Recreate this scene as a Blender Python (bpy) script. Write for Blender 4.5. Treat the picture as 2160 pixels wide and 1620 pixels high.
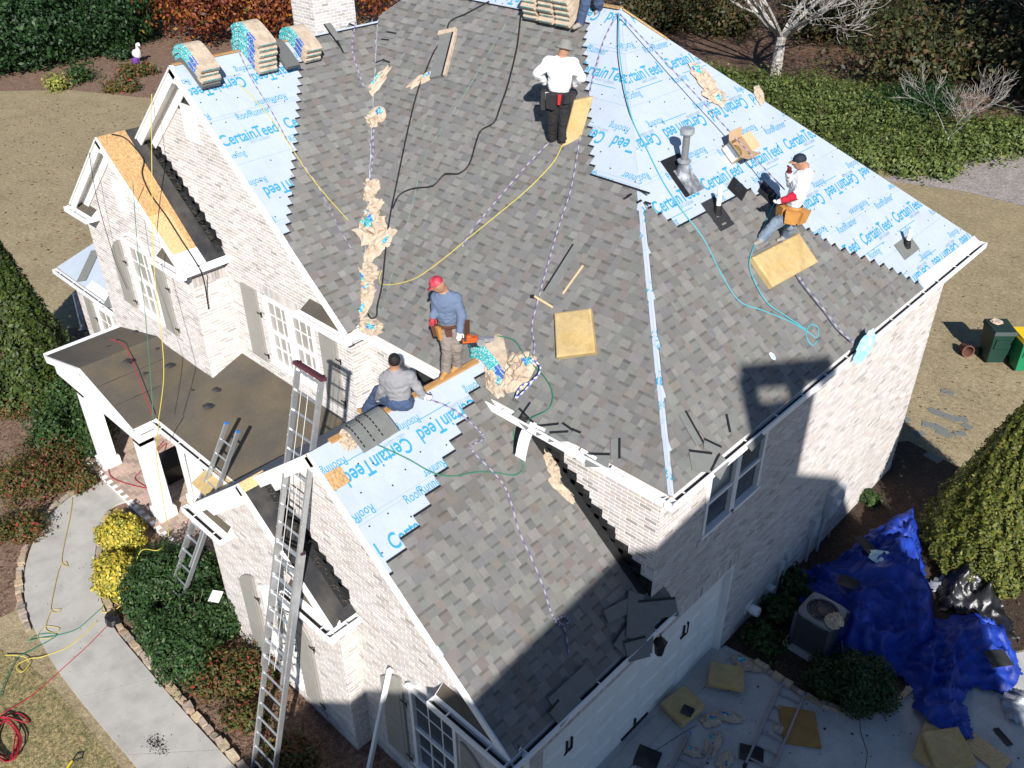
import bpy, math, random
import numpy as np
from mathutils import Vector, Matrix, noise as mnoise
random.seed(7); np.random.seed(7)
scene = bpy.context.scene
for o in list(bpy.data.objects): bpy.data.objects.remove(o)
COL = scene.collection
R = math.radians

# ------------------------------------------------------------------ camera
FOC = 1910.736                       # focal length in pixels of the 2160 px wide photograph
CAM = Vector((5.1228, -8.3510, 13.7736))
YAW, PIT, ROL = R(43.764), R(33.827), R(-0.388)
_fw = Vector((-math.sin(YAW)*math.cos(PIT), math.cos(YAW)*math.cos(PIT), -math.sin(PIT)))
_r = Vector((math.cos(YAW), math.sin(YAW), 0)); _u = _r.cross(_fw)
_r, _u = _r*math.cos(ROL)+_u*math.sin(ROL), -_r*math.sin(ROL)+_u*math.cos(ROL)
cd = bpy.data.cameras.new('camera'); cd.sensor_width = 36; cd.lens = 36*FOC/2160
cd.clip_start = .1; cd.clip_end = 2000
cam = bpy.data.objects.new('camera', cd); COL.objects.link(cam)
mw = Matrix((_r, _u, -_fw)).transposed().to_4x4(); mw.translation = CAM
cam.matrix_world = mw; scene.camera = cam
scene.render.resolution_x, scene.render.resolution_y = 1024, 768

# ------------------------------------------------------------------ light
SUN_AZ = Vector((.77, -.64)).normalized(); SUN_EL = R(32)
w = bpy.data.worlds.new('World'); scene.world = w; w.use_nodes = True
nt = w.node_tree; bg = nt.nodes['Background']; sky = nt.nodes.new('ShaderNodeTexSky')
sky.sky_type = 'NISHITA'; sky.sun_disc = False; sky.sun_elevation = SUN_EL
sky.sun_rotation = math.atan2(SUN_AZ.x, SUN_AZ.y)
sky.air_density = .75; sky.dust_density = .0; sky.ozone_density = 3.0
nt.links.new(sky.outputs[0], bg.inputs[0]); bg.inputs[1].default_value = .08
sl = bpy.data.lights.new('sun', 'SUN'); sl.energy = 5.0; sl.angle = R(.53); sl.color = (1, .968, .925)
so = bpy.data.objects.new('sun', sl); COL.objects.link(so)
sd = Vector((SUN_AZ.x*math.cos(SUN_EL), SUN_AZ.y*math.cos(SUN_EL), math.sin(SUN_EL)))
so.rotation_euler = sd.to_track_quat('Z', 'Y').to_euler(); so.location = (20, -20, 30)
vs = scene.view_settings; vs.view_transform = 'Standard'; vs.look = 'None'; vs.gamma = 1
vs.use_curve_mapping = False; vs.exposure = .58

# ------------------------------------------------------------------ pixel -> world
def ray(u, v): return _fw + _r*((u-1080)/FOC) - _u*((v-810)/FOC)
def hit(uv, n, k):
    d = ray(*uv); n = Vector(n); return CAM + d*((k-n.dot(CAM))/n.dot(d))
def G(u, v, z=0.): return hit((u, v), (0, 0, 1), z)
def proj(p):
    d = Vector(p)-CAM; z = d.dot(_fw); return (1080+FOC*d.dot(_r)/z, 810-FOC*d.dot(_u)/z)
HE, E, PM = 5.9, .36, .845           # main eave height, eave overhang, pitch
HW, EW, PW = 3.242, .24, .806        # wing eave height, overhang, pitch
AX1 = -6.133; AXR = -10.508; AY = -.659; AYW = -.407; AZR = HE+PM*(AX1-AXR)
def MF(u, v, h=0.): return hit((u, v), (0, -PM, 1), HE+PM*E+h*math.hypot(1, PM))
def MR(u, v, h=0.): return hit((u, v), (PM, 0, 1), HE+PM*E+h*math.hypot(1, PM))
def SA(u, v, h=0.): return hit((u, v), (PM, 0, 1), HE+PM*AX1+h*math.hypot(1, PM))
def SW(u, v, h=0.): return hit((u, v), (PW, 0, 1), HW+PW*EW+h*math.hypot(1, PW))

# ------------------------------------------------------------------ materials
MATS = {}
def mat(name, base, rough=.7, var=.12, vs=6., bump=0., bs=60., metal=0., tint=False, spec=.3, col2=None, c2s=2., c2t=(.45, .6), fine=0., fs=90., fine2=0., fs2=14., trans=0., stretch=None, sheen=0., coords='Object', bd=.02):
    if name in MATS: return MATS[name]
    m = bpy.data.materials.new(name); m.use_nodes = True; MATS[name] = m
    n = m.node_tree.nodes; L = m.node_tree.links; b = n['Principled BSDF']
    b.inputs['Roughness'].default_value = rough; b.inputs['Metallic'].default_value = metal
    b.inputs['Specular IOR Level'].default_value = spec
    tc = n.new('ShaderNodeTexCoord'); co = tc.outputs[coords]
    if stretch:
        mp = n.new('ShaderNodeMapping'); mp.inputs['Scale'].default_value = stretch; L.new(co, mp.inputs[0]); co = mp.outputs[0]
    def nz(s, d=4, r=.6):
        x = n.new('ShaderNodeTexNoise'); x.inputs['Scale'].default_value = s; x.inputs['Detail'].default_value = d
        x.inputs['Roughness'].default_value = r; L.new(co, x.inputs['Vector']); return x.outputs['Fac']
    def mr_(f, a, c, lo, hi):
        x = n.new('ShaderNodeMapRange'); x.inputs[1].default_value = a; x.inputs[2].default_value = c
        x.inputs[3].default_value = lo; x.inputs[4].default_value = hi; L.new(f, x.inputs[0]); return x.outputs[0]
    def mul(ca, fb):
        x = n.new('ShaderNodeMix'); x.data_type = 'RGBA'; x.blend_type = 'MULTIPLY'; x.inputs[0].default_value = 1
        L.new(ca, x.inputs[6]); L.new(fb, x.inputs[7]); return x.outputs[2]
    rgb = n.new('ShaderNodeRGB'); rgb.outputs[0].default_value = (*base, 1); c = rgb.outputs[0]
    if col2:
        x = n.new('ShaderNodeMix'); x.data_type = 'RGBA'; L.new(mr_(nz(c2s, 5), c2t[0], c2t[1], 0, 1), x.inputs[0])
        L.new(c, x.inputs[6]); x.inputs[7].default_value = (*col2, 1); c = x.outputs[2]
    if var: c = mul(c, mr_(nz(vs), .25, .75, 1-var, 1+var))
    if fine: c = mul(c, mr_(nz(fs, 2, .7), .3, .7, 1-fine, 1+fine))
    if fine2: c = mul(c, mr_(nz(fs2, 3, .75), .32, .68, 1-fine2, 1+fine2))
    if tint:
        a = n.new('ShaderNodeAttribute'); a.attribute_name = 'tint'; c = mul(c, a.outputs['Color'])
    L.new(c, b.inputs['Base Color'])
    if bump:
        bn = n.new('ShaderNodeBump'); bn.inputs['Strength'].default_value = bump; bn.inputs['Distance'].default_value = bd
        L.new(nz(bs, 5), bn.inputs['Height']); L.new(bn.outputs[0], b.inputs['Normal'])
    if trans:
        t = n.new('ShaderNodeBsdfTranslucent'); L.new(c, t.inputs[0]); ms = n.new('ShaderNodeMixShader')
        ms.inputs[0].default_value = trans; L.new(b.outputs[0], ms.inputs[1]); L.new(t.outputs[0], ms.inputs[2])
        L.new(ms.outputs[0], n['Material Output'].inputs[0])
    return m
BRICK = mat('brick', (1, 1, 1), .9, .10, 14, .35, 160, tint=True, fine=.12, fs=120)
MORTAR = mat('mortar', (.80, .785, .76), .95, .06, 9, .2, 120)
WHITE = mat('white_paint', (.80, .79, .77), .45, .05, 3, 0, col2=(.68, .66, .62), c2s=1.7, c2t=(.55, .8))
WHITEM = mat('white_gutter_metal', (.78, .78, .78), .35, .06, 4, spec=.5)
DIRT_SHADE = mat('gutter_dirt', (.045, .04, .035), .9, .3, 20, .4)  # dark gutter floor: dirt and the shade inside it in one colour
SHINGLE = mat('asphalt_shingle', (1, 1, 1), .92, .10, 5, .5, 420, tint=True, fine=.30, fs=190, spec=.2)
HEADLAP = mat('shingle_headlap', (.17, .175, .165), .92, .12, 7, .4, 400, fine=.2, fs=200)
BLACKST = mat('black_sealant', (.012, .012, .014), .6, .2, 20)
UNDER = mat('underlayment_membrane', (.395, .445, .515), .6, .06, 1.5, .35, 2.2, spec=.3, bd=.06)
PRINT = mat('blue_print', (.035, .27, .44), .6, .06, 20)
PRINTG = mat('grey_print', (.17, .28, .38), .6, .06, 20)
FELT = mat('black_felt', (.028, .029, .032), .9, .25, 4, .3, 40, col2=(.06, .055, .05), c2s=1.3)
OSB = mat('osb_board', (.52, .33, .155), .8, .3, 26, .25, 60, col2=(.34, .19, .08), c2s=14, c2t=(.42, .62), stretch=(1, 3.2, 1.4))
OSB2 = mat('fresh_osb', (.60, .42, .22), .8, .25, 30, .25, 60, col2=(.44, .27, .12), c2s=16, c2t=(.45, .65), stretch=(1, 3.2, 1.4))
WOOD = mat('raw_wood', (.45, .24, .09), .75, .2, 8, .1, 50, stretch=(6, 1, 6))
BROWNROOF = mat('brown_membrane', (.115, .092, .062), .7, .14, 1.2, .12, 5, col2=(.085, .075, .062), c2s=.9, c2t=(.4, .62), fine=.12, fs=30)
SHUT = mat('shutter_paint', (.30, .285, .255), .55, .06, 5)
GLASSM = mat('window_glass', (.33, .31, .28), .3, .15, 1.5, spec=.5)
GLASSD = mat('screened_glass', (.055, .07, .085), .25, .2, 1.2, spec=.5)
BLACKM = mat('black_iron', (.02, .02, .02), .5, .1, 10)
ALU = mat('aluminium', (.55, .56, .57), .38, .12, 8, metal=.75, spec=.5, fine=.08, fs=40)
GALV = mat('galvanised', (.42, .43, .44), .45, .25, 12, metal=.6, spec=.5)

# ------------------------------------------------------------------ mesh builder
HOME = {}                            # world base of every Empty
class MB:
    def __init__(s): s.v = []; s.f = []; s.m = []; s.t = []
    def add(s, V, F, m=0, t=(1, 1, 1)):
        b = len(s.v); s.v.extend([tuple(p) for p in V]); s.t.extend([t]*len(V))
        for f in F: s.f.append(tuple(b+i for i in f)); s.m.append(m)
    def hexa(s, P, m=0, t=(1, 1, 1), bottom=True):     # P: 4 bottom (ccw from above), 4 top
        F = [(4, 5, 6, 7), (0, 1, 5, 4), (1, 2, 6, 5), (2, 3, 7, 6), (3, 0, 4, 7)]
        if bottom: F.append((3, 2, 1, 0))
        s.add(P, F, m, t)
    def box(s, lo, hi, m=0, t=(1, 1, 1), bottom=True):
        (a, b, c), (d, e, f) = lo, hi
        a, d = min(a, d), max(a, d); b, e = min(b, e), max(b, e); c, f = min(c, f), max(c, f)
        s.hexa([(a, b, c), (d, b, c), (d, e, c), (a, e, c), (a, b, f), (d, b, f), (d, e, f), (a, e, f)], m, t, bottom)
    def obox(s, c, X, Y, Z, m=0, t=(1, 1, 1)):         # centre + half vectors
        c, X, Y, Z = map(Vector, (c, X, Y, Z))
        s.hexa([c-X-Y-Z, c+X-Y-Z, c+X+Y-Z, c-X+Y-Z, c-X-Y+Z, c+X-Y+Z, c+X+Y+Z, c-X+Y+Z], m, t)
    def beam(s, p, q, up, wd, ht, m=0, t=(1, 1, 1)):   # box from p to q, width wd sideways, ht along up, centred
        p, q, up = Vector(p), Vector(q), Vector(up); d = q-p; X = d/2
        Y = d.cross(up).normalized()*wd/2; Z = Y.cross(d).normalized()*ht/2
        if Z.dot(up) < 0: Z = -Z; Y = -Y
        s.obox((p+q)/2, X, -Y, Z, m, t)
    def tube(s, pts, r, n=6, m=0, t=(1, 1, 1), cap=True, tints=None):
        pts = [Vector(p) for p in pts]; rs = r if isinstance(r, (list, tuple)) else [r]*len(pts)
        b = len(s.v); ref = None
        for i, p in enumerate(pts):
            d = (pts[min(i+1, len(pts)-1)]-pts[max(i-1, 0)])
            d = d.normalized() if d.length > 1e-9 else Vector((0, 0, 1))
            if ref is None: ref = d.orthogonal().normalized()
            ref = (ref-d*ref.dot(d)); ref = ref.normalized() if ref.length > 1e-6 else d.orthogonal().normalized()
            s2 = d.cross(ref)
            for k in range(n):
                a = 2*math.pi*k/n; s.v.append(tuple(p+(ref*math.cos(a)+s2*math.sin(a))*rs[i]))
                s.t.append(tints[i] if tints else t)
        for i in range(len(pts)-1):
            for k in range(n):
                s.f.append((b+i*n+k, b+i*n+(k+1) % n, b+(i+1)*n+(k+1) % n, b+(i+1)*n+k)); s.m.append(m)
        if cap:
            s.f.append(tuple(b+k for k in range(n))[::-1]); s.m.append(m)
            e = b+(len(pts)-1)*n; s.f.append(tuple(e+k for k in range(n))); s.m.append(m)
    def lathe(s, c, prof, n=16, m=0, t=(1, 1, 1), axis=None):
        c = Vector(c); Z = Vector((0, 0, 1) if axis is None else axis).normalized(); X = Z.orthogonal().normalized(); Y = Z.cross(X); b = len(s.v)
        for r, z in prof:
            for k in range(n):
                a = 2*math.pi*k/n; s.v.append(tuple(c+X*r*math.cos(a)+Y*r*math.sin(a)+Z*z)); s.t.append(t)
        for i in range(len(prof)-1):
            for k in range(n):
                s.f.append((b+i*n+k, b+i*n+(k+1) % n, b+(i+1)*n+(k+1) % n, b+(i+1)*n+k)); s.m.append(m)
        e = b+(len(prof)-1)*n; s.f.append(tuple(e+k for k in range(n))); s.m.append(m)
        s.f.append(tuple(b+k for k in range(n))[::-1]); s.m.append(m)
    def mesh(s, name, mats, off=(0, 0, 0), smooth=False):
        me = bpy.data.meshes.new(name)
        V = np.array(s.v, dtype=np.float32).reshape(-1, 3)-np.array(off, dtype=np.float32)
        me.from_pydata(V.tolist(), [], s.f)
        mats = mats if isinstance(mats, (list, tuple)) else [mats]
        for x in mats: me.materials.append(x)
        if len(mats) > 1: me.polygons.foreach_set('material_index', s.m)
        if any(x.get('T') for x in mats) or True:
            a = me.attributes.new('tint', 'FLOAT_COLOR', 'POINT')
            T = np.ones((len(s.v), 4), np.float32); T[:, :3] = np.array(s.t, np.float32); a.data.foreach_set('color', T.ravel())
        if smooth: me.polygons.foreach_set('use_smooth', [True]*len(me.polygons))
        me.update(); return me
    def build(s, name, mats, parent=None, smooth=False, kind=None, label=None, cat=None, group=None, base=None):
        off = (0, 0, 0)
        if parent is not None: off = HOME.get(parent.name, (0, 0, 0))
        elif base is not None: off = base
        o = bpy.data.objects.new(name, s.mesh(name, mats, off, smooth)); COL.objects.link(o)
        if parent is not None: o.parent = parent; HOME[o.name] = off
        elif base is not None: o.location = base; HOME[o.name] = tuple(base)
        tag(o, label, cat, group, kind); return o
def tag(o, label=None, cat=None, group=None, kind=None):
    if label: o['label'] = label
    if cat: o['category'] = cat
    if group: o['group'] = group
    if kind: o['kind'] = kind
    return o
def thing(name, label, cat, base=(0, 0, 0), group=None):
    o = bpy.data.objects.new(name, None); COL.objects.link(o); o.location = base; o.empty_display_size = .2
    HOME[o.name] = tuple(base); return tag(o, label, cat, group)
def jit(c, a): 
    k = 1+random.uniform(-a, a); return tuple(max(0, x*k*(1+random.uniform(-a, a)*.25)) for x in c)
def inpoly(p, poly):
    x, y = p; r = False; n = len(poly)
    for i in range(n):
        (x1, y1), (x2, y2) = poly[i], poly[(i+1) % n]
        if (y1 > y) != (y2 > y) and x < (x2-x1)*(y-y1)/(y2-y1)+x1: r = not r
    return r
def spans(poly, w):                  # intervals of polygon along the line second coordinate = w
    xs = []; n = len(poly)
    for i in range(n):
        (x1, y1), (x2, y2) = poly[i], poly[(i+1) % n]
        if (y1 > w) != (y2 > w): xs.append((x2-x1)*(w-y1)/(y2-y1)+x1)
    xs.sort(); return [(xs[i], xs[i+1]) for i in range(0, len(xs)-1, 2)]
def catmull(pts, n=8):
    pts = [Vector(p) for p in pts]; out = []
    for i in range(len(pts)-1):
        p0, p1, p2, p3 = pts[max(i-1, 0)], pts[i], pts[i+1], pts[min(i+2, len(pts)-1)]
        for k in range(n):
            t = k/n; out.append(.5*((2*p1)+(p2-p0)*t+(2*p0-5*p1+4*p2-p3)*t*t+(3*p1-p0-3*p2+p3)*t**3))
    out.append(pts[-1]); return out
# =================================================================== the house
HOUSE = thing('brick_house', 'pale brick two-storey house with half-shingled hip roof and front gables', 'house')
ZV = Vector((0, 0, 1)); XV = Vector((1, 0, 0)); YV = Vector((0, 1, 0))
S_M = math.hypot(1, PM); S_W = math.hypot(1, PW)
# ---- brick walls -----------------------------------------------------------
CH, BL, JT = .0677, .2135, .0165
PAL = [((.55, .51, .48), 40), ((.52, .47, .44), 26), ((.60, .565, .54), 20), ((.45, .415, .39), 11), ((.37, .34, .315), 3)]
PALW = [p[1] for p in PAL]
CAND = []; WALLS = []
def brick_wall(P0, U, N, L, zlo, zhi, openings=(), cand=False, soldiers=()):
    """P0 at u=0, ground; zlo/zhi functions of u; openings (u0,u1,z0,z1)"""
    P0, U, N = Vector(P0), Vector(U), Vector(N); mo = MB(); bricks = []
    zmin = min(zlo(L*i/40) for i in range(41)); zmax = max(zhi(L*i/40) for i in range(41))
    k0 = int(zmin/CH)
    for k in range(k0, int(zmax/CH)+1):
        z0 = k*CH; z1 = z0+CH; zc = (z0+z1)/2
        # allowed spans
        us = []; n = max(20, int(L/.02)); on = None
        for i in range(n+1):
            u = L*i/n; ok = zlo(u) <= z0+.01 and zhi(u) >= z1-.01
            if ok:
                for (a, b, c, d) in openings:
                    if a < u < b and c < zc < d: ok = False; break
            if ok and on is None: on = u
            if (not ok or i == n) and on is not None:
                us.append((on, u)); on = None
        for a, b in us:
            if b-a < .03: continue
            mo.add([P0+U*a+ZV*z0, P0+U*b+ZV*z0, P0+U*b+ZV*z1, P0+U*a+ZV*z1], [(0, 1, 2, 3)])
            off = (k % 2)*BL/2
            i = math.floor((a-off)/BL)
            while True:
                s = max(a, off+i*BL+JT/2); e = min(b, off+(i+1)*BL-JT/2); i += 1
                if s >= b: break
                if e-s < .025: continue
                bricks.append((s, e, z0+JT/2, z1-JT/2))
    WALLS.append((P0, U, N, mo, bricks))
    if cand:
        for j, (s, e, z0, z1) in enumerate(bricks):
            if e-s < .19: continue
            c = P0+U*((s+e)/2)+ZV*((z0+z1)/2); d = CAM-c; u, v = proj(c)
            if 10 < u < 2150 and 10 < v < 1610 and cand(c): CAND.append((N.dot(d)/d.length**3, len(WALLS)-1, j))
def finish_bricks():
    CAND.sort(reverse=True); pick = {}
    for sc, wi, j in CAND[:300]: pick.setdefault(wi, set()).add(j)
    var = []
    for i in range(14):
        mb = MB(); mb.box((-.0985, -.0075, -.0256), (.0985, .0075, .0256), t=jit(random.choices([p[0] for p in PAL], PALW)[0], .12)); var.append(mb.mesh('brick', BRICK))
    for wi, (P0, U, N, mo, bricks) in enumerate(WALLS):
        wo = mo.build('wall', MORTAR, HOUSE); mb = MB(); M3 = Matrix((U, -N, ZV)).transposed().to_4x4()
        for j, (s, e, z0, z1) in enumerate(bricks):
            if j in pick.get(wi, ()):
                o = bpy.data.objects.new('brick', random.choice(var)); COL.objects.link(o); o.parent = wo
                M = M3.copy(); M.translation = P0+U*((s+e)/2)+ZV*((z0+z1)/2)+N*(random.uniform(-.001, .0015)); o.matrix_basis = M; continue
            t = jit(random.choices([p[0] for p in PAL], PALW)[0], .07); h = random.uniform(.006, .0095); a = P0+U*s; b = P0+U*e
            mb.add([a+ZV*z0, b+ZV*z0, b+ZV*z1, a+ZV*z1, a+ZV*z0+N*h, b+ZV*z0+N*h, b+ZV*z1+N*h, a+ZV*z1+N*h],
                   [(4, 5, 6, 7), (0, 1, 5, 4), (1, 2, 6, 5), (2, 3, 7, 6), (3, 0, 4, 7)], 0, t)
        mb.build('brickwork', BRICK, wo, kind='stuff')
def soldier(P0, U, N, u0, u1, z0, z1, pr=.012):      # a row of upright bricks
    mb = MB(); n = int((u1-u0)/.0677); P0, U, N = Vector(P0), Vector(U), Vector(N)
    for i in range(n):
        a = u0+(u1-u0)*i/n+.005; b = u0+(u1-u0)*(i+1)/n-.005; c = P0+U*(a+b)/2+ZV*(z0+z1)/2
        mb.obox(c+N*pr/2, U*(b-a)/2, ZV*(z1-z0)/2, N*pr/2, t=jit(random.choices([p[0] for p in PAL], PALW)[0], .12))
    return mb.build('soldier_course', BRICK, HOUSE, kind='stuff')
AZW = lambda x: AZR-PM*abs(x-AXR)-.16
BXR, BW2, BY, BYW = -12.775, 2.426, -1.368, -1.17; BZR = 5.916+PM*BW2
BZW = lambda x: BZR-PM*abs(x-BXR)-.16
WXR, WY, WYW = -3.492, -3.316, -3.125; WZR = HW+PW*(EW-WXR)
WZ = lambda x: WZR-PW*abs(x-WXR)
CXR, CW2, CY, CYW = -5.221, 2.036, -3.581, -3.43; CZR = HW+PW*CW2
CZ = lambda x: CZR-PW*abs(x-CXR)
stepz = lambda f, d=.2: (lambda x: f(math.ceil((x+20)/.26)*.26-20)+.05 if False else f(math.floor((x+20)/.27)*.27-20)+.07)
# right wall (garage wing + main)
brick_wall((0, WYW, 0), (0, 1, 0), (1, 0, 0), 13.145, lambda u: 0, lambda u: 3.1 if u+WYW < -.012 else 5.80,
           [(WYW*-1-2.36, WYW*-1+2.57, -1, 2.22), (-WYW+1.22, -WYW+2.96, 3.8, 5.1)], cand=lambda c: 0 < c.y < 2.4 and c.z > 3.3)
# main front wall above the wing roof, its foot stepped where the old flashing came off
brick_wall((-6.45, 0, 0), (1, 0, 0), (0, -1, 0), 2.95, lambda u: WZ(math.ceil((u-6.45+20)/.26)*.26-20)+.13, lambda u: 5.80)
brick_wall((-3.45, 0, 0), (1, 0, 0), (0, -1, 0), 3.45, lambda u: WZ(math.floor((u-3.45+20)/.26)*.26-20)+.13, lambda u: 5.80,
           cand=lambda c: c.x > -2.6)
brick_wall((-14.6, AYW, 0), (1, 0, 0), (0, -1, 0), 8.15,
           lambda u: max(2.9, (BZR-PM*abs(math.ceil((u-14.6+20)/.26)*.26-20-BXR)+.1 if u-14.6 > BXR else BZR-PM*abs(u-14.6-BXR)) if u-14.6 < -10.5 else 2.9), lambda u: min(5.72+3, AZW(u-14.6)),
           [(14.6-9.2, 14.6-7.55, 3.85, 5.45), (14.6-10.93, 14.6-10.45, 8.12, 8.8)])
brick_wall((-6.45, AYW, 0), (0, 1, 0), (1, 0, 0), -AYW, lambda u: 3, lambda u: 5.6)
brick_wall((-15.03, BYW, 0), (1, 0, 0), (0, -1, 0), 4.53, lambda u: 0, lambda u: BZW(u-15.03),
           [(15.03-13.25, 15.03-12.2, 3.85, 5.6), (15.03-13.03, 15.03-12.58, 6.35, 7.0)])
brick_wall((-10.5, BYW, 0), (0, 1, 0), (1, 0, 0), AYW-BYW, lambda u: 2.9, lambda u: 5.7)
brick_wall((-7.0, WYW, 0), (1, 0, 0), (0, -1, 0), 7.0,
           lambda u: (CZ(math.ceil((u-7+20)/.26)*.26-20)+.1 if u-7 > CXR else CZ(u-7)) if u-7 < -3.28 else 0, lambda u: WZ(u-7)-.16,
           [(7-2.06, 7-1.02, .55, 2.55)], cand=lambda c: c.x > -2.8 and c.z > 2.)
brick_wall((-7.06, CYW, 0), (1, 0, 0), (0, -1, 0), 3.78, lambda u: 0, lambda u: CZ(u-7.06)-.15, [(7.06-5.55, 7.06-4.75, .3, 2.35)])
brick_wall((-3.28, CYW, 0), (0, 1, 0), (1, 0, 0), WYW-CYW, lambda u: 0, lambda u: 3.1, cand=lambda c: False)
# chimney
brick_wall((-13.85, 4.21, 0), (1, 0, 0), (0, -1, 0), .85, lambda u: 6.2, lambda u: 11.6)
brick_wall((-13.0, 4.21, 0), (0, 1, 0), (1, 0, 0), 1.15, lambda u: 6.2, lambda u: 11.6)
# left single-storey bay
brick_wall((-18.5, -.72, 0), (1, 0, 0), (0, -1, 0), 3.5, lambda u: 0, lambda u: 2.85, [(1.0, 2.0, .5, 2.3)])
finish_bricks()
mb = MB(); mb.box((-13.99, 4.2, 11.6), (-12.9, 5.5, 11.75)); mb.box((-13.84, 4.23, 6.2), (-13.02, 5.34, 11.6)); mb.build('chimney_core', MORTAR, HOUSE)
# hidden inner shell so that no light leaks through the house, and black backing where bricks are missing
mb = MB()
mb.box((-14.5, .03, 0), (-.2, 9.9, 5.7)); mb.box((-.2, 3.05, 0), (-.03, 9.9, 5.7)); mb.box((-.2, 2.65, 0), (-.03, 3.05, 3.75)); mb.box((-.2, .03, 2.3), (-.03, 2.65, 3.75)); mb.box((-14.5, AYW+.11, 0), (-6.48, .2, 5.7)); mb.box((-14.9, BYW+.11, 0), (-10.53, AYW+.1, 5.7))
mb.box((-6.95, WYW+.11, 0), (-.2, .2, 3.05)); mb.box((-.2, WYW+.11, 2.3), (-.03, .03, 3.05)); mb.box((-7.03, CYW+.11, 0), (-3.31, WYW+.1, 3.05)); mb.box((-18.4, -.6, 0), (-14.4, 4, 2.8))
mb.add([(WXR, .025, WZR), (-3.05, .025, 5.9), (0, .025, 5.7), (-.01, .025, 3.0), (-7, .025, 3.2), (-6.4, .025, 5.7), (-3.9, .025, 5.9)], [(0, 1, 2, 3, 4, 5, 6)])
for xr, zr, h, y in ((AXR, AZR-.2, 4.2, AYW+.03), (BXR, BZR-.2, 2.2, BYW+.03), (WXR, WZR-.2, 3.4, WYW+.03), (CXR, CZR-.2, 1.8, CYW+.03)):
    p = PM if y > -2 else PW
    mb.add([(xr-h, y, zr-h*p), (xr+h, y, zr-h*p), (xr, y, zr)], [(0, 1, 2)])
mb.build('sheathing', mat('sheathing', (.03, .03, .03), .95), HOUSE)

# ---- roof frames -----------------------------------------------------------
class Slope:
    def __init__(s, O, U, W): s.O = Vector(O); s.U = Vector(U).normalized(); s.W = Vector(W).normalized(); s.N = s.U.cross(s.W)
    def p(s, u, w, h=0): return s.O+s.U*u+s.W*w+s.N*h
    def uw(s, P): d = Vector(P)-s.O; return (d.dot(s.U), d.dot(s.W))
    def frame(s, u, w, h=0, rot=0):
        c, sn = math.cos(rot), math.sin(rot)
        M = Matrix((s.U*c+s.W*sn, s.W*c-s.U*sn, s.N)).transposed().to_4x4(); M.translation = s.p(u, w, h); return M
FMF = Slope((0, -E, HE), (1, 0, 0), (0, 1, PM)); FMR = Slope((E, 0, HE), (0, 1, 0), (-1, 0, PM))
FSA = Slope((AX1, 0, HE), (0, 1, 0), (-1, 0, PM)); FSW = Slope((EW, 0, HW), (0, 1, 0), (-1, 0, PW))
P_mf = lambda x, y: (x, (y+E)*S_M)
P_mr = lambda x, y: (y, (E-x)*S_M)
P_sa = lambda x, y: (y, (AX1-x)*S_M)
P_sw = lambda x, y: (y, (EW-x)*S_W)
full_mf = [P_mf(*q) for q in [(.36, -.36), (-5.01, 5.01), (-9.67, 5.01), (-10.5, 4.18), (-10.508, 4.015), (-6.133, -.36), (-3.93, -.36), (-3.492, .057), (-3.05, -.36)]]
full_mr = [P_mr(*q) for q in [(.36, -.36), (.36, 10.38), (-5.01, 5.01)]]
full_sa = [P_sa(*q) for q in [(AX1, AY), (AXR, AY), (AXR, 4.015), (AX1, -.36)]]
full_sw = [P_sw(*q) for q in [(EW, WY), (WXR, WY), (WXR, .057), (-3.05, -.36), (-3.05, 0), (0, 0), (0, .33), (EW, .33)]]
def deck(fr, poly, thick=.05, h=0.): 
    mb = MB(); n = len(poly)
    T = [fr.p(u, w, h) for u, w in poly]; B = [fr.p(u, w, h-thick) for u, w in poly]
    mb.add(T+B, [tuple(range(n)), tuple(range(2*n-1, n-1, -1))]+[(i, n+i, n+(i+1) % n, (i+1) % n) for i in range(n)])
    return mb
ROOF = deck(FMF, full_mf, .06).build('roof', OSB, HOUSE)
for fr, po in ((FMR, full_mr), (FSA, full_sa), (FSW, full_sw)): deck(fr, po, .06).build('roof_deck', OSB, HOUSE)
mb = MB()                                       # far slopes, turned away from the camera
mb.add([(E, 10.38, HE), (-15.04, 10.38, HE), (-9.67, 5.01, 10.437), (-5.01, 5.01, 10.437)], [(0, 1, 2, 3)])
mb.add([(-15.04, 10.38, HE), (-15.04, -.36, HE), (-9.67, 5.01, 10.437)], [(0, 1, 2)])
mb.build('back_roof', UNDER, HOUSE)
mb = MB()                                       # A left slope
mb.add([(AXR, AY, AZR), (AXR, 4.05, AZR), (-14.883, 4.05, HE), (-14.883, AY, HE)], [(0, 1, 2, 3)]); mb.build('left_gable_slope', UNDER, HOUSE)
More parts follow.
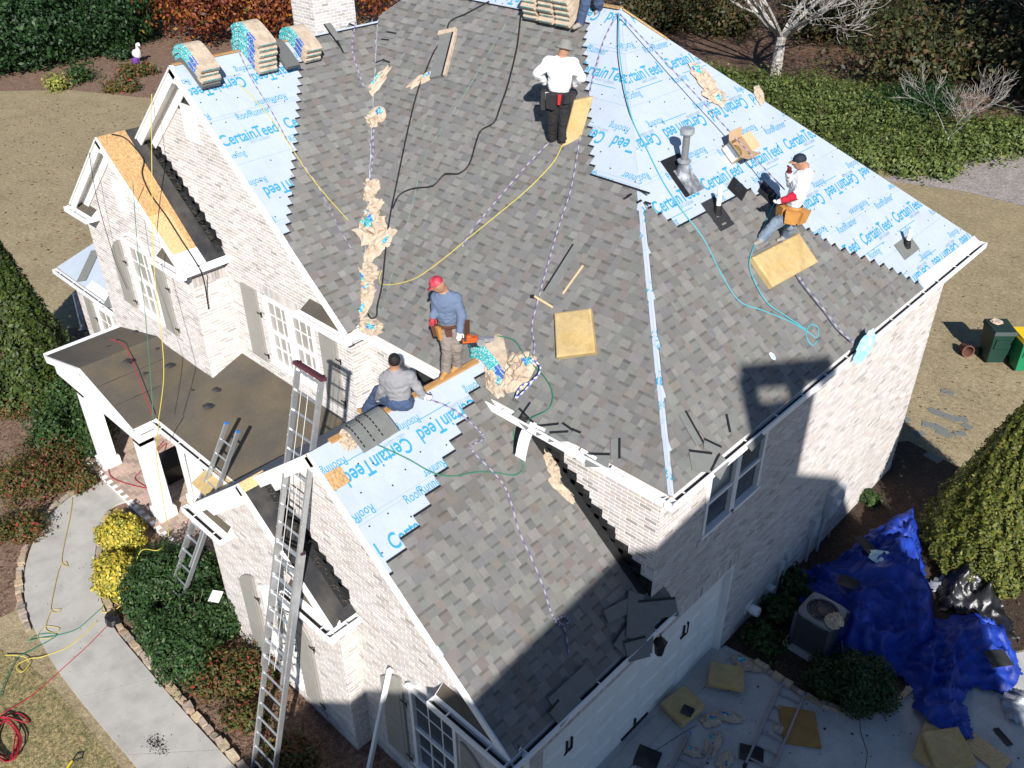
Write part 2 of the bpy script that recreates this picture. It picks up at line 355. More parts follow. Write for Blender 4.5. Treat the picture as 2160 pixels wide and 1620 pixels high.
# ---- shingles --------------------------------------------------------------
EX = .157
SPAL = [((.188, .182, .172), 38), ((.208, .201, .189), 26), ((.168, .164, .158), 16), ((.192, .172, .156), 12), ((.170, .153, .140), 4), ((.224, .216, .203), 4)]
SW_ = [p[1] for p in SPAL]
def shingle_geo(mb, f, u0, u1, w0, ex=EX, h0=.012):
    """f(u,w,h)->point; one laminated strip made of thick tabs and thin gaps"""
    u = u0; tab = random.random() < .5
    while u < u1-.001:
        e = min(u1, u+(random.uniform(.10, .24) if tab else random.uniform(.08, .2)))
        if u1-e < .05: e = u1
        t = jit(random.choices([p[0] for p in SPAL], SW_)[0], .12)
        hb = h0+(.0095 if tab else .0045); ht = h0-.002+(.004 if tab else 0)
        wt = w0+ex+.004
        if tab:
            mb.add([f(u, w0-random.uniform(0, .003), h0-.008), f(e, w0, h0-.008), f(e, wt, h0-.010), f(u, wt, h0-.010), f(u, w0, hb), f(e, w0, hb), f(e, wt, ht), f(u, wt, ht)],
                   [(4, 5, 6, 7), (0, 1, 5, 4), (1, 2, 6, 5), (3, 0, 4, 7)], 0, t)
        else:
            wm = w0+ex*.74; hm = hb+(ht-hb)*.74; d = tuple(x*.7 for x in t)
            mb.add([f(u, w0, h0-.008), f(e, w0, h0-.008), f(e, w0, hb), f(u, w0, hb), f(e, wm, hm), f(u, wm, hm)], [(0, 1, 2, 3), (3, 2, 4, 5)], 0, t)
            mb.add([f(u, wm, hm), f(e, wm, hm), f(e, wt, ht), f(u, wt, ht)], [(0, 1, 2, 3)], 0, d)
        u = e; tab = not tab
SVAR = []
for i in range(16):
    mb = MB(); shingle_geo(mb, lambda u, w, h: (u, w, h), 0, .995, 0); SVAR.append(mb.mesh('shingle', SHINGLE))
SH_C = []; SH_REST = []
def shingle_field(fr, poly, cl=lambda u, w: u):
    """rows of strips inside poly; edge lists rows' ends so the bare headlap shows at the stepped edge"""
    ws = [w for _, w in poly]; k = int(math.floor(min(ws)/EX)); rows = {}
    while k*EX < max(ws):
        w0 = k*EX; sp = spans(poly, w0+EX*.5)
        if w0+EX*.5 > max(ws): break
        rows[k] = sp
        for a, b in sp:
            off = (k*.37) % 1.0; i = math.floor((a-off))
            while True:
                s = max(a, off+i); e = min(b, off+i+1); i += 1
                if s >= b: break
                if e-s < .02: continue
                full = e-s > .999 and all(abs(cl(q, r)-q) < 1e-6 for q in (s, e) for r in (w0, w0+EX))
                if cl(e, w0+EX*.5)-cl(s, w0+EX*.5) < .01: continue
                c = fr.p((s+e)/2, w0+EX/2); u, v = proj(c); d = (CAM-c)
                it = (fr, s, e, w0, cl)
                if full and 0 < u < 2160 and 0 < v < 1620: SH_C.append((fr.N.dot(d)/d.length**3, it))
                else: SH_REST.append(it)
        k += 1
    return rows
def headlaps(fr, rows, side):
    """side +1: shingles' open end is the high-u end; -1: the low-u end"""
    ks = sorted(rows)
    for k in ks:
        if not rows[k]: continue
        a, b = rows[k][0][0], rows[k][-1][1]; up = rows.get(k+1)
        w0 = (k+1)*EX
        if up: 
            a2, b2 = up[0][0], up[-1][1]; rng = (b2, b) if side > 0 else (a, a2)
        else: rng = (a, b)
        if rng[1]-rng[0] < .02 or rng[1]-rng[0] > 9: continue
        u0, u1 = rng
        mb = MB(); mb.obox(fr.p((u0+u1)/2, w0+.012, .0125), fr.U*(u1-u0)/2, fr.W*.0165, fr.N*.004); mb.build('sealant_strip', BLACKST, HOUSE)
hp = lambda L, f, P: [P(*f(*q).to_2d()) for q in L]
poly_mf = [P_mf(*q) for q in [(.50, -.37), (-2.50, 2.63), (-3.585, 2.65), (-5.32, 4.42), (-5.42, 4.63), (-10.2, 4.63), (-10.75, 4.1), (-6.4, -.37), (-3.93, -.36), (-3.52, .03), (-3.05, -.37)]]
poly_mr = [P_mr(*q) for q in [(.37, -.55), (.37, 7.66), (-.15, 7.05), (-.824, 6.05), (-1.3, 5.6), (-1.9, 5.25), (-1.99, 5.0), (-1.99, 2.96), (-2.64, 2.38)]]
poly_sa = [P_sa(*q) for q in [(AX1+.01, AY), (-7.62, AY), (-7.70, -.55), (-9.19, .918), (-10.07, 1.75), (-10.25, 2.2), (-10.48, 2.3), (-10.48, 4.3), (AX1+.01, -.05)]]
poly_sw = [P_sw(*q) for q in [(EW+.01, WY), (-2.0, WY), (-2.33, -2.36), (-2.56, -1.8), (-2.89, -1.1), (-3.28, -.31), (-3.35, -.1), (-3.3, -.1), (-3.05, -.02), (0, -.02), (.01, .33), (EW+.01, .33)]]
cl_mf = lambda u, w: min(max(u, -6.46-(w/S_M-E), (w/S_M-E)-14.66), -(w/S_M-E)-.055)
cl_mr = lambda u, w: max(u, -(E-w/S_M)+.055)
cl_sa = lambda u, w: min(u, -6.50-(AX1-w/S_M))
R_mf = shingle_field(FMF, poly_mf, cl_mf); R_mr = shingle_field(FMR, poly_mr, cl_mr); R_sa = shingle_field(FSA, poly_sa, cl_sa); R_sw = shingle_field(FSW, poly_sw)
SH_C.sort(key=lambda q: -q[0])
for sc, (fr, s, e, w0, cl) in SH_C[:300]:
    o = bpy.data.objects.new('shingle', random.choice(SVAR)); COL.objects.link(o); o.parent = ROOF; o.matrix_basis = fr.frame(s+.0025, w0)
mb = MB()
for fr, s, e, w0, cl in [q[1] for q in SH_C[300:]]+SH_REST: shingle_geo(mb, lambda u, w, h, fr=fr, cl=cl: fr.p(cl(u, w), w, h), s, e, w0)
mb.build('shingle_field', SHINGLE, ROOF, kind='stuff')
for fr, rows, sd_ in ((FMF, R_mf, 1), (FMR, R_mr, 1), (FSA, R_sa, -1), (FSW, R_sw, -1)):
    headlaps(fr, {k: v for k, v in rows.items() if fr is not FMF or (k+.5)*EX/S_M-E > 2.45}, sd_)
# ---- underlayment and its print -------------------------------------------
def wordmesh(txt, bold=0):
    cu = bpy.data.curves.new('t', 'FONT'); cu.body = txt; cu.offset = bold; cu.resolution_u = 3
    o = bpy.data.objects.new('t', cu); COL.objects.link(o); dg = bpy.context.evaluated_depsgraph_get()
    me = bpy.data.meshes.new_from_object(o.evaluated_get(dg)); V = [(v.co.x, v.co.y) for v in me.vertices]; F = [tuple(p.vertices) for p in me.polygons]
    bpy.data.objects.remove(o); bpy.data.curves.remove(cu); bpy.data.meshes.remove(me)
    x0 = min(v[0] for v in V); x1 = max(v[0] for v in V); y1 = max(v[1] for v in V)
    return [((x-x0), y) for x, y in V], F, x1-x0
WORDS = {'C': wordmesh('CertainTeed', .018), 'R': wordmesh('RoofRunner', .0), 'f': wordmesh('Roofing', .0), 'S': wordmesh('SAINT-GOBAIN', 0), 'r': wordmesh('RoofRunner', .006)}
ROWS = [(.27, 'f', .19, 1, 1.33, .35), (.40, 'S', .085, 1, 1.33, 0.), (.47, 'C', .325, 1, 1.33, 0), (1.02, 'r', .20, 1, 1.6, .3), (1.30, 'r', .20, 0, 1.5, .75), (1.72, 'C', .325, 0, 1.33, .2), (1.80, 'S', .085, 0, 1.33, .7), (1.99, 'f', .19, 0, 1.33, .1)]
def put(mb, fr, key, u, w, size, flip, m, ok, h, sq=.70):
    V, F, L = WORDS[key]; s = -1 if flip else 1
    cs = [(u+s*x*size*sq, w+s*y*size) for x, y in ((0, -.1), (L, -.1), (L, .75), (0, .75))]
    if not any(ok(q) for q in cs): return
    Q = [(u+s*x*size*sq, w+s*y*size) for x, y in V]
    if not all(ok(q) for q in cs): I = [ok(q) for q in Q]; F = [f for f in F if all(I[i] for i in f)]
    if F: mb.add([fr.p(a, b, h) for a, b in Q], F, m)
def membrane(fr, poly, wtop, rowoff=0, uoff=0, h=.003):
    us = [q[0] for q in poly]; ws = [q[1] for q in poly]; ok = lambda q: inpoly(q, poly)
    mb = MB(); n = len(poly); mb.add([fr.p(u, w, h) for u, w in poly], [tuple(range(n))]); o = mb.build('underlayment', UNDER, HOUSE)
    tx = MB(); d0 = -rowoff
    while d0 < wtop+1:
        for (d, k, sz, flip, per, ph) in ROWS:
            w = wtop-(d0+d); w = w if flip else w-sz*.0
            u = min(us)-per+((ph+uoff+d0*.7) % per)
            while u < max(us)+2:
                put(tx, fr, k, u, w, sz, flip, 1 if k == 'S' else 0, ok, h+.0022); u += per
        for d in (.355, 1.86):
            w = wtop-(d0+d); u = min(us)+.2+uoff
            while u < max(us):
                if ok((u, w)) and ok((u+.75, w)): tx.obox(fr.p(u+.375, w, h+.002), fr.U*.375, fr.W*.006, fr.N*.0006, 0)
                u += 1.33
        for d in (1.14, 1.20, 2.12):
            w = wtop-(d0+d)
            for a, b in spans(poly, w): tx.obox(fr.p((a+b)/2, w, h+.002), fr.U*(b-a)/2, fr.W*.0018, fr.N*.0005, 1)
        d0 += 2.2
    if len(tx.v): tx.build('lettering', [PRINT, PRINTG], o, kind='stuff')
    cn = MB(); u = min(us)
    while u < max(us):
        w = min(ws)+random.uniform(0, .3)
        while w < max(ws):
            q = (u+random.uniform(-.15, .15), w+random.uniform(-.1, .1))
            if ok(q): cn.lathe(fr.p(q[0], q[1], h), [(.014, 0), (.014, .003), (.006, .006)], 6, random.choice((0, 0, 0, 1)), axis=fr.N)
            w += .42
        u += .38
    cn.build('cap_nails', [BLACKST, mat('blue_cap', (.25, .40, .55), .5)], o, kind='stuff')
    return o
membrane(FMR, full_mr, 5.37*S_M, .35, .2); membrane(FSA, full_sa, 4.375*S_M, -.06, -.25); membrane(FMF, full_mf, 5.37*S_M, .35, .1)
membrane(FSW, full_sw, 3.73*S_W, .0, .05)
# ---- gutters, boards, returns ---------------------------------------------
def gutter(p0, p1, out, wd=.125, dp=.10, caps=(1, 1), up=.0):
    p0, p1, out = Vector(p0), Vector(p1), Vector(out).normalized(); d = (p1-p0); L = d.length; d = d/L; mb = MB(); c = (p0+p1)/2+ZV*up
    mb.obox(c-ZV*dp/2+out*.006, d*L/2, out*.005, ZV*dp/2, 0)
    mb.obox(c-ZV*dp+out*wd*.5, d*L/2, out*(wd*.5-.004), ZV*.004, 1)
    mb.obox(c-ZV*dp*.5+out*wd, d*(L/2+.004), out*.006, ZV*(dp/2+.006), 0)
    mb.obox(c+out*(wd-.004)+ZV*.006, d*(L/2), out*.014, ZV*.004, 0)
    for s, k in ((-1, caps[0]), (1, caps[1])):
        if k: mb.obox(c+d*s*(L/2)-ZV*dp*.5+out*wd*.5, d*.003, out*(wd/2), ZV*(dp/2+.002), 0)
    x = .35
    while x < L-.1:
        mb.obox(p0+d*x+ZV*(up-.012)+out*wd*.5, d*.011, out*wd*.5, ZV*.005, 0); x += random.uniform(.6, .9)
    return mb.build('gutter', [WHITEM, DIRT_SHADE], HOUSE)
gz = HE-.035
gutter((E-.02, -E-.125, gz), (E-.02, 10.38+.1, gz), (1, 0, 0))
gutter((-3.02, -E+.02, gz), (E+.1, -E+.02, gz), (0, -1, 0)); gutter((-6.0, -E+.02, gz), (-3.98, -E+.02, gz), (0, -1, 0))
gutter((AX1-.02, AY-.05, gz), (AX1-.02, -E-.11, gz), (1, 0, 0))
gw = HW-.03
gutter((EW-.02, WY-.12, gw), (EW-.02, .2, gw), (1, 0, 0))
gutter((-10.349-.02, BY-.12, 5.916-.03), (-10.349-.02, AYW-.01, 5.916-.03), (1, 0, 0))
gutter((CXR+CW2-.02, CY-.12, gw), (CXR+CW2-.02, WYW-.01, gw), (1, 0, 0))
# fascia / frieze under the main eaves
mb = MB()
def bxm(lo, hi): mb.box(lo, hi)
bxm((.0105, 0.02, 5.80), (E-.03, 10.30, HE-.062)); bxm((-3.0, -E+.03, 5.80), (-.001, -.0105, HE-.062)); bxm((.001, -E+.03, 5.80), (E-.03, .019, HE-.064))
bxm((-6.2, -E+.03, 5.80), (-3.95, -.0105, HE-.062)); bxm((.0095, WYW+.0, 3.06), (EW-.03, 0.2, HW-.06)); bxm((-6.44, AY+.04, 5.62), (AX1-.03, -E+.02, HE-.06))
mb.build('fascia', WHITE, HOUSE)
def gable_trim(xr, zr, h, p, yf, yw, left=True, right=True):
    """rake fascia, soffit and frieze on the gable slopes; h = half width at the eave"""
    s = math.hypot(1, p); mb = MB()
    for sg in ((1,) if not left else (-1, 1) if right else (-1,)):
        top = Vector((xr, yf, zr)); bot = Vector((xr+sg*h, yf, zr-h*p)); up = Vector((sg*p, 0, 1)).normalized()
        dn = -up
        mb.beam(top+dn*.10+YV*.012, bot+dn*.10+YV*.012, up, .03, .19)
        mb.beam(top+dn*.015-YV*.006+(top-bot).normalized()*.0, bot+dn*.015-YV*.006, up, .05, .035)
        m = YV*((yw-yf)/2+.005)
        mb.beam(top+dn*.115+m, bot+dn*.115+m, up, yw-yf-.02, .02)
        off = (0, yw-yf-.022, 0)
        mb.beam(top+dn*.235+Vector(off), bot+dn*.235+Vector(off), up, .03, .23)
    mb.box((xr-.13, yf+.001, zr-.32), (xr+.13, yf+.022, zr-.11)); mb.box((xr-.2, yw-.034, zr-.5), (xr+.2, yw-.012, zr-.25))
    return mb.build('rake_board', WHITE, HOUSE)
gable_trim(AXR, AZR-.0, 4.375, PM, AY, AYW); gable_trim(BXR, BZR, BW2, PM, BY, BYW)
gable_trim(WXR, WZR, 3.73, PW, WY, WYW); gable_trim(CXR, CZR, CW2, PW, CY, CYW)
# boxed eave returns with brown tops
def eave_return(x0, x1, yf, yw, z, gx=(0, 0)):
    mb = MB(); mb.hexa([(x0, yf, z-.17), (x1, yf, z-.17), (x1, yw, z-.17), (x0, yw, z-.17), (x0, yf, z-.07), (x1, yf, z-.07), (x1, yw, z+.07), (x0, yw, z+.07)], 0)
    mb.add([(x0+.01, yf+.012, z-.062), (x1-.01, yf+.012, z-.062), (x1-.01, yw-.002, z+.075), (x0+.01, yw-.002, z+.075)], [(0, 1, 2, 3)], 1)
    mb.build('eave_return', [WHITE, BROWNROOF], HOUSE)
    gutter((x0+gx[0], yf, z-.06), (x1+gx[1], yf, z-.06), (0, -1, 0))
eave_return(-7.55, AX1+.0, AY, AYW, HE-.02, (0, .11)); eave_return(-11.45, -10.35, BY, BYW, 5.9, (0, .11)); eave_return(-15.2, -14.25, BY, BYW, 5.9, (-.1, 0))
eave_return(-4.45, -3.185, CY, CYW, HW-.01, (0, .11)); eave_return(-7.26, -6.15, CY, CYW, HW-.01, (-.12, 0)); eave_return(-1.25, EW, WY, WYW, HW-.01, (0, .11))
# ---- small gable roofs -----------------------------------------------------
FB = Slope((BXR+BW2, 0, 5.916), (0, 1, 0), (-1, 0, PM)); FC = Slope((CXR+CW2, 0, HW), (0, 1, 0), (-1, 0, PW))
wB = BW2*S_M; wC = CW2*S_W
deck(FB, [(BY, 0), (AYW, 0), (AYW, wB), (BY, wB)], .05).build('bay_roof', FELT, HOUSE)
deck(FB, [(BY+.005, .34), (-.86, .34), (-.78, wB-.004), (BY+.005, wB-.004)], .012, .014).build('osb_board', OSB, HOUSE)
deck(FB, [(BY+.004, .34), (-.97, .34), (-.95, 1.25), (BY+.004, 1.25)], .012, .018).build('osb_board', OSB2, HOUSE)
deck(FB, [(BY-.02, -.02), (-.86, -.02), (-.86, .34), (BY-.02, .34)], .01, .017).build('drip_edge', WHITEM, HOUSE)
deck(FC, [(CY, 0), (WYW, 0), (WYW, wC), (CY, wC)], .05).build('bay_roof', FELT, HOUSE)
deck(FC, [(CY+.003, wC-.17), (WYW-.02, wC-.17), (WYW-.02, wC-.0), (CY+.003, wC-.0)], .012, .014).build('osb_board', OSB2, HOUSE)
UNDER_SHADED = mat('grey_underlay', (.20, .22, .27), .7, .2, 3, .2, 8)  # underlayment colour darkened to paint the shade on slopes facing away from the sun
mb = MB(); mb.add([(BXR, BY, BZR), (BXR, AYW, BZR), (BXR-BW2, AYW, 5.916), (BXR-BW2, BY, 5.916)], [(0, 1, 2, 3)]); mb.build('left_slope', UNDER_SHADED, HOUSE)
mb = MB(); mb.add([(CXR, CY, CZR), (CXR, WYW, CZR), (CXR-CW2, WYW, HW), (CXR-CW2, CY, HW)], [(0, 1, 2, 3)]); mb.build('left_slope', UNDER_SHADED, HOUSE); mb = MB()
mb.add([(WXR, WY, WZR), (WXR, .06, WZR), (-3.93, -.36, HE), (-3.95, 0, HE-.02), (-7.224, 0, HW), (-7.224, WY, HW)], [(0, 1, 2, 3, 4, 5)]); mb.build('left_slope', UNDER_SHADED, HOUSE)
mb = MB()                                             # bare wood edge along the wing ridge and blue membrane scraps
mb.beam((WXR+.01, WY+.35, WZR+.006), (WXR+.01, -.15, WZR+.006), ZV, .10, .035); mb.build('ridge_plank', WOOD, HOUSE)
mb = MB(); mb.beam((AXR, AY+.05, AZR+.004), (AXR, 2.35, AZR+.004), ZV, .09, .02); mb.build('ridge_plank', WOOD, HOUSE)
mb = MB(); mb.beam((-5.0, 5.0, 10.44), (-6.5, 5.0, 10.44), ZV, .14, .02); mb.beam((-4.98, 5.03, 10.43), (-4.4, 5.62, 9.92), ZV, .12, .02); mb.build('ridge_plank', OSB, HOUSE)
# saw-tooth remains of step flashing where the bay roofs meet the walls
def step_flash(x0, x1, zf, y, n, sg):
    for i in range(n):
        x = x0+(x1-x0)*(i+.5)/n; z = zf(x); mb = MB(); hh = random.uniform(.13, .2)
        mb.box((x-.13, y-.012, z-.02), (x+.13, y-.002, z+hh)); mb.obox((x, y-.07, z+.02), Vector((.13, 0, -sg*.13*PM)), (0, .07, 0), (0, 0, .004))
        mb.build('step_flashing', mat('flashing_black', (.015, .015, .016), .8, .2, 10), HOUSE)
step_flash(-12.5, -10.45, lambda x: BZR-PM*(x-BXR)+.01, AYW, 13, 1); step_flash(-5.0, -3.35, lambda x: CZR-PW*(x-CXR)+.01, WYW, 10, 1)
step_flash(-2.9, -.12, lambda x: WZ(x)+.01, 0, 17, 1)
# torn felt fringe
mb = MB()
for (x0, x1, f, y) in ((-12.6, -10.45, lambda x: BZR-PM*(x-BXR), AYW-.03), (-5.1, -3.3, lambda x: CZR-PW*(x-CXR), WYW-.03)):
    for i in range(90):
        x = random.uniform(x0, x1); z = f(x)+.02; a = Vector((random.uniform(-.1, .1), random.uniform(-.12, 0), random.uniform(.0, .07)))
        mb.tube([(x, y-.02, z), Vector((x, y-.02, z))+a*.6+ZV*.02, Vector((x, y-.02, z))+a], [.006, .005, .002], 4, 0)
mb.build('torn_felt', mat('torn_felt', (.10, .085, .065), .95, .4, 20), HOUSE, kind='stuff')
# ---- windows, shutters -----------------------------------------------------
def window(c, U, N, w, h, cols, rows, glass, name='window', sash=True, rec=.05):
    c, U, N = Vector(c), Vector(U), Vector(N)
    fb = MB(); t = .065
    fb.obox(c+ZV*(h/2-t/2)-N*.02, U*w/2, ZV*t/2, N*.055); fb.obox(c-ZV*(h/2-t/2)-N*.01, U*(w/2+.03), ZV*t/2, N*.07)
    for s in (-1, 1): fb.obox(c+U*s*(w/2-t/2)-N*.022, U*t/2, ZV*(h/2-t), N*.053)
    o = fb.build(name, WHITE, HOUSE); iw, ih = w-2*t, h-2*t
    if sash:
        m = MB(); m.obox(c-N*.02, U*iw/2, ZV*.028, N*.028); m.build('meeting_rail', WHITE, o)
    hs = [(-ih/2, -.028), (.028, ih/2)] if sash else [(-ih/2, ih/2)]
    for q, (a, b) in enumerate(hs):
        r2 = rows if not sash else max(1, rows//2)
        for i in range(cols):
            for j in range(r2):
                x0, x1 = -iw/2+iw*i/cols, -iw/2+iw*(i+1)/cols; z0, z1 = a+(b-a)*j/r2, a+(b-a)*(j+1)/r2
                p = MB(); p.obox(c+U*(x0+x1)/2+ZV*(z0+z1)/2-N*(rec-.012*q), U*((x1-x0)/2-.009), ZV*((z1-z0)/2-.009), N*.003); p.build('pane', glass, o)
        m = MB()
        for i in range(1, cols): m.obox(c+U*(-iw/2+iw*i/cols)+ZV*(a+b)/2-N*(rec-.014), U*.010, ZV*(b-a)/2, N*.011)
        for j in range(1, r2): m.obox(c+ZV*(a+(b-a)*j/r2)-N*(rec-.0143), U*iw/2, ZV*.010, N*.0105)
        if len(m.v): m.build('muntin', WHITE, o)
    return o
NX, NY = Vector((1, 0, 0)), Vector((0, -1, 0))
for x in (-8.785, -7.965): window((x, AYW, 4.65), XV, NY, .80, 1.56, 3, 4, GLASSM)
window((-12.725, BYW, 4.725), XV, NY, 1.03, 1.72, 3, 4, GLASSM)
for y in (1.67, 2.515): window((0, y, 4.45), YV, NX, .84, 1.28, 1, 2, GLASSD)
window((-1.54, WYW, 1.55), XV, NY, 1.02, 1.96, 3, 4, GLASSD); window((-5.15, CYW, 1.325), XV, NY, .78, 2.0, 3, 4, GLASSM)
window((-17.0, -.72, 1.4), XV, NY, .98, 1.75, 2, 4, GLASSM)
soldier((-14.6, AYW, 0), XV, NY, 5.35, 7.1, 5.47, 5.66); soldier((0, 0, 0), YV, NX, 1.15, 3.05, 5.11, 5.30); soldier((0, 0, 0), YV, NX, 1.15, 3.05, 3.68, 3.79, .03)
soldier((0, 0, 0), YV, NX, -2.5, 2.75, 2.26, 2.46); soldier((-10.5, BYW, 0), YV, NX, .02, .74, 5.40, 5.60, .02)
def shutter(x0, x1, y, z0, z1, arch=0):
    """arch: +1 rises towards +x, -1 rises towards -x, 0 square"""
    mb = MB(); n = 8; d = .035; w = x1-x0; top = []
    for i in range(n+1):
        f = i/n; g = f if arch > 0 else 1-f; top.append((x0+w*f, z1-(.45*w*1.6*(1-math.sin(g*math.pi/2)) if arch else 0)))
    pr = [(x0, z0), (x1, z0)]+top[::-1]; m = len(pr); yo = y-.05
    mb.add([(x, yo, z) for x, z in pr]+[(x, yo+d, z) for x, z in pr], [tuple(range(m))]+[(i, m+i, m+(i+1) % m, (i+1) % m) for i in range(m)])
    o = mb.build('shutter', SHUT, HOUSE)
    mid = (z0+z1-(.3 if arch else 0))/2
    for a, b in ((z0+.08, mid-.04), (mid+.04, z1-.09-(.62*w if arch else 0))):
        p = MB(); p.box((x0+.07, yo-.008, a), (x1-.07, yo+.004, b)); p.build('raised_panel', SHUT, o)
    h = MB()
    for z in (z0+.18, z1-.5): h.box((x1-.04, yo-.012, z), (x1+.12, yo-.006, z+.03)); h.box((x1+.09, yo-.012, z-.05), (x1+.12, yo-.006, z+.07))
    h.build('hinge', BLACKM, o)
shutter(-9.93, -9.4, AYW, 3.8, 5.45); shutter(-7.35, -6.85, AYW, 3.85, 5.45)
shutter(-13.98, -13.45, BYW, 3.85, 5.5, 1); shutter(-12.1, -11.6, BYW, 3.85, 5.5)
shutter(-2.72, -2.2, WYW, .5, 2.55, 1); shutter(-.92, -.45, WYW, .5, 2.3, -1); shutter(-6.25, -5.75, CYW, .2, 2.42, 1); shutter(-4.62, -4.15, CYW, .3, 2.45, -1)
shutter(-18.0, -17.55, -.72, .4, 2.3)
for cx, y, r, zc in ((-1.54, WYW, .56, 2.5), (-5.15, CYW, .44, 2.3), (-12.725, BYW, .56, 5.56)):   # arched white head trims
    mb = MB()
    for i in range(9):
        a0, a1 = math.pi*i/9, math.pi*(i+1)/9
        P = [(cx+k*math.cos(a), y-dd, zc+k*.55*math.sin(a)) for dd in (-.01, .06) for (k, a) in ((r-.09, a0), (r, a0), (r, a1), (r-.09, a1))]
        mb.add(P, [(4, 5, 6, 7), (1, 2, 6, 5), (0, 4, 7, 3)])
    mb.build('window_head_trim', WHITE, HOUSE)
for x0, x1, y, z0, z1 in ((-10.93, -10.45, AYW, 8.12, 8.8), (-13.03, -12.58, BYW, 6.35, 7.0)):
    o = MB(); o.box((x0, y-.03, z0), (x1, y+.02, z1)); o = o.build('gable_vent', WHITE, HOUSE)
    for k in range(9):
        m = MB(); z = z0+.05+(z1-z0-.1)*k/9; m.hexa([(x0+.05, y-.055, z), (x1-.05, y-.055, z), (x1-.05, y-.028, z+.03), (x0+.05, y-.028, z+.03), (x0+.05, y-.057, z+.012), (x1-.05, y-.057, z+.012), (x1-.05, y-.03, z+.045), (x0+.05, y-.03, z+.045)]); m.build('louvre', WHITE, o)
# ---- garage door, lantern, utilities --------------------------------------
mb = MB(); mb.box((-.16, -2.36, 0), (-.12, 2.57, 2.22)); GD = mb.build('garage_door', WHITE, HOUSE)
for r_ in range(4):
    for c_ in range(8):
        y0 = -2.30+c_*.607; z0 = .06+r_*.54; m = MB(); m.hexa([(-.12, y0+.05, z0+.05), (-.12, y0+.56, z0+.05), (-.12, y0+.56, z0+.46), (-.12, y0+.05, z0+.46), (-.10, y0+.11, z0+.11), (-.10, y0+.50, z0+.11), (-.10, y0+.50, z0+.40), (-.10, y0+.11, z0+.40)]); m.build('panel', WHITE, GD)
for y0 in (-1.75, 1.35):
    m = MB()
    for dy in (0, .11): m.box((-.115, y0+dy, 1.35), (-.085, y0+dy+.025, 1.62)); m.box((-.115, y0+dy-.06, 1.33), (-.09, y0+dy, 1.37))
    m.build('handle', BLACKM, GD)
m = MB(); m.box((-.119, -.25, .06), (-.09, .5, .10)); m.box((-.119, .1, .05), (-.09, .14, .3)); m.build('pull_strap', BLACKM, GD)
mb = MB(); mb.box((-.13, -2.42, 2.20), (.012, 2.63, 2.245)); mb.box((-.13, 2.57, 0), (.012, 2.62, 2.2)); mb.box((-.13, -2.42, 0), (.012, -2.36, 2.2)); mb.build('door_frame', WHITE, HOUSE)
LANT = MB(); c = hit((1392, 1364), (1, 0, 0), .19); LANT.box((.014, c.y-.06, c.z+.0), (.034, c.y+.06, c.z+.3)); LANT.tube([(.03, c.y, c.z+.22), (.15, c.y, c.z+.32), (.19, c.y, c.z+.22)], .012, 6)
LANT.lathe(c, [(.03, -.18), (.07, -.16), (.10, .08), (.12, .10), (.03, .2), (.012, .24)], 6); LO = LANT.build('wall_lantern', BLACKM, HOUSE)
m = MB(); m.lathe(c, [(.055, -.15), (.088, .075)], 6); m.build('lamp_glass', mat('lamp_glass', (.12, .14, .16), .1, .1), LO)
GREYBOX = mat('grey_enamel', (.44, .47, .49), .45, .1, 5)
mb = MB(); mb.box((.01, 6.25, 1.0), (.17, 6.62, 1.6)); mb.box((.01, 6.72, 1.05), (.13, 6.98, 1.45)); mb.box((.01, 5.72, .75), (.12, 5.98, 1.25)); mb.tube([(.07, 6.3, 1.0), (.07, 6.3, 0)], .03, 8); mb.tube([(.06, 6.85, 1.05), (.06, 6.85, 0)], .014, 6); mb.tube([(.06, 5.85, .75), (.06, 5.85, 0)], .03, 8)
UB = mb.build('meter_box', GREYBOX, HOUSE); m = MB(); m.lathe((.17, 6.43, 1.35), [(.09, 0), (.09, .06), (.06, .1)], 12, axis=(1, 0, 0)); m.build('meter_dial', mat('meter_glass', (.5, .52, .54), .1), UB)
mb = MB(); mb.box((.01, 4.75, .75), (.1, 4.9, 1.0)); mb.box((.01, 4.55, .68), (.1, 4.68, .9)); mb.tube([(.055, 4.82, .75), (.055, 4.82, 0)], .016, 6); mb.tube([(.055, 4.61, .68), (.055, 4.61, 0)], .016, 6); mb.box((.01, 4.18, .25), (.14, 4.36, .45)); mb.build('junction_box', GREYBOX, HOUSE)
mb = MB(); mb.box((.008, 3.42, .30), (.03, 3.66, .54)); mb.lathe((.03, 3.54, .42), [(.07, 0), (.10, .06), (.10, .2), (.09, .215)], 16, axis=(1, 0, .12)); mb.build('vent_hood', WHITE, HOUSE, smooth=False)
# downspout elbow at the garage corner
mb = MB(); mb.lathe((EW+.05, WY+.22, 2.95), [(.05, 0), (.05, .2)], 10); mb.tube([(EW+.05, WY+.22, 2.98), (.10, WYW+.25, 2.7), (.07, WYW+.25, .1)], .045, 6); mb.build('downspout', WHITEM, HOUSE)
